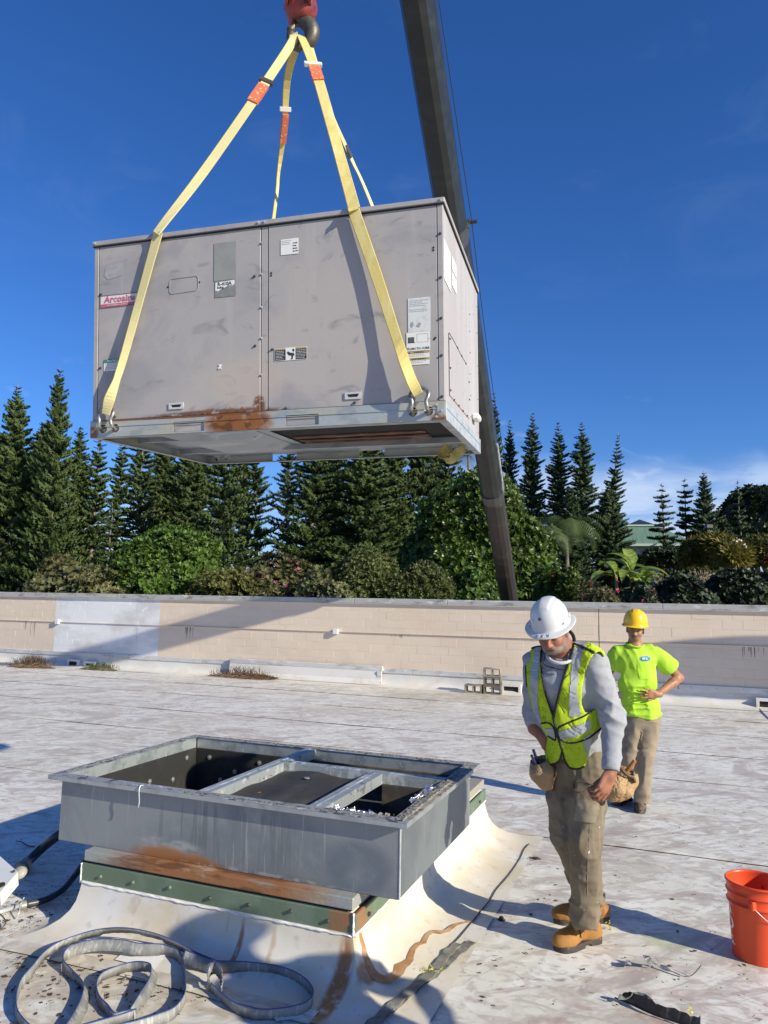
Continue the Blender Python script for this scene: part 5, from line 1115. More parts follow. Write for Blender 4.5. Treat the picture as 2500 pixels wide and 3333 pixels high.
o = q.build('hoist_rope', rope_m); tag(o, 'wire rope falls carrying the red hook block, above the frame', 'rope')

# ---- yellow slings
sling_m = pmat('yellow webbing', (.60, .49, .17), .75, 0, [dict(col=(.50, .40, .13), s=(7, 7, 7), lo=.5, hi=.66, f=.8), dict(col=(.66, .60, .34), s=(14, 14, 3), lo=.5, hi=.7, f=.6)], (80, .4, .003))
sling_p = pmat('pale yellow webbing', (.57, .51, .26), .75, 0, [dict(col=(.58, .50, .24), s=(9, 9, 9), lo=.5, hi=.7, f=.7)], (80, .4, .003))
tag_m = pmat('orange sling tag', (.60, .14, .06), .6, 0, [dict(col=(.70, .45, .36), s=(60, 60, 60), lo=.58, hi=.64)]); stitch = pmat('edge stitching', (.36, .28, .10), .8)
def sling(label, pts, wd, ws, mat, tagat=None, sub=5, tagside=1):
    root = thing('lifting_sling', label, 'sling', tuple(pts[0]), 0, 'yellow lifting slings of the hanging unit'); o0 = Vector(pts[0])
    P = [Vector(p)-o0 for p in pts]; SP = spline(P, sub); n = len(SP); WD = []; WW = []
    for i in range(n):
        f = i/(n-1)*(len(pts)-1); k = min(int(f), len(pts)-2); t = f-k; WD.append(Vector(wd[k]).lerp(Vector(wd[k+1]), t)); WW.append((ws[k]*(1-t)+ws[k+1]*t)*.82)
    q = MB(); q.ribbon(SP, WD, WW, .006); q.build('webbing', mat, root)
    for sg in (-1, 1):
        q = MB(); pp = []
        for i in range(n):
            ax_ = (SP[min(i+1, n-1)]-SP[max(i-1, 0)]).normalized(); d = (WD[i]-ax_*WD[i].dot(ax_)).normalized(); pp.append(SP[i]+d*(sg*WW[i]*.5))
        q.tube(pp, .0035, 5); q.build('selvedge', mat if sg > 0 else stitch, root)
    if tagat:
        for (f0, f1, w_, mt, nm) in tagat:
            i0 = int(f0*(n-1)); a, b_ = SP[i0], SP[min(i0+1, n-1)]; ax_ = (b_-a).normalized(); d = (WD[i0]-ax_*WD[i0].dot(ax_)).normalized(); nn = ax_.cross(d); c0 = SP[i0]+ax_*0
            L_ = f1; q = MB(); vs = [c0+ax_*x+d*y+nn*z for x in (-L_/2, L_/2) for y in (-w_/2, w_/2) for z in (-.012, .012)]
            q.add(vs, [(0, 1, 3, 2), (4, 6, 7, 5), (0, 4, 5, 1), (2, 3, 7, 6), (0, 2, 6, 4), (1, 5, 7, 3)]); q.build(nm, mt, root)
    return root
H_ = lambda a, b_, dy=0: hp(a, b_, dy)
ux = RU@Vector((1, 0, 0)); uz = RU@Vector((0, 0, 1)); uy = RU@Vector((0, 1, 0))
bl = W(520, 752, 4.0); 
pFL = UP(.475, -.020, UH+.004); pFR = UP(1.722, -.020, UH+.004)
def back_edge(px, py):
    d = ray(px, py); n_ = uy; t = (UP(0, UW+.02, 0)-CAM).dot(n_)/d.dot(n_); return CAM+d*t
white_t = pmat('white tag flap', (.72, .70, .66), .6)
sling('left front sling, pale yellow, bending over the top edge above the name plate',
      [H_(530, 800, -.05), H_(500, 740, -.08), H_(440, 960, -.12), W(840, 305, 4.62), W(662, 560, 4.50), pFL+uz*.02, UP(.462, -.028, UH-.03), UP(.354, -.032, .86), UP(.254, -.045, .50), UP(.210, -.06, .34), UP(.172, -.075, .22), UP(.140, -.065, .135)],
      [(1, 0, .6), (1, 0, .5), (.9, .1, -.5), (.85, 0, -.5), (.85, 0, -.5), ux, ux, ux, ux+uy*.5, ux+uy*1.2, ux+uy*.3, ux], [.05, .07, .07, .072, .072, .075, .07, .060, .05, .045, .075, .06], sling_p,
      [(.285, .17, .072, tag_m, 'orange_tag'), (.262, .03, .10, steel_dk, 'tag_flap')])
sling('right front sling, yellow, crossing the right half of the front panel down to its shackle',
      [H_(640, 790, -.06), H_(700, 860, -.11), W(1030, 240, 4.55), W(1090, 450, 4.40), pFR+uz*.015, UP(1.732, -.028, UH-.03), UP(1.862, -.036, .84), UP(1.987, -.055, .45), UP(2.055, -.075, .25), UP(2.104, -.065, .135)],
      [(1, 0, -.1), (.95, .2, -.2), (1, 0, -.25), (1, 0, -.25), ux, ux, ux, ux, ux+uy*.7, ux], [.05, .075, .078, .078, .078, .076, .072, .062, .075, .06], sling_m,
      [(.235, .15, .076, tag_m, 'orange_tag'), (.205, .035, .12, white_t, 'tag_flap')])
q1 = back_edge(893, 700); q2 = back_edge(1206, 664)
sling('left back sling, hanging behind the unit, seen edge on below its orange tag',
      [H_(560, 900, .05), H_(540, 1020, .03), W(935, 260, 5.25), W(925, 420, 5.50), W(907, 560, 5.75), q1+uz*.02, UP(.35, UW+.05, .7), UP(.13, UW+.06, .13)],
      [(1, 0, 0), (1, .1, 0), (.9, .3, 0), (.7, .6, 0), (.35, .9, 0), (.3, .9, 0), ux, ux], [.06, .075, .06, .05, .045, .05, .06, .06], sling_m, [(.43, .22, .05, tag_m, 'orange_tag'), (.38, .03, .09, white_t, 'tag_flap')])
sling('right back sling, thin behind the right front one, going down behind the unit',
      [H_(760, 760, .0), H_(850, 900, .02), H_(980, 1300, .04), W(1085, 380, 5.20), W(1145, 520, 5.45), q2+uz*.02, UP(1.9, UW+.05, .7), UP(2.11, UW+.06, .13)],
      [(1, 0, 0), (.6, .8, 0), (.4, .9, 0), (.35, .9, 0), (.6, .8, 0), (.6, .8, 0), ux, ux], [.05, .06, .06, .05, .05, .06, .06, .06], sling_p, [(.55, .10, .04, steel_dk, 'tag_flap')])
q = MB(); lo = [UP(2.02, UW-.10, .05), UP(1.99, UW-.18, -.03), UP(2.03, UW-.26, -.065), UP(2.07, UW-.20, -.05), UP(2.10, UW-.10, .0), UP(2.14, UW-.03, .05)]; q.ribbon(spline(lo, 5), [uy+ux*.5]*26, .075, .005)
o = q.build('sling_loop', sling_m); tag(o, 'loop of yellow webbing bulging under the right end of the unit', 'sling')
# shackles
def shackle(c, label, lean=0.0):
    root = thing('shackle', label, 'shackle', tuple(c), 0, 'bow shackles in the rail holes'); q = MB()
    a = -ux*.046+uy*.05-uz*.078; b_ = ux*.046+uy*.05-uz*.078
    q.tube(spline([a, -ux*.046-uz*.062-uy*.01, -ux*.040-uy*.02-uz*.02, -ux*.052+uz*.018-uy*.012, -ux*.034+uz*.052, uz*.064, ux*.034+uz*.052, ux*.052+uz*.018-uy*.012, ux*.040-uy*.02-uz*.02, ux*.046-uz*.062-uy*.01, b_], 4), .0115, 9); q.build('bow', shackle_m, root, True)
    q = MB(); q.cyl(a-ux*.025, b_+ux*.03, .013, n=10); q.build('pin', shackle_m, root, True)
shackle(UP(.128, -.035, .118), 'steel shackle at the left end of the front rail'); shackle(UP(2.106, -.035, .118), 'steel shackle at the right end of the front rail')
shackle(UP(.128, UW+.03, .118), 'steel shackle at the left end of the back rail, behind the unit'); shackle(UP(2.106, UW+.03, .118), 'steel shackle at the right end of the back rail, dark against the sky')
# ================================================================== things lying on the roof
def onr0(px, py, up=0.0):
    d = ray(px, py); z = 0; p = None
    for _ in range(20): p = CAM+d*((z+up-EYE)/d.z); z = roofz(p.x, p.y)
    return Vector((p.x, p.y, z+up))
def rz(p): return roofz(p.x, p.y)
# orange bucket
c = on_roof(2472, 3112); orange = pmat('orange bucket plastic', (.78, .085, .022), .35, 0, [dict(col=(.70, .07, .02), s=5, lo=.45, hi=.65), dict(col=(.45, .07, .03), s=(9, 9, 2), lo=.62, hi=.74, f=.5)], (8, .05), trans=.12)
bk = thing('bucket', 'bright orange plastic bucket cut by the right edge of the photo', 'bucket', tuple(c), R_(20))
rb, rt, hh = .130, .150, .385
pf = [(0, .004), (rb-.006, .004), (rb, .0), (rb, .004), (rb+.013*.75, hh*.70), (rb+.011, hh*.705), (rt+.001, hh*.71), (rt+.002, hh*.725), (rb+.014, hh*.73), (rb+.0155, hh*.80), (rb+.0155, hh*.84), (rt+.003, hh*.845), (rt+.004, hh*.86), (rb+.018, hh*.868), (rt-.001, hh*.97), (rt+.006, hh*.972), (rt+.007, hh*.99), (rt+.003, hh), (rt-.003, hh), (rt-.004, hh*.97), (rb-.003, .02), (0, .012)]
v, f = lathe(pf, 56); mk('body', v, f, orange, bk, True)
for k in range(2):
    q = MB(); a = R_(215+180*k); p = Vector((math.cos(a)*(rt+.004), math.sin(a)*(rt+.004), hh*.775)); q.bbox(p-Vector((.016, .016, .022)), p+Vector((.016, .016, .022)), .006); q.build('bail_lug', orange, bk)
pass
q = MB(); a0 = R_(215); e = Vector((math.cos(a0), math.sin(a0), 0)); n_ = Vector((-e.y, e.x, 0)); pts = []
for i in range(19):
    t = math.pi*i/18; pts.append(e*(math.cos(t)*(rt+.012))+Vector((0, 0, hh*.775))+(n_*.72+Vector((0, 0, -.70)))*(math.sin(t)*(rt+.02)))
q.tube(pts, .0022, 6); q.build('bail_wire', galv_pale, bk, True)
def wrap_text(nm, s, size, z0, a_deg, rad, mat, parent, up=True):
    cu = bpy.data.curves.new(nm, 'FONT'); cu.body = s; cu.size = size; cu.extrude = .0002; cu.offset = .0015; cu.resolution_u = 3; cu.align_x = 'CENTER'
    t = bpy.data.objects.new('tmp', cu); COL.objects.link(t); dg = bpy.context.evaluated_depsgraph_get(); dg.update(); me = bpy.data.meshes.new_from_object(t.evaluated_get(dg)); bpy.data.objects.remove(t)
    bm = bmesh.new(); bm.from_mesh(me)
    bmesh.ops.subdivide_edges(bm, edges=[e for e in bm.edges if e.calc_length() > .02], cuts=2)
    for v_ in bm.verts:
        x, y, z = v_.co
        if up: x, y = y, -x      # letters read sideways, up the wall
        a = R_(a_deg)+x/rad; zz = z0+y; r = rad+.0015+z+(rt-rb)*(zz/hh)*.75; v_.co = (r*math.cos(a), r*math.sin(a), zz)
    bm.to_mesh(me); bm.free(); me.materials.clear(); me.materials.append(mat); link(nm, me, parent)
wt = pmat('white bucket print', (.80, .74, .70), .5)
wrap_text('lettering', 'S', .085, .215, 172-20, rb, wt, bk, False); wrap_text('lettering', 'O', .085, .135, 172-20, rb, wt, bk, False); wrap_text('lettering', 'S.', .06, .060, 178-20, rb, wt, bk, False)

# three hollow blocks in a stack and one beside it
cmu = pmat('weathered concrete block', (.30, .265, .22), .95, 0, [dict(col=(.17, .15, .12), s=9, lo=.45, hi=.65), dict(col=(.40, .36, .30), s=20, lo=.55, hi=.7)], (60, .6, .01)); cmu_d = pmat('dark weathered concrete block', (.17, .145, .115), .95, 0, [dict(col=(.10, .085, .07), s=9, lo=.45, hi=.65), dict(col=(.30, .26, .21), s=20, lo=.6, hi=.7)], (60, .6, .01))
sc, _ = wall_s(1620, 2230)
def cblock(s, d, z, rz_, label, mat):
    p = WP(s, d); root = thing('concrete_block', label, 'concrete block', (p.x, p.y, z), WY+rz_, 'hollow concrete blocks by the wall')
    q = MB(); w, dp, h = .39, .19, .19; hh_ = [(-w/2, 0), (w/2, 0), (w/2, h), (-w/2, h)]; e = .030
    holes = [[(-w/2+e, e), (-.014, e), (-.014, h-e), (-w/2+e, h-e)], [(.014, e), (w/2-e, e), (w/2-e, h-e), (.014, h-e)]]
    plate('block_body', hh_, holes, dp, mat, root, frame_m((0, 0, 0), (1, 0, 0), (0, 0, 1))); return root
zb = roofz(*WP(sc, -.55).xy)+.006
cblock(sc, -.55, zb, .02, 'bottom concrete block of the stack of three by the wall', cmu_d); cblock(sc+.004, -.55, zb+.192, -.03, 'middle concrete block of the stack of three by the wall', cmu_d); cblock(sc-.012, -.55, zb+.384, .04, 'topmost concrete block of the stack of three by the wall', cmu)
cblock(sc-.43, -.56, zb, -.05, 'single concrete block left of the stack of three', cmu)

cr_m = pmat('dark crack', (.05, .035, .03), .9)
q = MB(); q.tube(spline([onr(a, b_, .006) for a, b_ in ((1438, 3110), (1480, 3066), (1500, 3045), (1560, 2972), (1598, 2925), (1616, 2895), (1655, 2850), (1692, 2795), (1706, 2765), (1723, 2746))], 4), .0035, 5); q.build('open_seam', cr_m, roof)
# black conduits and the corner of a white metal box at the left edge
hose = pmat('black conduit', (.03, .034, .04), .35, 0, [dict(col=(.06, .065, .07), s=9, lo=.5, hi=.7)]); conn = pmat('grey connector', (.28, .27, .25), .5, .3)
a0 = onr0(222, 2680, .32); root = thing('conduit', 'thick black conduit running from behind the adapter to the left', 'conduit', tuple(on_roof(75, 2825))); O_ = root.location
q = MB(); q.tube(spline([onr0(300, 2650, .30)-O_, onr0(195, 2715, .20)-O_, onr0(140, 2758, .10)-O_, onr0(100, 2795, .05)-O_, onr0(75, 2818, .04)-O_], 5), .032, 12); q.build('hose', hose, root, True)
q = MB(); q.cyl(onr0(82, 2812, .04)-O_, onr0(64, 2834, .04)-O_, .042, n=14); q.cyl(onr0(74, 2822, .04)-O_, onr0(70, 2827, .04)-O_, .052, n=8); q.build('connector', conn, root)
root = thing('conduit', 'thinner black conduit curving on the roof left of the curb', 'conduit', tuple(on_roof(90, 2940))); O_ = root.location
q = MB(); q.tube(spline([onr0(300, 2775, .25)-O_, onr0(272, 2810, .16)-O_, onr0(245, 2848, .07)-O_, onr0(205, 2895, .03)-O_, onr0(150, 2928, .022)-O_, onr0(82, 2945, .022)-O_], 6), .019, 10); q.build('hose', hose, root, True)
q = MB(); q.cyl(onr0(84, 2944, .022)-O_, onr0(66, 2948, .022)-O_, .024, n=12); q.build('connector', conn, root); q = MB(); q.tube([onr0(64, 2948, .02)-O_, onr0(-80, 2992, .02)-O_], .014, 8); q.build('pipe', galv_pale, root, True)
wire = pmat('thin copper brown wire', (.12, .08, .05), .5, .2)
for k, (lbl, pts) in enumerate((('short grey wire ends bent up beside the conduit end', [(50, 2990, .0), (62, 2970, .03), (68, 2940, .06), (78, 2922, .10)]), ('brown wire curling at the left edge below the white box', [(-10, 2968, .01), (10, 2985, .03), (18, 3005, .02), (0, 3028, .005)]), ('thin dark cord on the roof left of the conduits', [(52, 2737, .01), (70, 2740, .03), (88, 2752, .01), (112, 2756, .004)]))):
    q = MB(); q.tube(spline([onr0(*p) for p in pts], 5), .004, 6); o = q.build('wire', wire if k else galv_pale, None, True); tag(o, lbl, 'wire')
boxw = pmat('white powder coated metal', (.66, .67, .64), .4, 0, [dict(col=(.5, .5, .47), s=9, lo=.6, hi=.74, f=.6)])
bp = [onr0(-2, 2785, .26), onr0(58, 2838, .24), onr0(0, 2905, .20), onr0(-150, 2790, .22)]
root = thing('metal_box', 'corner of a white metal box with a black hole, at the left edge', 'metal box', tuple(on_roof(-60, 2900))); O_ = root.location
q = MB(); top = [p-O_ for p in bp]; low = [Vector((p.x-O_.x+.01, p.y-O_.y, p.z-O_.z-(.07 if k_ < 3 else p.z-O_.z))) for k_, p in enumerate(bp)]; q.add(top+low, [(3, 2, 1, 0), (0, 1, 5, 4), (1, 2, 6, 5), (2, 3, 7, 6), (3, 0, 4, 7), (4, 5, 6, 7)]); q.build('cover', boxw, root)
nrm = (top[1]-top[0]).cross(top[2]-top[1]).normalized(); nrm = nrm if nrm.z > 0 else -nrm
q = MB(); cc = onr0(3, 2882, .215)-O_; q.cyl(cc-nrm*.001, cc+nrm*.006, .022, n=16); q.build('knockout', hole_m, root)
q = MB(); cc = onr0(45, 2838, .24)-O_; q.cyl(cc, cc+nrm*.008, .008, n=10); q.build('screw', steel_dk, root)
q = MB(); v, f = lathe([(0, 0), (.035, .0), (.042, .012), (.03, .03), (0, .034)], 14); mm = Matrix.Translation(onr0(66, 2845, .20)-O_)@Matrix.Rotation(R_(40), 4, 'X'); q.add([mm@Vector(a) for a in v], f); q.build('plastic_bushing', pmat('translucent plastic', (.48, .46, .40), .4, trans=.3), root, True)

# grey webbing straps, on edge and looping
gweb = pmat('grey webbing', (.235, .235, .225), .6, 0, [dict(col=(.35, .35, .335), s=(60, 60, 9), lo=.5, hi=.62), dict(col=(.15, .15, .15), s=(6, 6, 6), lo=.5, hi=.66)], (150, .5, .004)); gblue = pmat('blue strap edge', (.04, .07, .22), .6)
c5 = lambda a, b: (a/2.37, 2700+b/2.37); c6 = lambda a, b: (600+a/2.37, 2850+b/2.37); c7 = cr7
def strap(label, pts, conv, lifts, hgt, leans, closed_r=None, sub=7):
    """pts are the upper edge seen in the photo; the band stands on its lower edge"""
    T = []
    for (a, b_), up in zip(pts, lifts): T.append(onr(*conv(a, b_), hgt*.9+up))
    root = thing('webbing_strap', label, 'strap', tuple(Vector((T[0].x, T[0].y, T[0].z-hgt))), 0, 'grey webbing straps on the roof'); O_ = root.location
    SP = spline([p-O_ for p in T], sub); n = len(SP); WD = []; C_ = []; E = []
    for i in range(n):
        k = min(int(i/(n-1)*(len(pts)-1)), len(pts)-1); ln = leans[k]; ax_ = (SP[min(i+1, n-1)]-SP[max(i-1, 0)]).normalized(); side = Vector((-ax_.y, ax_.x, 0)).normalized()
        wv = .004*math.sin(i*1.9)+.003*math.sin(i*.7); wd = (Vector((0, 0, 1))+side*(ln+wv*8)).normalized(); WD.append(wd); C_.append(SP[i]-wd*(hgt*.5)); E.append(SP[i])
    q = MB(); q.ribbon(C_, WD, hgt, .003); q.build('webbing', gweb, root, True); q = MB(); q.tube(E, .0026, 5); q.build('blue_edge', gblue, root, True); return root
P1 = [(1659, 1005), (1520, 950), (1400, 885), (1230, 812), (1050, 768), (900, 757), (750, 772), (600, 812), (450, 870), (340, 945), (250, 1050), (165, 1150), (128, 1260), (130, 1370), (175, 1450), (260, 1530), (380, 1620)]
strap('outer sweep of the grey strap, arching over the loops at the lower left', P1, c5, [.02, .02, .03, .05, .07, .08, .07, .05, .04, .02, .01, 0, 0, 0, 0, 0, 0], .052, [.2, .3, .5, .8, .9, .9, .7, .5, .3, .1, -.1, -.1, 0, 0, 0, 0, 0])
P2 = [(470, 1560), (560, 1430), (630, 1290), (640, 1180), (560, 1085), (488, 1000), (520, 915), (650, 862), (800, 845), (950, 852), (1090, 880), (1250, 885), (1365, 925), (1415, 1010), (1430, 1140), (1425, 1260), (1345, 1370), (1200, 1430), (1050, 1475), (850, 1520), (600, 1580)]
strap('inner grey strap making the large loop at the lower left', P2, c5, [0, 0, 0, 0, 0, .01, .02, .03, .03, .03, .02, .01, .01, 0, 0, 0, 0, 0, 0, 0, 0], .052, [.7, .8, .6, .2, -.1, .0, .3, .5, .6, .5, .2, 0, 0, 0, 0, 0, 0, 0, 0, 0, 0])
P3 = [(1010, 1375), (1075, 1270), (1150, 1150), (1165, 1050), (1120, 1022), (1020, 1022), (900, 1055), (785, 1108), (745, 1190), (765, 1280), (830, 1350), (885, 1412), (960, 1400), (1050, 1385), (940, 1425), (780, 1470), (560, 1530)]
strap('small folded loop in the middle of the grey straps at the lower left', P3, c5, [.0, .01, .02, .03, .03, .02, .01, .01, 0, 0, 0, 0, 0, 0, 0, 0, 0], .050, [.3, .6, .7, .3, .2, .3, .3, .2, 0, 0, 0, 0, .1, .2, .2, .2, .2])
P4 = [(0, 572), (130, 622), (250, 655), (400, 660), (560, 672), (720, 695), (860, 745), (955, 815), (995, 885), (975, 945), (900, 990), (760, 1020), (620, 1030), (480, 1015), (360, 960), (270, 885), (205, 825), (178, 765), (195, 690), (240, 665), (278, 710), (292, 790), (288, 850)]
strap('grey strap lying in one wide ring in front of the curb', P4, c6, [.03, .02, .01, .01, 0, 0, 0, 0, 0, 0, 0, 0, 0, 0, 0, 0, .01, .03, .05, .06, .05, .02, .0], .054, [.5, .3, .0, -.2, -.2, -.2, -.1, 0, .1, .1, .1, .2, .2, .2, .2, .2, .2, .1, 0, 0, 0, 0, 0])
root = thing('webbing_strap', 'flat dirty grey strap lying from the curb corner to the bottom of the photo', 'strap', tuple(on_roof(*c7(500, 1080))), 0, 'grey webbing straps on the roof'); O_ = root.location
def flatstrap(pts, w, up, nm):
    P = [onr(*c7(a, b_), up)-O_ for a, b_ in pts]; SP = spline(P, 6); WD = []
    for i in range(len(SP)):
        ax_ = (SP[min(i+1, len(SP)-1)]-SP[max(i-1, 0)]).normalized(); WD.append(Vector((-ax_.y, ax_.x, .12*math.sin(i*.8))))
    q = MB(); q.ribbon(SP, WD, [w*(1+.12*math.sin(i*1.3)) for i in range(len(SP))], .004); q.build(nm, gdirty, root)
gdirty = pmat('dirty grey webbing', (.17, .165, .145), .8, 0, [dict(col=(.25, .245, .21), s=14, lo=.45, hi=.62), dict(col=(.08, .08, .07), s=25, lo=.55, hi=.7)], (120, .5, .004))
flatstrap([(800, 865), (720, 920), (620, 1010), (540, 1085), (440, 1160), (330, 1250), (220, 1340), (110, 1440), (20, 1520), (-60, 1590)], .050, .008, 'upper_layer')
flatstrap([(690, 880), (620, 940), (560, 1010), (500, 1095), (400, 1170), (300, 1260), (190, 1350), (80, 1450), (-20, 1530), (-80, 1590)], .048, .014, 'lower_layer')
# yellow crumbs
yel = pmat('yellow petals', (.72, .66, .10), .6, trans=.3)
def crumbs(cx_, cy_, n, sp, label):
    r = random.Random(int(cx_)); base = on_roof(cx_, cy_); q = MB()
    for i in range(n):
        p = Vector((r.gauss(0, sp), r.gauss(0, sp*.6), .012+abs(r.gauss(0, .012)))); a = [p+Vector((r.uniform(-.012, .012), r.uniform(-.012, .012), r.uniform(-.004, .008))) for _ in range(3)]; q.add(a, [(0, 1, 2)])
    o = q.build('yellow_blossom', yel, None, loc=tuple(base)); tag(o, label, 'blossom')
crumbs(*c7(475, 1130), 70, .028, 'crushed yellow blossom lying on the flat dirty strap'); crumbs(1981, 3029, 26, .012, 'tiny yellow blossom on the roof right of the tan boots')
crumbs(2246, 3308, 12, .012, 'yellow bits beside the black gutter scrap')
# black gutter scrap and silver scraps, bottom right
c8 = lambda a, b: (1900+a/2.765, 2700+b/2.765)
blk = pmat('black painted metal scrap', (.018, .018, .020), .45, 0, [dict(col=(.06, .055, .05), s=9, lo=.52, hi=.7)], (30, .3)); slv = pmat('bright torn metal', (.42, .43, .44), .35, .6, [dict(col=(.2, .19, .18), s=16, lo=.5, hi=.62)], (60, .5))
o_ = on_roof(*c8(650, 1640)); root = thing('metal_scrap', 'long black folded piece of metal with a torn silver edge at the bottom right', 'metal scrap', tuple(o_))
A = [on_roof(*c8(a, b_))-o_ for a, b_ in ((280, 1530), (420, 1590), (640, 1690), (850, 1760), (1040, 1830))]; Bk = [onr(*c8(a, b_), h)-o_ for a, b_, h in ((330, 1478, .05), (440, 1475, .055), (640, 1560, .06), (850, 1640, .055), (1060, 1690, .06))]
SA = spline(A, 6); SB = spline(Bk, 6); vs = []; fs = []; r = random.Random(3)
for a, b_ in zip(SA, SB):
    mid = a.lerp(b_, .5)+Vector((0, 0, -.012)); vs += [a+Vector((0, 0, .012)), a+Vector((0, .004, .004)), mid, b_+Vector((r.uniform(-.006, .006), r.uniform(-.006, .006), r.uniform(-.006, .008)))]
for i in range(len(SA)-1):
    for k in range(3): q_ = i*4+k; fs.append((q_, q_+1, q_+5, q_+4))
mk('folded_sheet', vs, fs, blk, root)
T2 = [onr(*c8(a, b_), h)-o_ for a, b_, h in ((330, 1480, .055), (380, 1520, .04), (420, 1500, .05), (440, 1465, .065), (490, 1458, .07), (560, 1480, .066), (620, 1530, .062), (640, 1560, .055), (700, 1600, .05))]
T3 = [onr(*c8(a, b_), h)-o_ for a, b_, h in ((310, 1530, .03), (370, 1535, .03), (420, 1518, .035), (470, 1500, .035), (520, 1510, .04), (580, 1540, .04), (630, 1580, .04), (660, 1600, .045), (705, 1612, .045))]
q = MB(); q.add(T2+T3, [(i, i+1, i+10, i+9) for i in range(8)]); q.build('torn_edge', slv, root)
o_ = on_roof(*c8(720, 1230)); root = thing('metal_scrap', 'thin twisted strip of silver metal lying right of the tan boots', 'metal scrap', tuple(o_))
sp_ = spline([onr(*c8(a, b_), h)-o_ for a, b_, h in ((545, 1150, .06), (590, 1190, .035), (640, 1205, .02), (720, 1245, .016), (800, 1280, .012), (900, 1322, .006))], 5); q = MB(); q.ribbon(sp_, [Vector((.2, 1, .9*math.sin(i*.5))) for i in range(len(sp_))], [.034-.024*i/len(sp_) for i in range(len(sp_))], .002); q.build('twisted_strip', slv, root)
q = MB(); q.ribbon([onr(*c8(a, b_), h)-o_ for a, b_, h in ((548, 1150, .075), (575, 1165, .07), (600, 1195, .04), (598, 1240, .006))], [Vector((1, .4, 0))]*4, [.03, .035, .03, .006], .002); q.build('curled_end', slv, root)
o_ = on_roof(*c8(390, 1215)); q = MB(); q.ribbon([onr(*c8(a, b_), h)-o_ for a, b_, h in ((368, 1215, .004), (380, 1200, .03), (400, 1195, .035), (408, 1212, .03))], [Vector((.4, 1, .1))]*4, .03, .002); o = q.build('metal_scrap', slv, None, loc=tuple(o_)); tag(o, 'tiny curled metal scrap, left of the twisted strip', 'metal scrap')
o_ = on_roof(*c8(1000, 1280)); q = MB(); q.tube(spline([onr(*c8(a, b_), h)-o_ for a, b_, h in ((910, 1320, .003), (960, 1318, .004), (1000, 1290, .02), (1060, 1218, .06))], 4), .0022, 5); o = q.build('wire', wire, None, True, tuple(o_)); tag(o, 'thin wire sticking up beyond the twisted strip', 'wire')
# dark things on the roof
o_ = on_roof(1632, 2995); v, f = lathe([(0, .02), (.010, .02), (.014, .014), (.017, .005), (.026, .001)], 14); o = mk('rubber_cap', v, f, rubber, None, True, tuple(o_)); tag(o, 'small black rubber cap in the shadow left of the tan boots', 'cap')
leafd = pmat('wet dead leaves', (.045, .035, .04), .4, 0, [dict(col=(.10, .06, .045), s=30, lo=.45, hi=.6)]); leafb = pmat('brown leaf crumbs', (.085, .045, .025), .8)
o_ = on_roof(1735, 2798); q = MB(); r = random.Random(8)
for i in range(16):
    a = r.random()*6.28; p = Vector((r.gauss(0, .028), r.gauss(0, .018), .006+.003*r.random())); d = Vector((math.cos(a), math.sin(a), 0))*r.uniform(.018, .035); s = Vector((-d.y, d.x, 0))*.35; q.add([p-d, p-s, p+d, p+s+Vector((0, 0, .004))], [(0, 1, 2, 3)])
o = q.build('leaf_pile', leafd); o.location = o_; tag(o, 'small dark clump of wet dead leaves left of the near man', 'leaves')
for (cx_, cy_, n, sx_, sy_, lbl) in ((470, 3120, 46, .13, .05, 'dark leaf litter inside the loops of grey strap'),):
    o_ = on_roof(cx_, cy_); q = MB()
    for i in range(n):
        a = r.random()*6.28; p = Vector((r.gauss(0, sx_), r.gauss(0, sy_), .008+.012*r.random())); d = Vector((math.cos(a), math.sin(a), r.uniform(-.2, .2)))*r.uniform(.008, .022); s = Vector((-d.y, d.x, 0))*r.uniform(.3, .6); q.add([p-d, p-s, p+d, p+s+Vector((0, 0, .006))], [(0, 1, 2, 3)])
    o = q.build('leaf_pile', leafb); o.location = o_; tag(o, lbl, 'leaves')
q = MB()
for i in range(1500):                   # crumbs of leaves and grit over the near roof
    if i < 750: px, py = random.gauss(180, 170), random.gauss(3060, 110)
    elif i < 900: px, py = random.gauss(520, 120), random.gauss(3200, 60)
    else: px, py = random.uniform(0, 2500), 2330+950*random.random()**.8
    if not (-60 < px < 2560 and 2280 < py < 3380): continue
    p = on_roof(px, py)
    lx, ly = (p-AO).dot(au), (p-AO).dot(av)
    if X0-.2 < lx < X1+.35 and -.3 < ly < Y1+.3: continue
    a = random.random()*6.28; l = random.uniform(.003, .011) if random.random() < .85 else random.uniform(.012, .02); d = Vector((math.cos(a), math.sin(a), 0))*l; s = Vector((-d.y, d.x, 0))*random.uniform(.3, .7); p.z += .006; q.add([p-d, p-s, p+d, p+s+Vector((0, 0, .003))], [(0, 1, 2, 3)])
o = q.build('leaf_litter', leafb); tag(o, 'scattered brown leaf crumbs on the roof', 'leaf litter', kind='stuff')
# cable lying along the wall foot at the right
q = MB(); q.tube(spline([onr(a, b_, .012) for a, b_ in ((2420, 2271), (2450, 2270), (2490, 2277), (2530, 2285))], 5), .012, 6); o = q.build('wire', hose, None, True); tag(o, 'black cable on the roof at the foot of the wall, right edge', 'cable')
q = MB(); q.tube(spline([onr(a, b_, .008) for a, b_ in ((2440, 2285), (2470, 2305), (2500, 2335), (2540, 2370))], 5), .012, 6); o = q.build('wire', galv_pale, None, True); tag(o, 'pale cable running toward the right edge of the photo', 'cable')
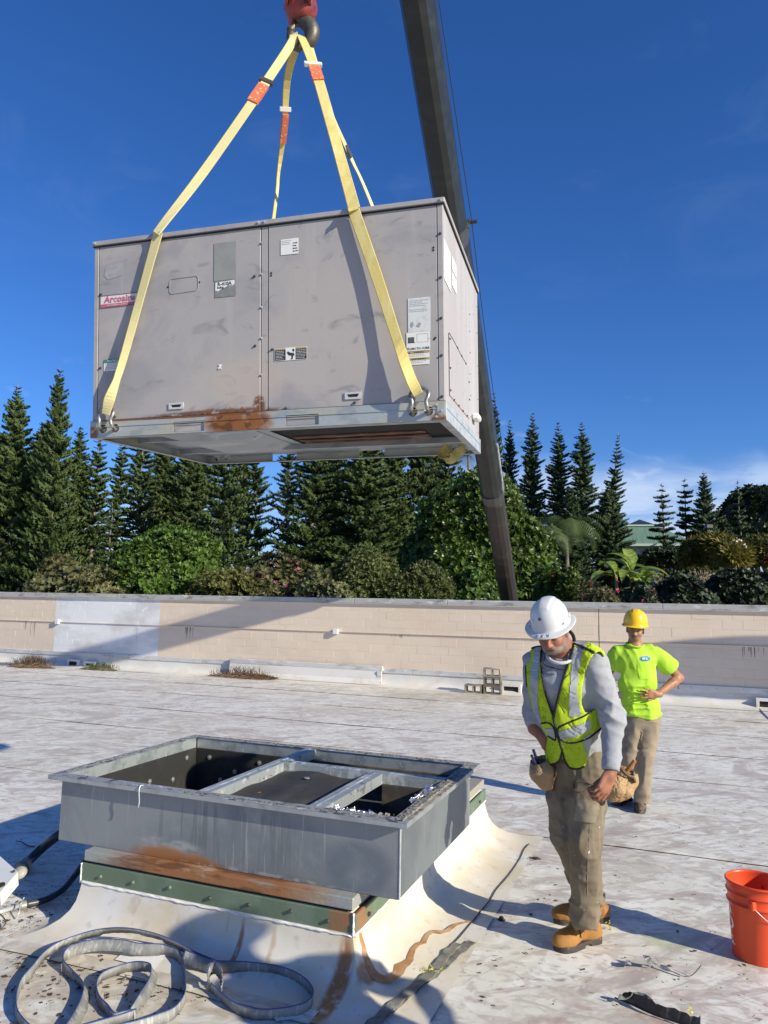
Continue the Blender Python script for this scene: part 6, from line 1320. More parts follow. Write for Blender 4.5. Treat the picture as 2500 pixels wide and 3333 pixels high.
# dish antenna standing just outside the photo on the right (its shadow falls on the wall)
dcx = WP(wall_s(2445, 2168)[0], 0, wall_s(2445, 2168)[1])+SUN*(4.4)
dish = thing('satellite_dish', 'large satellite dish on a stand, outside the photo at the right', 'satellite dish', (dcx.x, dcx.y, roofz(dcx.x, dcx.y)), 0)
dm = pmat('dish paint', (.55, .55, .53), .5); hz = dcx.z-dish.location.z
Ld = (WU+Vector((0, 0, .48))).normalized(); Md = (SUN+Vector((.1, .2, .1))).normalized(); nax = Ld.cross(Md).normalized(); Rm_ = nax.to_track_quat('Z', 'X').to_matrix().to_4x4()
v, f = lathe([(0, -.22), (.3, -.205), (.6, -.15), (.9, -.06), (1.12, .03), (1.13, .05), (1.10, .05), (.88, -.04), (.58, -.13), (.28, -.185), (0, -.2)], 40, 1.32, 1.32); mm = Matrix.Translation((0, 0, hz))@Rm_
mk('reflector', [mm@Vector(a) for a in v], f, dm, dish, True)
q = MB(); q.tube([(-.05, .12, 0), (-.05, .12, hz-.3)], .05, 8); q.tube([(-.5, .12, .02), (.5, .12, .02)], .03, 6); q.tube([(-.05, -.5, .02), (-.05, .6, .02)], .03, 6); q.tube([mm@Vector((0, 0, -.2)), (-.05, .12, hz-.3)], .05, 8); q.build('mast', galv, dish, True)
# ================================================================== people: surfaces grown from smooth distance fields
_perm = np.random.default_rng(11).random((32, 32, 32))
def vnoise(P, f):
    q = P*np.asarray(f)+100.0; i = np.floor(q).astype(int); t = q-i; t = t*t*(3-2*t); i &= 31; j = (i+1) & 31; r = 0
    for a in (0, 1):
        for b_ in (0, 1):
            for c_ in (0, 1):
                w = (t[..., 0] if a else 1-t[..., 0])*(t[..., 1] if b_ else 1-t[..., 1])*(t[..., 2] if c_ else 1-t[..., 2])
                r = r+w*_perm[(j if a else i)[..., 0], (j if b_ else i)[..., 1], (j if c_ else i)[..., 2]]
    return r
def ridge(P, f, k=1.0): n = vnoise(P, f); return 1.15*np.clip(1-np.abs(2*n-1)*1.25, 0, 1)**1.8
def smin(a, b_, k):
    h = np.clip(.5+.5*(b_-a)/k, 0, 1); return b_*(1-h)+a*h-k*h*(1-h)
def cap(P, a, b_, ra, rb):
    a = np.asarray(a, float); b_ = np.asarray(b_, float); ba = b_-a; t = np.clip(((P-a)@ba)/(ba@ba), 0, 1); return np.linalg.norm(P-a-t[..., None]*ba, axis=-1)-(ra+(rb-ra)*t)
def ell(P, c, r, M=None):
    q = P-np.asarray(c, float)
    if M is not None: q = q@M
    r = np.asarray(r, float); k0 = np.linalg.norm(q/r, axis=-1); k1 = np.linalg.norm(q/(r*r), axis=-1)+1e-9; return k0*(k0-1)/k1
def chain(P, pts, rx, ry, X):
    """tube through pts with elliptical section: rx along X, ry across"""
    X = np.asarray(X, float); d = None
    for i in range(len(pts)-1):
        a = np.asarray(pts[i], float); b_ = np.asarray(pts[i+1], float); ba = b_-a; L = np.linalg.norm(ba); u = ba/L; tr = ((P-a)@u)/L; t = np.clip(tr, 0, 1)
        x = X-u*(X@u); x /= np.linalg.norm(x); y = np.cross(u, x); q = P-a-t[..., None]*ba; ax_, bx = rx[i]+(rx[i+1]-rx[i])*t, ry[i]+(ry[i+1]-ry[i])*t
        qx, qy, qz = q@x, q@y, q@u; mr = np.minimum(ax_, bx); k = np.sqrt((qx/ax_)**2+(qy/bx)**2+(qz/mr)**2)+1e-9; k1 = np.sqrt((qx/ax_**2)**2+(qy/bx**2)**2+(qz/mr**2)**2)+1e-9
        dd = k*(k-1)/k1; d = dd if d is None else smin(d, dd, .03)
    return d
def nets(f, lo, hi, h):
    lo = np.asarray(lo, float); hi = np.asarray(hi, float); n = np.ceil((hi-lo)/h).astype(int)+1
    K = 5; nb = -(-n//K); nn_ = nb*K      # evaluate finely only in the blocks the surface passes through
    bc = [lo[k]+h*(K*np.arange(nb[k])+(K-1)/2) for k in range(3)]; GB = np.stack(np.meshgrid(*bc, indexing='ij'), -1).reshape(-1, 3)
    vb = f(GB); actb = np.abs(vb) < h*K*.87*1.35+.006; A_ = np.argwhere(actb.reshape(tuple(nb))); loc_ = np.stack(np.meshgrid(*[np.arange(K)]*3, indexing='ij'), -1).reshape(-1, 3)
    D_ = np.repeat(np.repeat(np.repeat(vb.reshape(tuple(nb)), K, 0), K, 1), K, 2)
    for i0 in range(0, len(A_), 1200):
        I_g = (A_[i0:i0+1200, None, :]*K+loc_[None]).reshape(-1, 3); D_[I_g[:, 0], I_g[:, 1], I_g[:, 2]] = f(lo+h*I_g)
    D_ = D_[:n[0], :n[1], :n[2]]
    s = D_ < 0; c = np.zeros(n-1); acc = np.zeros(tuple(n-1)+(3,))
    sub = lambda A, o: A[o[0]:o[0]+n[0]-1, o[1]:o[1]+n[1]-1, o[2]:o[2]+n[2]-1]
    for k in range(3):
        o1 = [(a, b_) for a in (0, 1) for b_ in (0, 1)]
        for a, b_ in o1:
            p = [0, 0, 0]; oth = [q for q in range(3) if q != k]; p[oth[0]] = a; p[oth[1]] = b_; q_ = list(p); q_[k] = 1
            d0, d1 = sub(D_, p), sub(D_, q_); m = (d0 < 0) != (d1 < 0); t = np.where(m, d0/np.where(m, d0-d1, 1), 0); off = np.zeros(acc.shape); off[..., oth[0]] = a; off[..., oth[1]] = b_; off[..., k] = t
            acc += off*m[..., None]; c += m
    act = c > 0; idx = -np.ones(act.shape, int); idx[act] = np.arange(act.sum()); w = np.argwhere(act); V = lo+h*(w+acc[act]/c[act][:, None]); F = []
    for k in range(3):
        oth = [q for q in range(3) if q != k]; e = [slice(None)]*3; e2 = [slice(None)]*3; e[k] = slice(0, n[k]-1); e2[k] = slice(1, n[k]); m = s[tuple(e)] != s[tuple(e2)]; flip = s[tuple(e)]
        W_ = np.argwhere(m); W_ = W_[(W_[:, oth[0]] > 0) & (W_[:, oth[1]] > 0) & (W_[:, oth[0]] < n[oth[0]]-1) & (W_[:, oth[1]] < n[oth[1]]-1)]
        if not len(W_): continue
        Q = []
        for a, b_ in ((-1, -1), (0, -1), (0, 0), (-1, 0)): q_ = W_.copy(); q_[:, oth[0]] += a; q_[:, oth[1]] += b_; Q.append(idx[tuple(q_.T)])
        Q = np.stack(Q, 1); fl = flip[tuple(W_.T)]; 
        if k == 1: fl = ~fl
        Q[~fl] = Q[~fl][:, ::-1]; F.append(Q)
    F = np.concatenate(F); F = F[(F >= 0).all(1)]; return V, F
def relax(V, F, it=1, lam=.5):
    for _ in range(it):
        s = np.zeros_like(V); c = np.zeros(len(V))
        for a, b_ in ((0, 1), (1, 2), (2, 3), (3, 0)): np.add.at(s, F[:, a], V[F[:, b_]]); np.add.at(s, F[:, b_], V[F[:, a]]); np.add.at(c, F[:, a], 1); np.add.at(c, F[:, b_], 1)
        V = V+lam*(s/np.maximum(c, 1)[:, None]-V)
    return V
def grow(name, f, lo, hi, h, mat, parent, O_, it=2, colf=None):
    V, F = nets(f, lo, hi, h); V = relax(V, F, it); cols = colf(V) if colf else None
    me = np_mesh(name, V-np.array(O_), F, mat, True, cols); o = link(name, me, parent); return o, V, F
def npv(v): return np.array(v, float)
def in_poly(xy, poly):
    x, y = xy[:, 0], xy[:, 1]; r = np.zeros(len(x), bool); n = len(poly)
    for i in range(n):
        x1, y1 = poly[i]; x2, y2 = poly[(i+1) % n]; c = ((y1 > y) != (y2 > y)); xx = (x2-x1)*(y-y1)/((y2-y1) if y2 != y1 else 1e-9)+x1; r ^= c & (x < xx)
    return r
def poly_sd(xy, poly):                 # signed distance in picture pixels, negative inside
    shp = xy.shape[:-1]; xy = xy.reshape(-1, 2); d = np.full(len(xy), 1e9); n = len(poly)
    for i in range(n):
        a = np.array(poly[i], float); b_ = np.array(poly[(i+1) % n], float); ba = b_-a; t = np.clip(((xy-a)@ba)/(ba@ba+1e-9), 0, 1); d = np.minimum(d, np.linalg.norm(xy-a-t[:, None]*ba, axis=1))
    ins = in_poly(xy, poly); return np.where(ins, -d, d).reshape(shp)
def proj_np(P):
    Q = P-np.array(CAM); z = Q@np.array(_F); return np.stack([PW/2+FPX*(Q@np.array(_R))/z, PH/2-FPX*(Q@np.array(_U))/z], -1)
def hit(f, px, py, y0, y1, off=0.0):   # point where the line of sight meets the surface
    d = npv(ray(px, py)); c = npv(CAM); ts = np.arange(y0, y1, .004)/d[1]; P = c+ts[:, None]*d; v = f(P)-off; k = np.argmax(v < 0)
    return P[k] if v[k] < 0 else None
def on_cloth(f, pts, y0, y1, off, n=5):
    SP = spline([Vector((a, b_, 0)) for a, b_ in pts], n); out = []
    for p in SP:
        h_ = hit(f, p.x, p.y, y0, y1, off)
        if h_ is not None and (not out or np.linalg.norm(h_-out[-1]) < .09): out.append(h_)
    return out
skin_old = pmat('weathered skin', (1, 1, 1), .5, 0, [dict(col=(.30, .12, .085), s=60, lo=.55, hi=.75, f=.25)], (220, .25, .002), attr='Col', spec=.4); skin_yng = pmat('tanned skin', (1, 1, 1), .5, 0, (), (200, .15, .002), attr='Col', spec=.4)
hat_w = pmat('white helmet plastic', (.60, .60, .60), .32, 0, [dict(col=(.55, .54, .52), s=14, lo=.62, hi=.74, f=.5)], spec=.5, coat=.2); hat_y = pmat('yellow helmet plastic', (.80, .50, .012), .3, 0, (), spec=.5, coat=.25)
swt = pmat('heather grey sweatshirt', (.31, .32, .345), .9, 0, [dict(col=(.27, .28, .305), s=(60, 60, 25), lo=.5, hi=.62, f=.6), dict(col=(.25, .26, .29), s=6, lo=.55, hi=.75, f=.5)], (260, .3, .003))
vest_m = pmat('lime safety vest', (.50, .66, .015), .8, 0, [dict(col=(.36, .52, .01), s=7, lo=.5, hi=.7, f=.7)], (180, .5, .003), trans=.15); tape_m = pmat('grey reflective tape', (.40, .42, .45), .45, .15, [dict(col=(.30, .32, .35), s=12, lo=.5, hi=.7)], (90, .15, .003)); trim_b = pmat('black vest binding', (.012, .012, .012), .7)
khaki = pmat('khaki work trousers', (.175, .14, .095), .9, 0, [dict(col=(.12, .085, .055), s=(9, 9, 4), lo=.50, hi=.66, f=.8), dict(col=(.25, .205, .145), s=(14, 14, 3), lo=.55, hi=.7, f=.6), dict(col=(.62, .60, .56), s=34, lo=.70, hi=.73)], (200, .35, .003)); khaki2 = pmat('pale khaki trousers', (.26, .21, .15), .9, 0, [dict(col=(.22, .165, .11), s=(9, 9, 5), lo=.52, hi=.68, f=.8)], (200, .35, .003))
boot_m = pmat('tan nubuck', (.33, .155, .035), .75, 0, [dict(col=(.20, .085, .025), s=9, lo=.5, hi=.68), dict(col=(.40, .20, .06), s=20, lo=.58, hi=.7)], (120, .3, .003)); sole_m = pmat('dark boot sole', (.045, .036, .03), .7, 0, [dict(col=(.12, .10, .085), s=25, lo=.52, hi=.66)], (90, .3)); collar_m = pmat('black padded collar', (.02, .02, .022), .6); lace_m = pmat('dark laces', (.045, .02, .012), .7); boot2_m = pmat('brown worn boot', (.085, .055, .04), .7, 0, [dict(col=(.16, .11, .08), s=14, lo=.5, hi=.66)], (120, .3, .003))
leather = pmat('tan tool leather', (.36, .23, .11), .7, 0, [dict(col=(.25, .155, .075), s=7, lo=.5, hi=.75, f=.7)], (90, .35, .003)); leather_d = pmat('dark tool leather', (.10, .055, .03), .6, 0, [dict(col=(.18, .11, .06), s=12, lo=.5, hi=.68)], (90, .3))
tee = pmat('fluorescent yellow green shirt', (.42, .70, .045), .85, 0, [dict(col=(.40, .72, .025), s=5, lo=.5, hi=.7, f=.6)], (240, .25, .003), trans=.12)

def hat(name, O, f_, u_, half_l, half_w, hgt, mat, parent, rel, brim, visor=0.0, ridge_h=.0055):
    f_ = npv(f_); u_ = npv(u_); u_ = u_/np.linalg.norm(u_); f_ = f_-u_*(f_@u_); f_ /= np.linalg.norm(f_); r_ = np.cross(f_, u_); n = 96; prof = []
    for k in range(25): a = math.pi/2*k/24; prof.append((math.sin(a)**.80, math.cos(a)**.80, 0))
    prof += [(1.02, -.02, 0), (1.03, -.045, 0)]
    for t in (.25, .6, .9, 1.0): prof.append((1.03, -.05-.10*t*t*(1 if brim > .02 else .3), t))
    prof += [(1.03, -.05-.10*(1 if brim > .02 else .3)-.025, .985), (1.03, -.085, .5), (.985, -.06, 0), (.96, 0, 0)]
    vs = []; fs = []
    for (rr, zz, bt) in prof:
        for i in range(n):
            a = 2*math.pi*i/n; c_, s_ = math.cos(a), math.sin(a); bw_ = brim*(1+.18*max(0, c_)) + visor*max(0, c_)**1.6
            x = c_*(rr*half_l+bt*bw_); y = s_*(rr*half_w+bt*bw_); z = zz*hgt
            if bt > 0 and abs(s_) > .5 and brim > .02: z += bt*.012*(abs(s_)-.5)*2
            if bt == 0 and zz > .15:
                yy = y/half_w; z += ridge_h*min(1, max(0, (.36-abs(yy)-.10*max(0, x/half_l))/.06))*min(1, max(0, (.66-x/half_l)/.06)); 
                pass
            vs.append(npv(O)+f_*x+r_*y+u_*z-npv(rel))
    for j in range(len(prof)-1):
        for i in range(n): a = j*n+i; b_ = j*n+(i+1) % n; fs.append((a, b_, b_+n, a+n))
    o = mk(name, vs, fs, mat, parent, True); return o, f_, r_, u_
def head_sdf(O, f_, r_, u_, k=1.0, beard=.0):
    M = np.stack([f_, r_, u_], 1); O = npv(O)
    def sdf(P):
        q = (P-O)@M/k; ay = q.copy(); ay[..., 1] = np.abs(ay[..., 1])
        d = ell(q, (-.012, 0, -.02), (.096, .077, .10)); d = smin(d, ell(q, (.030, 0, -.085), (.066, .060, .068)), .035); d = smin(d, ell(q, (.052, 0, -.135), (.034, .034, .024)), .03)
        d = smin(d, ell(ay, (.060, .038, -.082), (.026, .024, .020)), .025)                      # cheekbones
        d = smin(d, ell(ay, (.076, .026, -.030), (.020, .036, .012)), .018)                      # brow
        d = np.maximum(d, -ell(ay, (.103, .031, -.052), (.020, .019, .013))) if False else -smin(-d, ell(ay, (.104, .032, -.053), (.019, .019, .012)), .012)
        d = smin(d, ell(ay, (.079, .032, -.054), (.014, .015, .0115)), .003)                      # lids over the eyes
        d = smin(d, cap(q, (.090, 0, -.045), (.113, 0, -.086), .008, .012), .010); d = smin(d, ell(ay, (.100, .013, -.090), (.012, .009, .008)), .008)
        d = smin(d, ell(q, (.086, 0, -.111), (.018, .028, .008)), .010); d = smin(d, ell(q, (.086, 0, -.122), (.016, .023, .0065)), .008); d = -smin(-d, ell(q, (.108, 0, -.1165), (.016, .026, .0022)), .004)
        d = smin(d, ell(ay, (-.006, .079, -.062), (.020, .009, .032)), .008); d = -smin(-d, ell(ay, (-.002, .089, -.060), (.010, .005, .018)), .006)
        if beard:
            bq = q; bb = ell(bq, (.050, 0, -.125), (.050, .058, .040)); bb = np.minimum(bb, ell(ay, (.030, .052, -.09), (.034, .016, .05))); d = smin(d, bb+.002-.003*ridge(bq, (160, 160, 60)), .012); d = -smin(-d, ell(q, (.112, 0, -.1165), (.016, .022, .0025)), .003)
            d = smin(d, ell(q, (.094, 0, -.104), (.012, .028, .006)), .006)
        return d*k
    return sdf, M
def head_cols(O, M, k, skin, lips, hair, beardc=None, stache=None, dark=(.03, .02, .02)):
    O = npv(O)
    def f(V):
        q = (V-O)@M/k; c = np.tile(np.array(skin, float), (len(V), 1)); n = vnoise(V, 60)[:, None]; c *= (.85+.3*n)
        x, y, z = q[:, 0], np.abs(q[:, 1]), q[:, 2]
        def put(m, col, a=1.0): c[m] = c[m]*(1-a)+np.array(col)*a
        put((x > .088) & (z < -.06) & (z > -.10) & (y < .022), np.array(skin)*[1.25, .95, .9], .5)
        put((y < .024) & (np.abs(z+.1165) < .011) & (x > .083), lips, .75)
        put((y < .024) & (np.abs(z+.1165) < .0022) & (x > .083), dark, .8)
        put((y > .012) & (y < .052) & (np.abs(z+.031-.10*(.03-y)*0) < .0055) & (x > .07), hair, .8)
        put((((y-.032)/.013)**2+((z+.0555)/.0042)**2 < 1) & (x > .07), dark, .85)
        put((((y-.032)/.019)**2+((z+.050)/.012)**2 < 1) & (x > .065), np.array(skin)*.62, .5)
        hm = (z > -.052) & (x < .035) & (y > .055); put(hm, hair, .9); put((x < -.01) & (z > -.10) & (y < .085) & ~((y > .07) & (x > -.03)), hair, .9); put((x < .03) & (x > .005) & (y > .06) & (z > -.085), hair, .8)
        if beardc is not None:
            b_ = ((x > .0) & (z < -.085+.35*np.maximum(0, x-.05)*0) & (z > -.175) & ((y > .030) | (z < -.125) | ((z < -.098) & (z > -.112)))) & ~((y > .033) & (z > -.088-.4*(x-.03)) & (x > .03)); nn = vnoise(V, (150, 150, 60))
            m = b_ & (x > .0); a = np.clip(.50+.55*nn[m][:, None], 0, 1); cc = np.array(beardc)*(.7+.7*vnoise(V, 90)[m][:, None]); c[m] = c[m]*(1-a)+cc*a
        if stache is not None: put((y < .030) & (z < -.096) & (z > -.108) & (x > .08), stache, .75); put((y < .012) & (z < -.128) & (z > -.150) & (x > .06), stache, .3)
        return np.clip(c, .005, 1)
    return f
def hand_sdf(wr, dirv, palmn, side, L=.19, curl=(.6, .7, .75, .8), spread=.10, thumb=(.5, .5), k=1.0):
    """wr wrist point, dirv along the hand, palmn out of the palm, side: +1/-1 picks the thumb side"""
    d = npv(dirv); d /= np.linalg.norm(d); n = npv(palmn); n = n-d*(n@d); n /= np.linalg.norm(n); s = np.cross(d, n)*side; wr = npv(wr); segs = []
    pl = L*.50
    for i in range(4):
        o = (-1.5+i)*.0205*k; base = wr+d*(pl*(1.0-.05*abs(i-1.2)))-s*o*1.0+n*.0; a = spread*(i-1.5)*-1; dd = d*math.cos(a)+s*math.sin(a)*-1*-1*1.0 if False else d+s*(-(i-1.5)*spread); dd /= np.linalg.norm(dd)
        ln = L*(.215, .24, .225, .175)[i]; c = curl[i]; p = base; e = c*.45; r = .0098*k*(1, 1.03, 1, .88)[i]; segs.append((wr+d*pl*.35-s*o*.8, base, .014*k, .0125*k))
        for j, (fr, w_) in enumerate(((.95, 1.0), (.62, 1.1), (.5, .8))):
            v = dd*math.cos(e)+n*math.sin(e); q = p+v*ln*fr; segs.append((p, q, r*(1-.08*j), r*(1-.08*(j+1)))); p = q; e += c*w_
    tb = wr+d*pl*.30+s*.026*k+n*.006; t1 = tb+(d*.55+s*thumb[0]+n*thumb[1]*.6)*.045*k; t2 = t1+(d*.8+s*thumb[0]*.3+n*thumb[1])*.030*k; t3 = t2+(d*.9+n*thumb[1])*.022*k; segs += [(wr+d*pl*.15+s*.012*k, tb, .016*k, .014*k), (tb, t1, .014*k, .0115*k), (t1, t2, .0115*k, .010*k), (t2, t3, .010*k, .008*k)]
    M = np.stack([d, s, n], 1); pc = wr+d*pl*.52
    def f(P):
        r = ell(P, pc, (pl*.62, .042*k, .0155*k), M); r = smin(r, cap(P, wr-d*.03, wr+d*.02, .027*k, .027*k), .02)
        pr = None
        for i, (a, b_, ra, rb) in enumerate(segs): c = cap(P, a, b_, ra, rb); pr = c if pr is None else np.minimum(pr, c)
        return smin(r, pr, .006)
    return f, wr+d*L*.5
def bbox_of(pts, pad): A = np.array([list(p) for p in pts]); return A.min(0)-pad, A.max(0)+pad
def boot(toe, heel, ankle, parent, rel, mat, laces=True, sc=1.0, sole=.035):
    """toe and heel: points on the roof"""
    toe = npv(toe); heel = npv(heel); f_ = toe-heel; f_[2] = 0; L = np.linalg.norm(f_); f_ /= L; u_ = np.array([0, 0, 1.0]); r_ = np.cross(f_, u_); M = np.stack([f_, r_, u_], 1); O = heel; z0 = min(toe[2], heel[2])
    an = (npv(ankle)-O)@M
    def up(P):
        q = (P-O)@M; d = ell(q, (L*.80, 0, .052*sc), (L*.22, .050*sc, .045*sc)); d = smin(d, chain(q, [(L*.72, 0, .055*sc), (L*.45, 0, .085*sc), (L*.24, 0, .10*sc)], [.046*sc, .042*sc, .045*sc], [.040*sc, .045*sc, .05*sc], (0, 1, 0)), .04)
        d = smin(d, ell(q, (L*.20, 0, .06*sc), (L*.22, .043*sc, .055*sc)), .03); d = smin(d, cap(q, (L*.27, 0, .10*sc), (L*.26+(an[0]-L*.27)*.6, an[1]*.6, .165*sc), .050*sc, .052*sc), .03)
        d = np.maximum(d, sole*.9-q[..., 2]); d = np.maximum(d, q[..., 2]-.168*sc); return d-.0015*ridge(P, (30, 30, 30))
    lo, hi = O-.18, O+.18; A = np.array([O-[.14, .14, .0], O+f_*L+[.12, .12, .20], O+f_*L-[.12, .12, 0], O+[.14, .14, .2]]); lo = A.min(0)-.02; hi = A.max(0)+.02
    b_, V, F = grow('upper', up, lo, hi, .0055, mat, parent, rel, 2); root = b_; b_.name = 'boot'
    def so(P):
        q = (P-O)@M; x = np.clip(q[..., 0]/L, 0, 1); w = .036*sc+.020*sc*np.exp(-((x-.74)/.25)**2)+.006*sc*np.exp(-((x-.12)/.14)**2); q2 = q.copy(); cx_ = np.clip(q[..., 0], .04*sc, L-.05*sc)
        d = np.sqrt((q[..., 0]-cx_)**2+q[..., 1]**2)-w; d = np.maximum(d, np.abs(q[..., 2]-sole/2-.001)-sole/2); heelcut = np.maximum(np.maximum(q[..., 2]-sole*.42, .30*L-q[..., 0]), q[..., 0]-.44*L); return np.maximum(d, -heelcut)
    grow('sole', so, lo, hi, .005, sole_m, root, rel, 1)
    def co(P):
        q = (P-O)@M; d = cap(q, (L*.24, 0, .13*sc), (L*.26+(an[0]-L*.27)*.6, an[1]*.6, .168*sc), .054*sc, .056*sc); return np.maximum(np.maximum(d, .135*sc-q[..., 2]), q[..., 2]-.178*sc)
    grow('padded_collar', co, lo, hi, .006, collar_m, root, rel, 2)
    if laces:
        q = MB(); T = lambda a, b_, c_: Vector(O+f_*a+r_*b_+u_*c_-npv(rel))
        for i in range(5):
            x = L*(.66-.07*i); z = (.088+.014*i)*sc; q.tube([T(x, -.028, z-.008), T(x-.004, 0, z+.012), T(x-.012, .028, z-.006)], .0032, 5); q.tube([T(x, .028, z-.008), T(x-.004, 0, z+.013), T(x-.012, -.028, z-.006)], .0032, 5)
        for sg in (-1, 1): q.tube(spline([T(L*.40, 0, .155*sc), T(L*.46, sg*.035, .165*sc), T(L*.50, sg*.055, .13*sc), T(L*.45, sg*.045, .115*sc), T(L*.41, sg*.008, .15*sc)], 4), .003, 5); q.tube(spline([T(L*.42, 0, .15*sc), T(L*.55, sg*.03, .12*sc), T(L*.58, sg*.055, .07*sc)], 4), .0028, 5)
        q.build('laces', lace_m, root, True)
    return root

# ---------------------------------------------------------------- the near man: white full brim helmet, vest, grey sweatshirt
NC = lambda a, b_, y: npv(W(1650+a/2.765, 1900+b_/2.765, y)); NC2 = lambda a, b_, y: npv(W(1650+a/2.765, 2450+b_/2.765, y))
g1 = on_roof(1884, 3095)
man = thing('person', 'man in a white brimmed helmet, lime vest and grey sweatshirt looking down at the curb', 'person', tuple(g1)); MO = npv(g1)
# measured joints
neck = NC(520, 600, 4.00); Ls = NC(800, 700, 3.96); Rs = NC(262, 715, 4.15); chest = NC(505, 860, 4.07); belly = NC(560, 1180, 4.12); hips = NC(640, 1520, 4.20)
Le = NC(960, 1190, 3.95); Lw = NC(935, 1640, 3.86); Re = NC(235, 1160, 4.24); Rw = NC(250, 1300, 4.20); Xt = npv((.93, -.36, 0))
Lh = NC(740, 1600, 4.14); Lk = NC2(705, 810, 4.06); La = NC2(712, 1440, 4.14); Rh = NC(505, 1600, 4.24); Rk = NC2(520, 760, 4.20); Ra = NC2(800, 1400, 4.46)
hf = npv((-.42, -.78, -.46)); hu = npv((-.27, -.37, .89)); hu /= np.linalg.norm(hu); HO = npv(W(1791, 2024, 3.92))
helm, hf, hr, hu = hat('hard_hat', HO, hf, hu,   .114, .100, .128, hat_w, man, MO, .030)
hs, HM = head_sdf(HO-hu*.006, hf, hr, hu, .95, 1)
handL, _ = hand_sdf(Lw+npv((-.002, -.004, -.030)), NC2(845, 330, 3.83)-Lw, (-.55, .65, -.25), 1, .205, (.75, .85, .9, .95), .05, (.2, .7), 1.08)
handR, _ = hand_sdf(NC(300, 1355, 4.17), NC(400, 1440, 4.12)-NC(300, 1355, 4.17), (.5, .55, -.3), -1, .18, (.5, .5, .6, .6), .05, (.4, .3), 1.0)
hipsb = hips
def body1(P):
    d = hs(P); d = smin(d, cap(P, HO-hu*.11-hf*.022, neck+npv((0, .02, -.01)), .062, .070), .03)
    d = smin(d, chain(P, [neck+npv((0, .01, -.07)), chest, belly, hips], [.06, .155, .135, .15], [.05, .09, .10, .11], Xt), .04)
    for a, b_, c, ra, rb, rc in ((Ls, Le, Lw, .052, .042, .029), (Rs, Re, Rw, .052, .042, .034)): d = smin(d, cap(P, a, b_, ra, rb), .03); d = smin(d, cap(P, b_, c, rb, rc), .02)
    d = smin(d, cap(P, Rw, NC(300, 1355, 4.17), .036, .030), .02)
    for a, b_, c in ((Lh, Lk, La), (Rh, Rk, Ra)): d = smin(d, cap(P, a, b_, .075, .052), .03); d = smin(d, cap(P, b_, c, .050, .036), .02)
    d = smin(d, handL(P), .008); d = smin(d, handR(P), .008); return d
hc1 = head_cols(HO-hu*.006, HM, .95, (.28, .118, .078), (.20, .07, .06), (.12, .105, .095), (.20, .18, .155))
def colb1(V):
    c = hc1(V); q = (V-HO)@HM; m = (q[:, 2] < -.16) | (V[:, 2] < HO[2]-.22); s = np.array([.30, .125, .075]); c[m] = s*(.8+.4*vnoise(V[m], 40)[:, None]); return c
bl_, bh_ = HO+[-.16, -.2, -.30], HO+[.16, .18, .12]
AV = []; 
def body_grow(fn, colf, headc, lo, hi, parent, rel):
    # one continuous mesh, grown at a single fine step
    V, F = nets(fn, lo, hi, .0055); V = relax(V, F, 1, .4); me = np_mesh('body', V-rel, F, None, True, colf(V)); return me
lo, hi = bbox_of([HO, Le, Re, La, Ra, Lw], .14); bm1 = body_grow(body1, colb1, None, lo, hi, man, MO); bm1.materials.append(skin_old); link('body', bm1, man)
# sweatshirt
Lcuff = NC(935, 1655, 3.86); Rcuff = NC(240, 1235, 4.215)
def torso(P, g_=0.0):
    d = chain(P, [neck+npv((.0, .015, -.045)), (Ls+Rs)/2+npv((.0, 0, -.02)), chest, belly, hips+npv((0, 0, -.005))], [.070+g_, .172+g_, .188+g_, .168+g_, .176+g_], [.075+g_, .095+g_, .125+g_, .130+g_, .130+g_], Xt)
    return d
def sweat(P):
    d = torso(P); w = .009*(ridge(P, (7, 7, 10))-.5)+.004*(ridge(P, (15, 15, 20))-.5)
    arm = smin(cap(P, Ls+npv((-.012, 0, -.01)), Le+npv((-.008, 0, 0)), .074, .062), cap(P, Le+npv((-.008, 0, 0)), Lcuff, .062, .040), .035); el_ = np.exp(-(np.linalg.norm(P-Le, axis=-1)/.13)**2); foldL = (.006+.010*el_)*(ridge(P+npv((.3, .1, .2))+.5*P[..., :1]*npv((0, 0, 1)), (6, 6, 15), .8)-.5)+.004*(ridge(P, (12, 12, 30))-.5); d = smin(d, arm-foldL, .03)
    arm2 = smin(cap(P, Rs, Re, .074, .055), cap(P, Re, Rcuff, .055, .043), .03); d = smin(d, arm2-foldL*.7, .03)
    d = d-w; cutn = cap(P, NC(484, 580, 3.965), HO-hu*.10-hf*.02, .056, .080); d = np.maximum(d, -cutn); d = np.maximum(d, (NC(600, 1535, 4.2)[2]-.01-P[..., 2]))
    dl = (P-Lcuff)@((Lw-Le)/np.linalg.norm(Lw-Le)); near = np.linalg.norm(P-Lcuff, axis=-1) < .12; d = np.where(near, np.maximum(d, dl-.012), d); return d
lo, hi = bbox_of([neck, Ls, Rs, Le, Re, Lcuff, hips, chest], .17); _, SV, SF = grow('sweatshirt', sweat, lo, hi, .0065, swt, man, MO, 3)
q = lambda a, b_: (1650+a/2.765, 1900+b_/2.765)
def cuff(a, b_, r, r2): 
    m = MB(); m.cyl(Vector(a-MO), Vector(b_-MO), r, r2, 18); return m
ud = (Lcuff-Le)/np.linalg.norm(Lcuff-Le); def_c = [(Lcuff-ud*.050, .045), (Lcuff-ud*.030, .048), (Lcuff-ud*.01, .046), (Lcuff+ud*.012, .043), (Lcuff+ud*.014, .038)]
m = MB(); m.tube([Vector(a-MO) for a, r in def_c], [r for a, r in def_c], 18); m.build('cuff', swt, man, True)
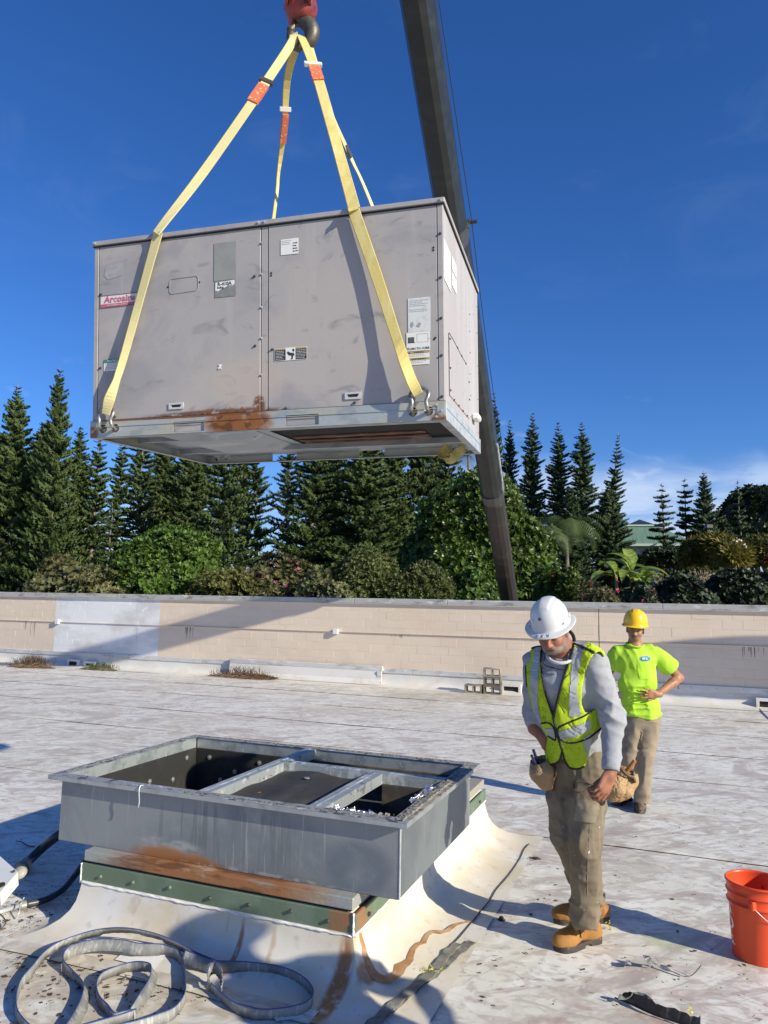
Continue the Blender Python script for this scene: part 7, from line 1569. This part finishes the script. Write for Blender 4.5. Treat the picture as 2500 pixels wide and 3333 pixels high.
ud = (Rcuff-Re)/np.linalg.norm(Rcuff-Re); m = MB(); m.tube([Vector(Rcuff+ud*t-MO) for t in (-.04, -.02, .01, .02)], [.052, .054, .050, .046], 16); m.build('cuff', swt, man, True)
m = MB(); cn = NC(484, 628, 3.985); m.tube([Vector(cn+npv((math.cos(a)*.070, math.sin(a)*.066, .012*math.cos(a)+.040*math.sin(a)-.004))-MO) for a in np.linspace(0, 6.283, 25)], .0095, 8); m.build('collar', pmat('pale collar rib', (.50, .51, .50), .9), man, True)
# vest
VOPEN = [q(*p) for p in ((332, 520), (305, 600), (305, 700), (318, 860), (350, 1010), (390, 1120), (418, 1205), (440, 1110), (470, 985), (505, 860), (545, 740), (585, 640), (600, 560), (560, 440), (430, 420))]
VOUT = [q(*p) for p in ((345, 500), (250, 548), (180, 600), (166, 640), (168, 780), (176, 900), (196, 1040), (240, 1150), (290, 1240), (330, 1320), (366, 1385), (352, 1450), (343, 1530), (350, 1600), (398, 1632), (470, 1598), (498, 1510), (525, 1600), (570, 1660), (630, 1672), (703, 1648), (735, 1560), (765, 1420), (790, 1340), (900, 1248), (880, 1160), (800, 1130), (705, 1160), (672, 1080), (682, 940), (705, 800), (745, 690), (790, 625), (840, 612), (885, 668), (878, 610), (835, 572), (760, 535), (690, 505), (620, 478), (590, 425), (560, 410))]
def vbase(P):
    d = torso(P, .012); d = smin(d, chain(P, [belly, hips+npv((-.02, -.01, -.03)), hips+npv((-.035, -.02, -.10))], [.185, .180, .165], [.150, .150, .135], Xt), .03)
    d = smin(d, cap(P, Ls+npv((-.03, 0, .012)), Rs+npv((.03, 0, .012)), .088, .080), .05)
    return d-.007*(ridge(P, (10, 10, 7))-.5)-.004*(ridge(P, (24, 24, 14))-.5)
def vest(P):
    d = np.abs(vbase(P)+.003)-.0045; xy = proj_np(P); s = 1/590.0; front = (P-chest)@npv((-.36, -.93, 0)) > -.02
    o_ = poly_sd(xy, VOUT)*s; v_ = poly_sd(xy, VOPEN)*s; d = np.maximum(d, o_); d = np.maximum(d, np.where(front, -v_, -1)); return d
lo, hi = bbox_of([neck, Ls, Rs, hips, chest, NC(550, 1690, 4.1)], .20); _, VV, VF = grow('safety_vest', vest, lo, hi, .0065, vest_m, man, MO, 1); vest_o = bpy.data.objects['safety_vest']
def strip(name, poly, V, F, fbase, mat, off, parent, rel, facing=True):
    """a patch sewn on the cloth: the faces inside a picture outline, lifted off along their normals"""
    cen = V[F].mean(1); n = np.cross(V[F[:, 2]]-V[F[:, 0]], V[F[:, 3]]-V[F[:, 1]]); n /= np.linalg.norm(n, axis=1)[:, None]+1e-12
    e = .002; gr = np.stack([fbase(cen+np.eye(3)[k]*e)-fbase(cen-np.eye(3)[k]*e) for k in range(3)], 1); gr /= np.linalg.norm(gr, axis=1)[:, None]+1e-12; outer = fbase(cen) > -.0032
    m = in_poly(proj_np(cen), poly) & outer & ((gr@npv((-.2, -.97, 0)) > -.1) if facing else True); Fm = F[m]
    if len(Fm) == 0: return None
    lab_ = {}                          # keep the largest connected piece
    par = {int(v): int(v) for v in np.unique(Fm)}
    def fd(a):
        while par[a] != a: par[a] = par[par[a]]; a = par[a]
        return a
    for fc in Fm:
        r0 = fd(int(fc[0]))
        for v in fc[1:]: par[fd(int(v))] = r0
    rt = np.array([fd(int(fc[0])) for fc in Fm]); vals, cn_ = np.unique(rt, return_counts=True); Fm = Fm[rt == vals[cn_.argmax()]]
    u, inv = np.unique(Fm, return_inverse=True); P = V[u]; gg = np.stack([fbase(P+np.eye(3)[k]*e)-fbase(P-np.eye(3)[k]*e) for k in range(3)], 1); gg /= np.linalg.norm(gg, axis=1)[:, None]+1e-12
    me = np_mesh(name, P+gg*off-rel, inv.reshape(-1, 4), mat, True); return link(name, me, parent)
TAPES = [[(252, 585), (318, 560), (300, 640), (290, 760), (278, 900), (278, 1060), (300, 1190), (322, 1262), (285, 1245), (248, 1150), (222, 1040), (208, 900), (218, 780), (238, 680)],
         [(592, 590), (700, 560), (690, 620), (662, 700), (640, 850), (636, 980), (650, 1090), (668, 1185), (560, 1200), (560, 1080), (572, 900), (580, 740)],
         [(470, 1335), (560, 1303), (660, 1268), (745, 1225), (762, 1290), (700, 1340), (610, 1378), (510, 1402), (478, 1390)],
         [(340, 1300), (425, 1305), (434, 1350), (440, 1400), (378, 1362)],
         [(632, 480), (722, 505), (700, 600), (600, 560)], [(690, 1385), (750, 1345), (760, 1400), (738, 1500), (728, 1560), (700, 1470)]]
for tp in TAPES: strip('reflective_tape', [q(*p) for p in tp], VV, VF, vbase, tape_m, .0028, vest_o, MO)
def bind(pts, f, r=.0055, y0=3.4, y1=4.6, name='binding', mat=trim_b, parent=vest_o, rel=MO, off=.003, n=5):
    P = on_cloth(f, pts, y0, y1, off, n)
    if len(P) > 2: m = MB(); m.tube([Vector(p-rel) for p in P], r, 6); m.build(name, mat, parent, True)
bind([q(*p) for p in ((600, 575), (582, 640), (545, 740), (505, 860), (470, 985), (440, 1110), (420, 1205), (424, 1250), (446, 1330), (470, 1420), (498, 1505))], vbase, .0065)
bind([q(*p) for p in ((325, 560), (306, 640), (308, 740), (322, 870), (352, 1010), (390, 1120), (416, 1195))], vbase, .0045)
bind([q(*p) for p in ((900, 1246), (840, 1310), (760, 1372), (690, 1408), (600, 1432), (530, 1428), (480, 1398), (458, 1350), (462, 1300), (500, 1275), (580, 1240), (680, 1198), (760, 1150))], vbase)
bind([q(*p) for p in ((310, 1258), (370, 1252), (410, 1280), (432, 1330), (438, 1405), (400, 1390), (368, 1368))], vbase)
bind([q(*p) for p in ((345, 1580), (365, 1615), (400, 1630), (450, 1612), (480, 1580), (498, 1510), (520, 1590), (560, 1652), (625, 1668), (700, 1645))], vbase, .005)
bind([q(*p) for p in ((600, 540), (680, 570), (760, 605), (785, 622))], vbase, .0075); bind([q(*p) for p in ((325, 562), (250, 572), (195, 605), (176, 650))], vbase, .0065)
bind([q(*p) for p in ((170, 660), (170, 780), (178, 900), (198, 1040), (240, 1150))], vbase, .0045)
# standing back collar of the vest
m = MB(); cpn = [NC(560, 420, 4.06), NC(598, 470, 4.04), NC(606, 540, 4.0), NC(590, 610, 3.95)]; m.ribbon([p-Vector(MO) for p in spline([Vector(a) for a in cpn], 4)], [Vector((.75, -.45, .2))]*13, .018, .006); m.build('vest_collar', trim_b, vest_o, True)
# glasses hanging at the neckline
m = MB(); gl = lambda a, b_, o_=0: Vector((hit(lambda P: np.minimum(sweat(P), vbase(P)+.01), *q(a, b_), 3.4, 4.6, .012) if hit(lambda P: np.minimum(sweat(P), vbase(P)+.01), *q(a, b_), 3.4, 4.6, .012) is not None else NC(a, b_, 3.9))-MO)+Vector((0, -.012, 0))
m.tube([gl(348, 606), gl(335, 660), gl(327, 715), gl(350, 738), gl(400, 752), gl(440, 762)], .0032, 6); m.tube([gl(440, 762), gl(470, 770), gl(512, 776), gl(520, 740), gl(540, 660), gl(560, 600)], .0032, 6); m.build('glasses_frame', pmat('dark blue frame', (.015, .018, .05), .35), man, True)
# trousers
hemL = NC2(704, 1490, 4.12); hemR = NC2(800, 1380, 4.44)
def trous(P):
    d = chain(P, [hips+npv((0, .01, .06)), hips+npv((0, .01, -.03)), (Lh+Rh)/2+npv((.0, .01, -.03))], [.160, .168, .165], [.115, .125, .115], Xt)
    lg = chain(P, [Lh, (Lh+Lk)/2, Lk, (Lk+La)/2, hemL], [.100, .092, .078, .076, .074], [.105, .098, .085, .082, .078], (1, 0, 0)); rg = chain(P, [Rh, (Rh+Rk)/2, Rk, (Rk+Ra)/2, hemR], [.095, .084, .070, .070, .068], [.10, .094, .082, .078, .074], (1, 0, 0))
    zk = P[..., 2]-MO[2]; low = np.clip((.42-zk)/.4, 0, 1); fold = .010*(ridge(P, (11, 11, 8))-.5)+(.006+.016*low)*(ridge(P+npv((.1, 0, 0))+.25*(P[..., :1]*npv((0, 0, 1))), (7, 7, 20), .8)-.5)+.004*(ridge(P, (30, 30, 36))-.5)
    d = smin(d, lg, .03); d = smin(d, rg, .02); d = d-fold; d = np.maximum(d, MO[2]+.128+.02*np.sin(P[..., 0]*30)-P[..., 2]); return d
lo, hi = bbox_of([hips+npv((0, 0, .05)), Lh, Rh, hemL, hemR, Lk, Rk], .15); _, TV, TF = grow('trousers', trous, lo, hi, .0065, khaki, man, MO, 1); tr_o = bpy.data.objects['trousers']
q2 = lambda a, b_: (1650+a/2.765, 2450+b_/2.765)
strip('cargo_pocket', [q2(*p) for p in ((640, 418), (832, 440), (818, 560), (785, 632), (606, 612), (618, 520))], TV, TF, trous, pmat('pale khaki pocket', (.235, .195, .14), .9, 0, [dict(col=(.17, .135, .095), s=12, lo=.5, hi=.7), dict(col=(.55, .53, .50), s=34, lo=.66, hi=.70)], (200, .3, .003)), .006, tr_o, MO)
bind([q2(*p) for p in ((745, 640), (742, 760), (732, 900), (725, 1050), (722, 1200), (724, 1330))], trous, .003, 3.4, 4.7, 'side_seam', khaki, tr_o, MO, .001)
bind([q2(*p) for p in ((606, 265), (640, 262), (700, 268), (775, 290))], trous, .004, 3.4, 4.7, 'pocket_flap_edge', leather_d, tr_o, MO, .002); bind([q2(*p) for p in ((606, 270), (604, 320), (640, 352), (700, 348), (740, 318), (775, 305))], trous, .004, 3.4, 4.7, 'pocket_flap_edge', leather_d, tr_o, MO, .002)
# tool belt and pouches
pb_o = None
def pouch(name, pts, r, th, mat, mouth=None, h=.006, hollow=True, yoff=0):
    def f(P):
        d = chain(P, pts, r[0], r[1], npv((.8, -.5, 0)))-.004*(ridge(P, (10, 10, 7))-.5)
        if hollow: d = np.maximum(np.abs(d)-th, (P-mouth[0])@mouth[1])
        return d
    lo, hi = bbox_of(pts, .16); return grow(name, f, lo, hi, h, mat, man, MO, 1)[0]
belt = lambda P: np.maximum(np.abs(chain(P, [hips+npv((0, .01, .03)), hips+npv((0, .01, -.06))], [.172, .176], [.128, .132], Xt))-.004, np.maximum(P[..., 2]-(hips[2]+.0), (hips[2]-.06)-P[..., 2]))
lo, hi = bbox_of([hips], .25); grow('tool_belt', belt, lo, hi, .0065, leather_d, man, MO, 1)
p1, p2 = NC(1015, 1640, 4.12), NC(1010, 1860, 4.05); md = npv((.25, -.1, .96)); md /= np.linalg.norm(md)
pR = pouch('tool_pouch', [NC(1062, 1660, 4.12), NC(1048, 1760, 4.10), NC(1020, 1850, 4.07), NC(985, 1905, 4.06)], ([.066, .070, .062, .040], [.040, .042, .040, .03]), .0035, leather, (NC(1065, 1660, 4.12), md))
pouch('tool_pouch', [NC(1000, 1740, 4.0), NC(960, 1830, 3.98), NC(930, 1890, 3.99)], ([.05, .055, .045], [.035, .04, .035]), .0035, leather, (NC(1010, 1715, 4.0), npv((.35, -.05, .93))))
pL = pouch('tool_pouch', [NC(300, 1600, 4.16), NC(310, 1700, 4.13), NC(345, 1790, 4.12)], ([.050, .055, .042], [.045, .048, .04]), .0035, leather, (NC(290, 1590, 4.14), npv((-.3, -.2, .93))))
pouch('tool_pouch', [NC(340, 1560, 4.20), NC(370, 1680, 4.17), NC(385, 1830, 4.16)], ([.040, .042, .022], [.05, .05, .03]), .0035, leather_d, (NC(340, 1560, 4.2), npv((-.1, -.1, .98))))
bind([(q(1000, 1600)), q(1040, 1680), q(1090, 1725), q(1135, 1745), q(1155, 1790)], lambda P: np.minimum(cap(P, NC(1000, 1600, 4.02), NC(1155, 1790, 4.04), .01, .01), 9), .009, 3.4, 4.6, 'pouch_strap', leather_d, man)
m = MB(); m.cyl(Vector(NC(1080, 1690, 4.1)-MO), Vector(NC(1152, 1590, 4.08)-MO), .011, n=8); m.build('pencil_handle', pmat('orange wood handle', (.40, .17, .05), .5), pR); m = MB(); m.cyl(Vector(NC(1090, 1720, 4.08)-MO), Vector(NC(1150, 1712, 4.04)-MO), .008, n=8); m.build('nail_punch', steel_dk, pR)
m = MB(); m.cyl(Vector(NC(285, 1630, 4.14)-MO), Vector(NC(238, 1495, 4.10)-MO), .008, n=8); m.cyl(Vector(NC(268, 1640, 4.12)-MO), Vector(NC(222, 1545, 4.09)-MO), .008, n=8); m.build('marker_pens', pmat('navy marker', (.02, .02, .07), .35), pL)
# boots
boot(on_roof(1806, 3098), on_roof(1954, 3062), La, man, MO, boot_m); boot(on_roof(1799, 3004), on_roof(1984, 3000), Ra, man, MO, boot_m)
# helmet marks: two small blue stars, scuffed lettering on the brim, ratchet slots
blue_i = pmat('blue marker ink', (.03, .05, .25), .5); smud = pmat('grey marker smudge', (.38, .40, .43), .6)
def hat_hit(px, py, O, half_l, half_w, hgt, f_, r_, u_):
    Mh = np.stack([f_, r_, u_], 1); fn = lambda P: (np.hypot(((P-O)@Mh)[..., 0]/half_l, ((P-O)@Mh)[..., 1]/half_w)**2.5+np.clip(((P-O)@Mh)[..., 2]/hgt, 0, 9)**2.5-1)*.06; return hit(fn, px, py, O[1]-.3, O[1]+.3, .0), fn
def star(px, py, r, mat, parent=helm):
    P, fn = hat_hit(px, py, HO,   .114, .100, .128, hf, hr, hu)
    if P is None: return
    e = .002; n = npv([fn((P+np.eye(3)[k]*e)[None])[0]-fn((P-np.eye(3)[k]*e)[None])[0] for k in range(3)]); n /= np.linalg.norm(n); ex = np.cross((0, 0, 1), n); ex /= np.linalg.norm(ex); ey = np.cross(n, ex); pts = []
    for i in range(10): a = math.pi/2+i*math.pi/5; rr = r if i % 2 == 0 else r*.42; pts.append((rr*math.cos(a), rr*math.sin(a)))
    plate('star_mark', pts, [], .0006, mat, parent, frame_m(P+n*.003-MO, ex, ey))
star(1757, 2015.5, .0125, blue_i); star(1736, 2017.5, .008, smud); 
C17 = lambda a, b_: (1700+a/6.636, 1920+b_/6.636)
m = MB(); Mh = np.stack([hf, hr, hu], 1)
def brim_pt(a_deg, t, lift=.002): a = R_(a_deg); bw_ = .030*(1+.18*max(0, math.cos(a))); x = math.cos(a)*(1.03*.114+t*bw_); y = math.sin(a)*(1.03*.100+t*bw_); return Vector(HO+Mh@npv((x, y, (-.05-.10*t*t)*.128+lift))-MO)
for i, a in enumerate((-14, -7, 0, 6, 12, 18)): m.tube([brim_pt(a, .25), brim_pt(a+2.5*((-1)**i), .75)], .0018, 4)
m.build('scuffed_marker_lettering', smud, helm)
def dome_pt(a_deg, z, out=.003): a = R_(a_deg); rr = (1-z**2.5)**(1/2.5); return Vector(HO+Mh@npv((math.cos(a)*(.114*rr+out), math.sin(a)*(.100*rr+out), z*.128))-MO)
for sg in (1, -1):
    m = MB(); m.tube([dome_pt(sg*(58+i*6), .14+.05*math.sin(i/4*3.14)) for i in range(5)], .006, 6); m.tube([dome_pt(sg*(96+i*6), .15+.04*math.sin(i/4*3.14)) for i in range(5)], .006, 6); m.build('side_slot', hat_w, helm, True)

# ---------------------------------------------------------------- the far man: yellow helmet, bright shirt, hand on hip
FC = lambda a, b_, y: npv(W(1980+a/6.32, 1950+b_/6.32, y)); fq = lambda a, b_: (1980+a/6.32, 1950+b_/6.32)
g2 = on_roof(2070, 2635); FY = g2.y-.02; far = thing('person', 'young man in a yellow helmet and bright yellow green shirt, one hand on his hip', 'person', tuple(g2)); FO = npv(g2)
k2 = 1.0
fneck = FC(560, 900, FY); fLs = FC(960, 1010, FY); fRs = FC(110, 1030, FY+.05); fch = FC(560, 1250, FY); fbe = FC(590, 1750, FY+.02); fhi = npv(W(2094, 2335, FY+.03))
fLe = FC(1465, 1620, FY+.10); fLw = FC(1010, 1960, FY-.10); fRe = npv(W(1975, 2205, FY+.12)); fRw = npv(W(1984, 2290, FY+.10))
fLh = npv(W(2114, 2350, FY+.02)); fLk = npv(W(2101, 2468, FY-.03)); fLa = npv(W(2088, 2598, FY)); fRh = npv(W(2066, 2352, FY+.04)); fRk = npv(W(2048, 2470, FY+.02)); fRa = npv(W(2022, 2590, FY+.10))
ff = npv((-.36, -.92, -.12)); fu = npv((.02, -.13, .99)); FH = FC(560, 512, FY-.01)
helm2, ff, fr, fu = hat('hard_hat', FH, ff, fu, .123, .110, .140, hat_y, far, FO, .010, .030)
fs_, FM = head_sdf(FH-fu*.002, ff, fr, fu, .96, 0)
fhand, _ = hand_sdf(fLw, FC(640, 1930, FY-.15)-fLw, (-.1, .9, .1), 1, .185, (.15, .12, .15, .2), .16, (.6, -.1), 1.0)
fhandR, _ = hand_sdf(fRw, npv((.25, .0, -1)), (.9, .2, .1), -1, .17, (.2, .2, .2, .2), .12, (.5, .1), .95)
def body2(P):
    d = fs_(P); d = smin(d, cap(P, FH-fu*.11-ff*.015, fneck+npv((0, .02, -.02)), .056, .062), .03); d = smin(d, chain(P, [fneck+npv((0, .01, -.06)), fch, fbe, fhi], [.11, .15, .12, .14], [.07, .09, .085, .10], (1, 0, 0)), .04)
    d = smin(d, cap(P, fLs+npv((-.03, 0, -.02)), fLe, .055, .040), .03); d = smin(d, smin(cap(P, fLe, fLe+(fLw-fLe)*.3, .040, .043), cap(P, fLe+(fLw-fLe)*.3, fLw, .043, .027), .02), .02)
    d = smin(d, cap(P, fRs+npv((.03, 0, -.02)), fRe, .055, .040), .03); d = smin(d, cap(P, fRe, fRw, .042, .028), .02)
    for a, b_, c in ((fLh, fLk, fLa), (fRh, fRk, fRa)): d = smin(d, cap(P, a, b_, .07, .05), .03); d = smin(d, cap(P, b_, c, .05, .035), .02)
    d = smin(d, fhand(P), .008); d = smin(d, fhandR(P), .008); return d
hc2 = head_cols(FH-fu*.002, FM, .96, (.30, .155, .10), (.24, .10, .085), (.018, .013, .011), None, (.03, .02, .016))
def colb2(V):
    c = hc2(V); q_ = (V-FH)@FM; m_ = (q_[:, 2] < -.16) | (V[:, 2] < FH[2]-.2); c[m_] = np.array([.32, .15, .085])*(.85+.3*vnoise(V[m_], 40)[:, None]); return c
lo, hi = bbox_of([FH, fLe, fRe, fLa, fRa], .13); bm2 = body_grow(body2, colb2, None, lo, hi, far, FO); bm2.materials.append(skin_yng); link('body', bm2, far)
def shirt(P):
    d = chain(P, [fneck+npv((0, .01, -.055)), (fLs+fRs)/2+npv((0, 0, -.03)), fch, fbe, npv(W(2092, 2325, FY+.02))], [.070, .162, .176, .174, .166], [.07, .085, .108, .112, .118], (1, 0, 0))
    sl_ = fLs+(fLe-fLs)*.85; sr_ = fRs+(fRe-fRs)*.72; d = smin(d, cap(P, fLs+npv((-.04, 0, -.02)), sl_, .066, .096), .04); d = smin(d, cap(P, fRs+npv((.04, 0, -.02)), sr_, .066, .090), .04)
    foldv = .014*(ridge(P, (7, 7, 3.5))-.5)+.008*(ridge(P+.35*(P[..., 2:]*npv((1, 0, 0))), (15, 15, 5))-.5)+.002*(ridge(P, (24, 24, 16))-.5)
    low = np.clip((fbe[2]+.06-P[..., 2])/.12, 0, 1); foldv = foldv+low*.014*(ridge(P, (5, 5, 20))-.5); d = d-foldv
    d = np.maximum(d, -(np.linalg.norm((P-(fneck+npv((-.01, -.02, .060))))*npv((1, 1, .8)), axis=-1)-.070)); d = np.maximum(d, npv(W(2092, 2335, FY))[2]+.012*np.sin(P[..., 0]*22)-P[..., 2])
    for s0, s1, rr_ in ((fLs, fLe, .26), (fRs, fRe, .15)): u_ = (s1-s0)/np.linalg.norm(s1-s0); nr = np.linalg.norm(P-(s0+(s1-s0)*.65), axis=-1) < rr_; d = np.where(nr, np.maximum(d, (P-(s0+(s1-s0)*.66))@u_), d)
    d = np.maximum(d, -(np.minimum(fhand(P), cap(P, fLe, fLw, .05, .038))-.006)); return d
lo, hi = bbox_of([fneck, fLs, fRs, fLe, fRe, fhi, fch], .16); _, TV2, TF2 = grow('t_shirt', shirt, lo, hi, .0075, tee, far, FO, 3); tee_o = bpy.data.objects['t_shirt']
m = MB(); cn = fneck+npv((-.008, -.008, -.020)); m.tube([Vector(cn+npv((math.cos(a)*.079, math.sin(a)*.074, .020*math.sin(a)+.006))-FO) for a in np.linspace(0, 6.283, 25)], .0075, 7); m.build('neck_rib', tee, tee_o, True)
logo = pmat('blue oval print', (.01, .16, .30), .5)
lo_ = strip('chest_logo', [fq(755+112*math.cos(a), 1228+55*math.sin(a)) for a in np.linspace(0, 6.1, 22)], TV2, TF2, shirt, logo, .003, tee_o, FO); E = hit(shirt, *fq(755, 1228), FY-.5, FY+.5, .004)
if E is not None and lo_ is not None: text('lettering', 'BSL hi.', .020, white_t, lo_, frame_m(E-FO+npv((-.030, -.010, -.006)), (1, .10, 0), (0, 0, 1)), .0004, bold=.0008)
strip('chest_pocket', [fq(*p) for p in ((605, 1335), (880, 1335), (885, 1500), (870, 1660), (650, 1640), (610, 1500))], TV2, TF2, shirt, tee, .004, tee_o, FO)
def trous2(P):
    d = chain(P, [fhi+npv((0, 0, .05)), (fLh+fRh)/2], [.15, .155], [.11, .11], (1, 0, 0)); d = smin(d, chain(P, [fLh, fLk, fLa+npv((0, 0, .0))], [.098, .076, .066], [.10, .08, .07], (1, 0, 0)), .03); d = smin(d, chain(P, [fRh, fRk, fRa], [.092, .074, .064], [.10, .08, .07], (1, 0, 0)), .02)
    zk = P[..., 2]-FO[2]; low = np.clip((.4-zk)/.4, 0, 1); d = d-.010*(ridge(P, (10, 10, 7))-.5)-(.006+.012*low)*(ridge(P, (7, 7, 19), .8)-.5); return np.maximum(d, FO[2]+.07-P[..., 2])
lo, hi = bbox_of([fhi+npv((0, 0, .05)), fLh, fRh, fLa, fRa], .14); _, TV3, TF3 = grow('trousers', trous2, lo, hi, .008, khaki2, far, FO, 1); tr2 = [c for c in far.children if c.name.startswith('trousers')][0]
strip('cargo_pocket', [(1650+a/2.765, 1900+b_/2.765) for a, b_ in ((1215, 1315), (1315, 1360), (1300, 1470), (1235, 1480), (1200, 1400))], TV3, TF3, trous2, khaki2, .010, tr2, FO)
boot(on_roof(2082, 2648), npv(on_roof(2090, 2604)), fLa, far, FO, boot2_m, True, .95, .03); boot(on_roof(1998, 2622), npv(on_roof(2052, 2604)), fRa, far, FO, boot2_m, False, .95, .03)
m = MB(); m.bbox(Vector(npv(W(2018, 2262, FY-.06))-FO)-Vector((.02, .012, .03)), Vector(npv(W(2018, 2262, FY-.06))-FO)+Vector((.02, .012, .03)), .006); m.build('belt_tool', steel_dk, far)

# a third worker stands just outside the photo at the right: his shadow falls on the curb
sh = on_roof(2472, 3112)
c3 = copy_tree(far); c3['label'] = 'third worker standing outside the photo on the right, in a yellow helmet'
c3.location = (2.02, 1.74, roofz(2.02, 1.74)); c3.rotation_euler = (0, 0, R_(35))
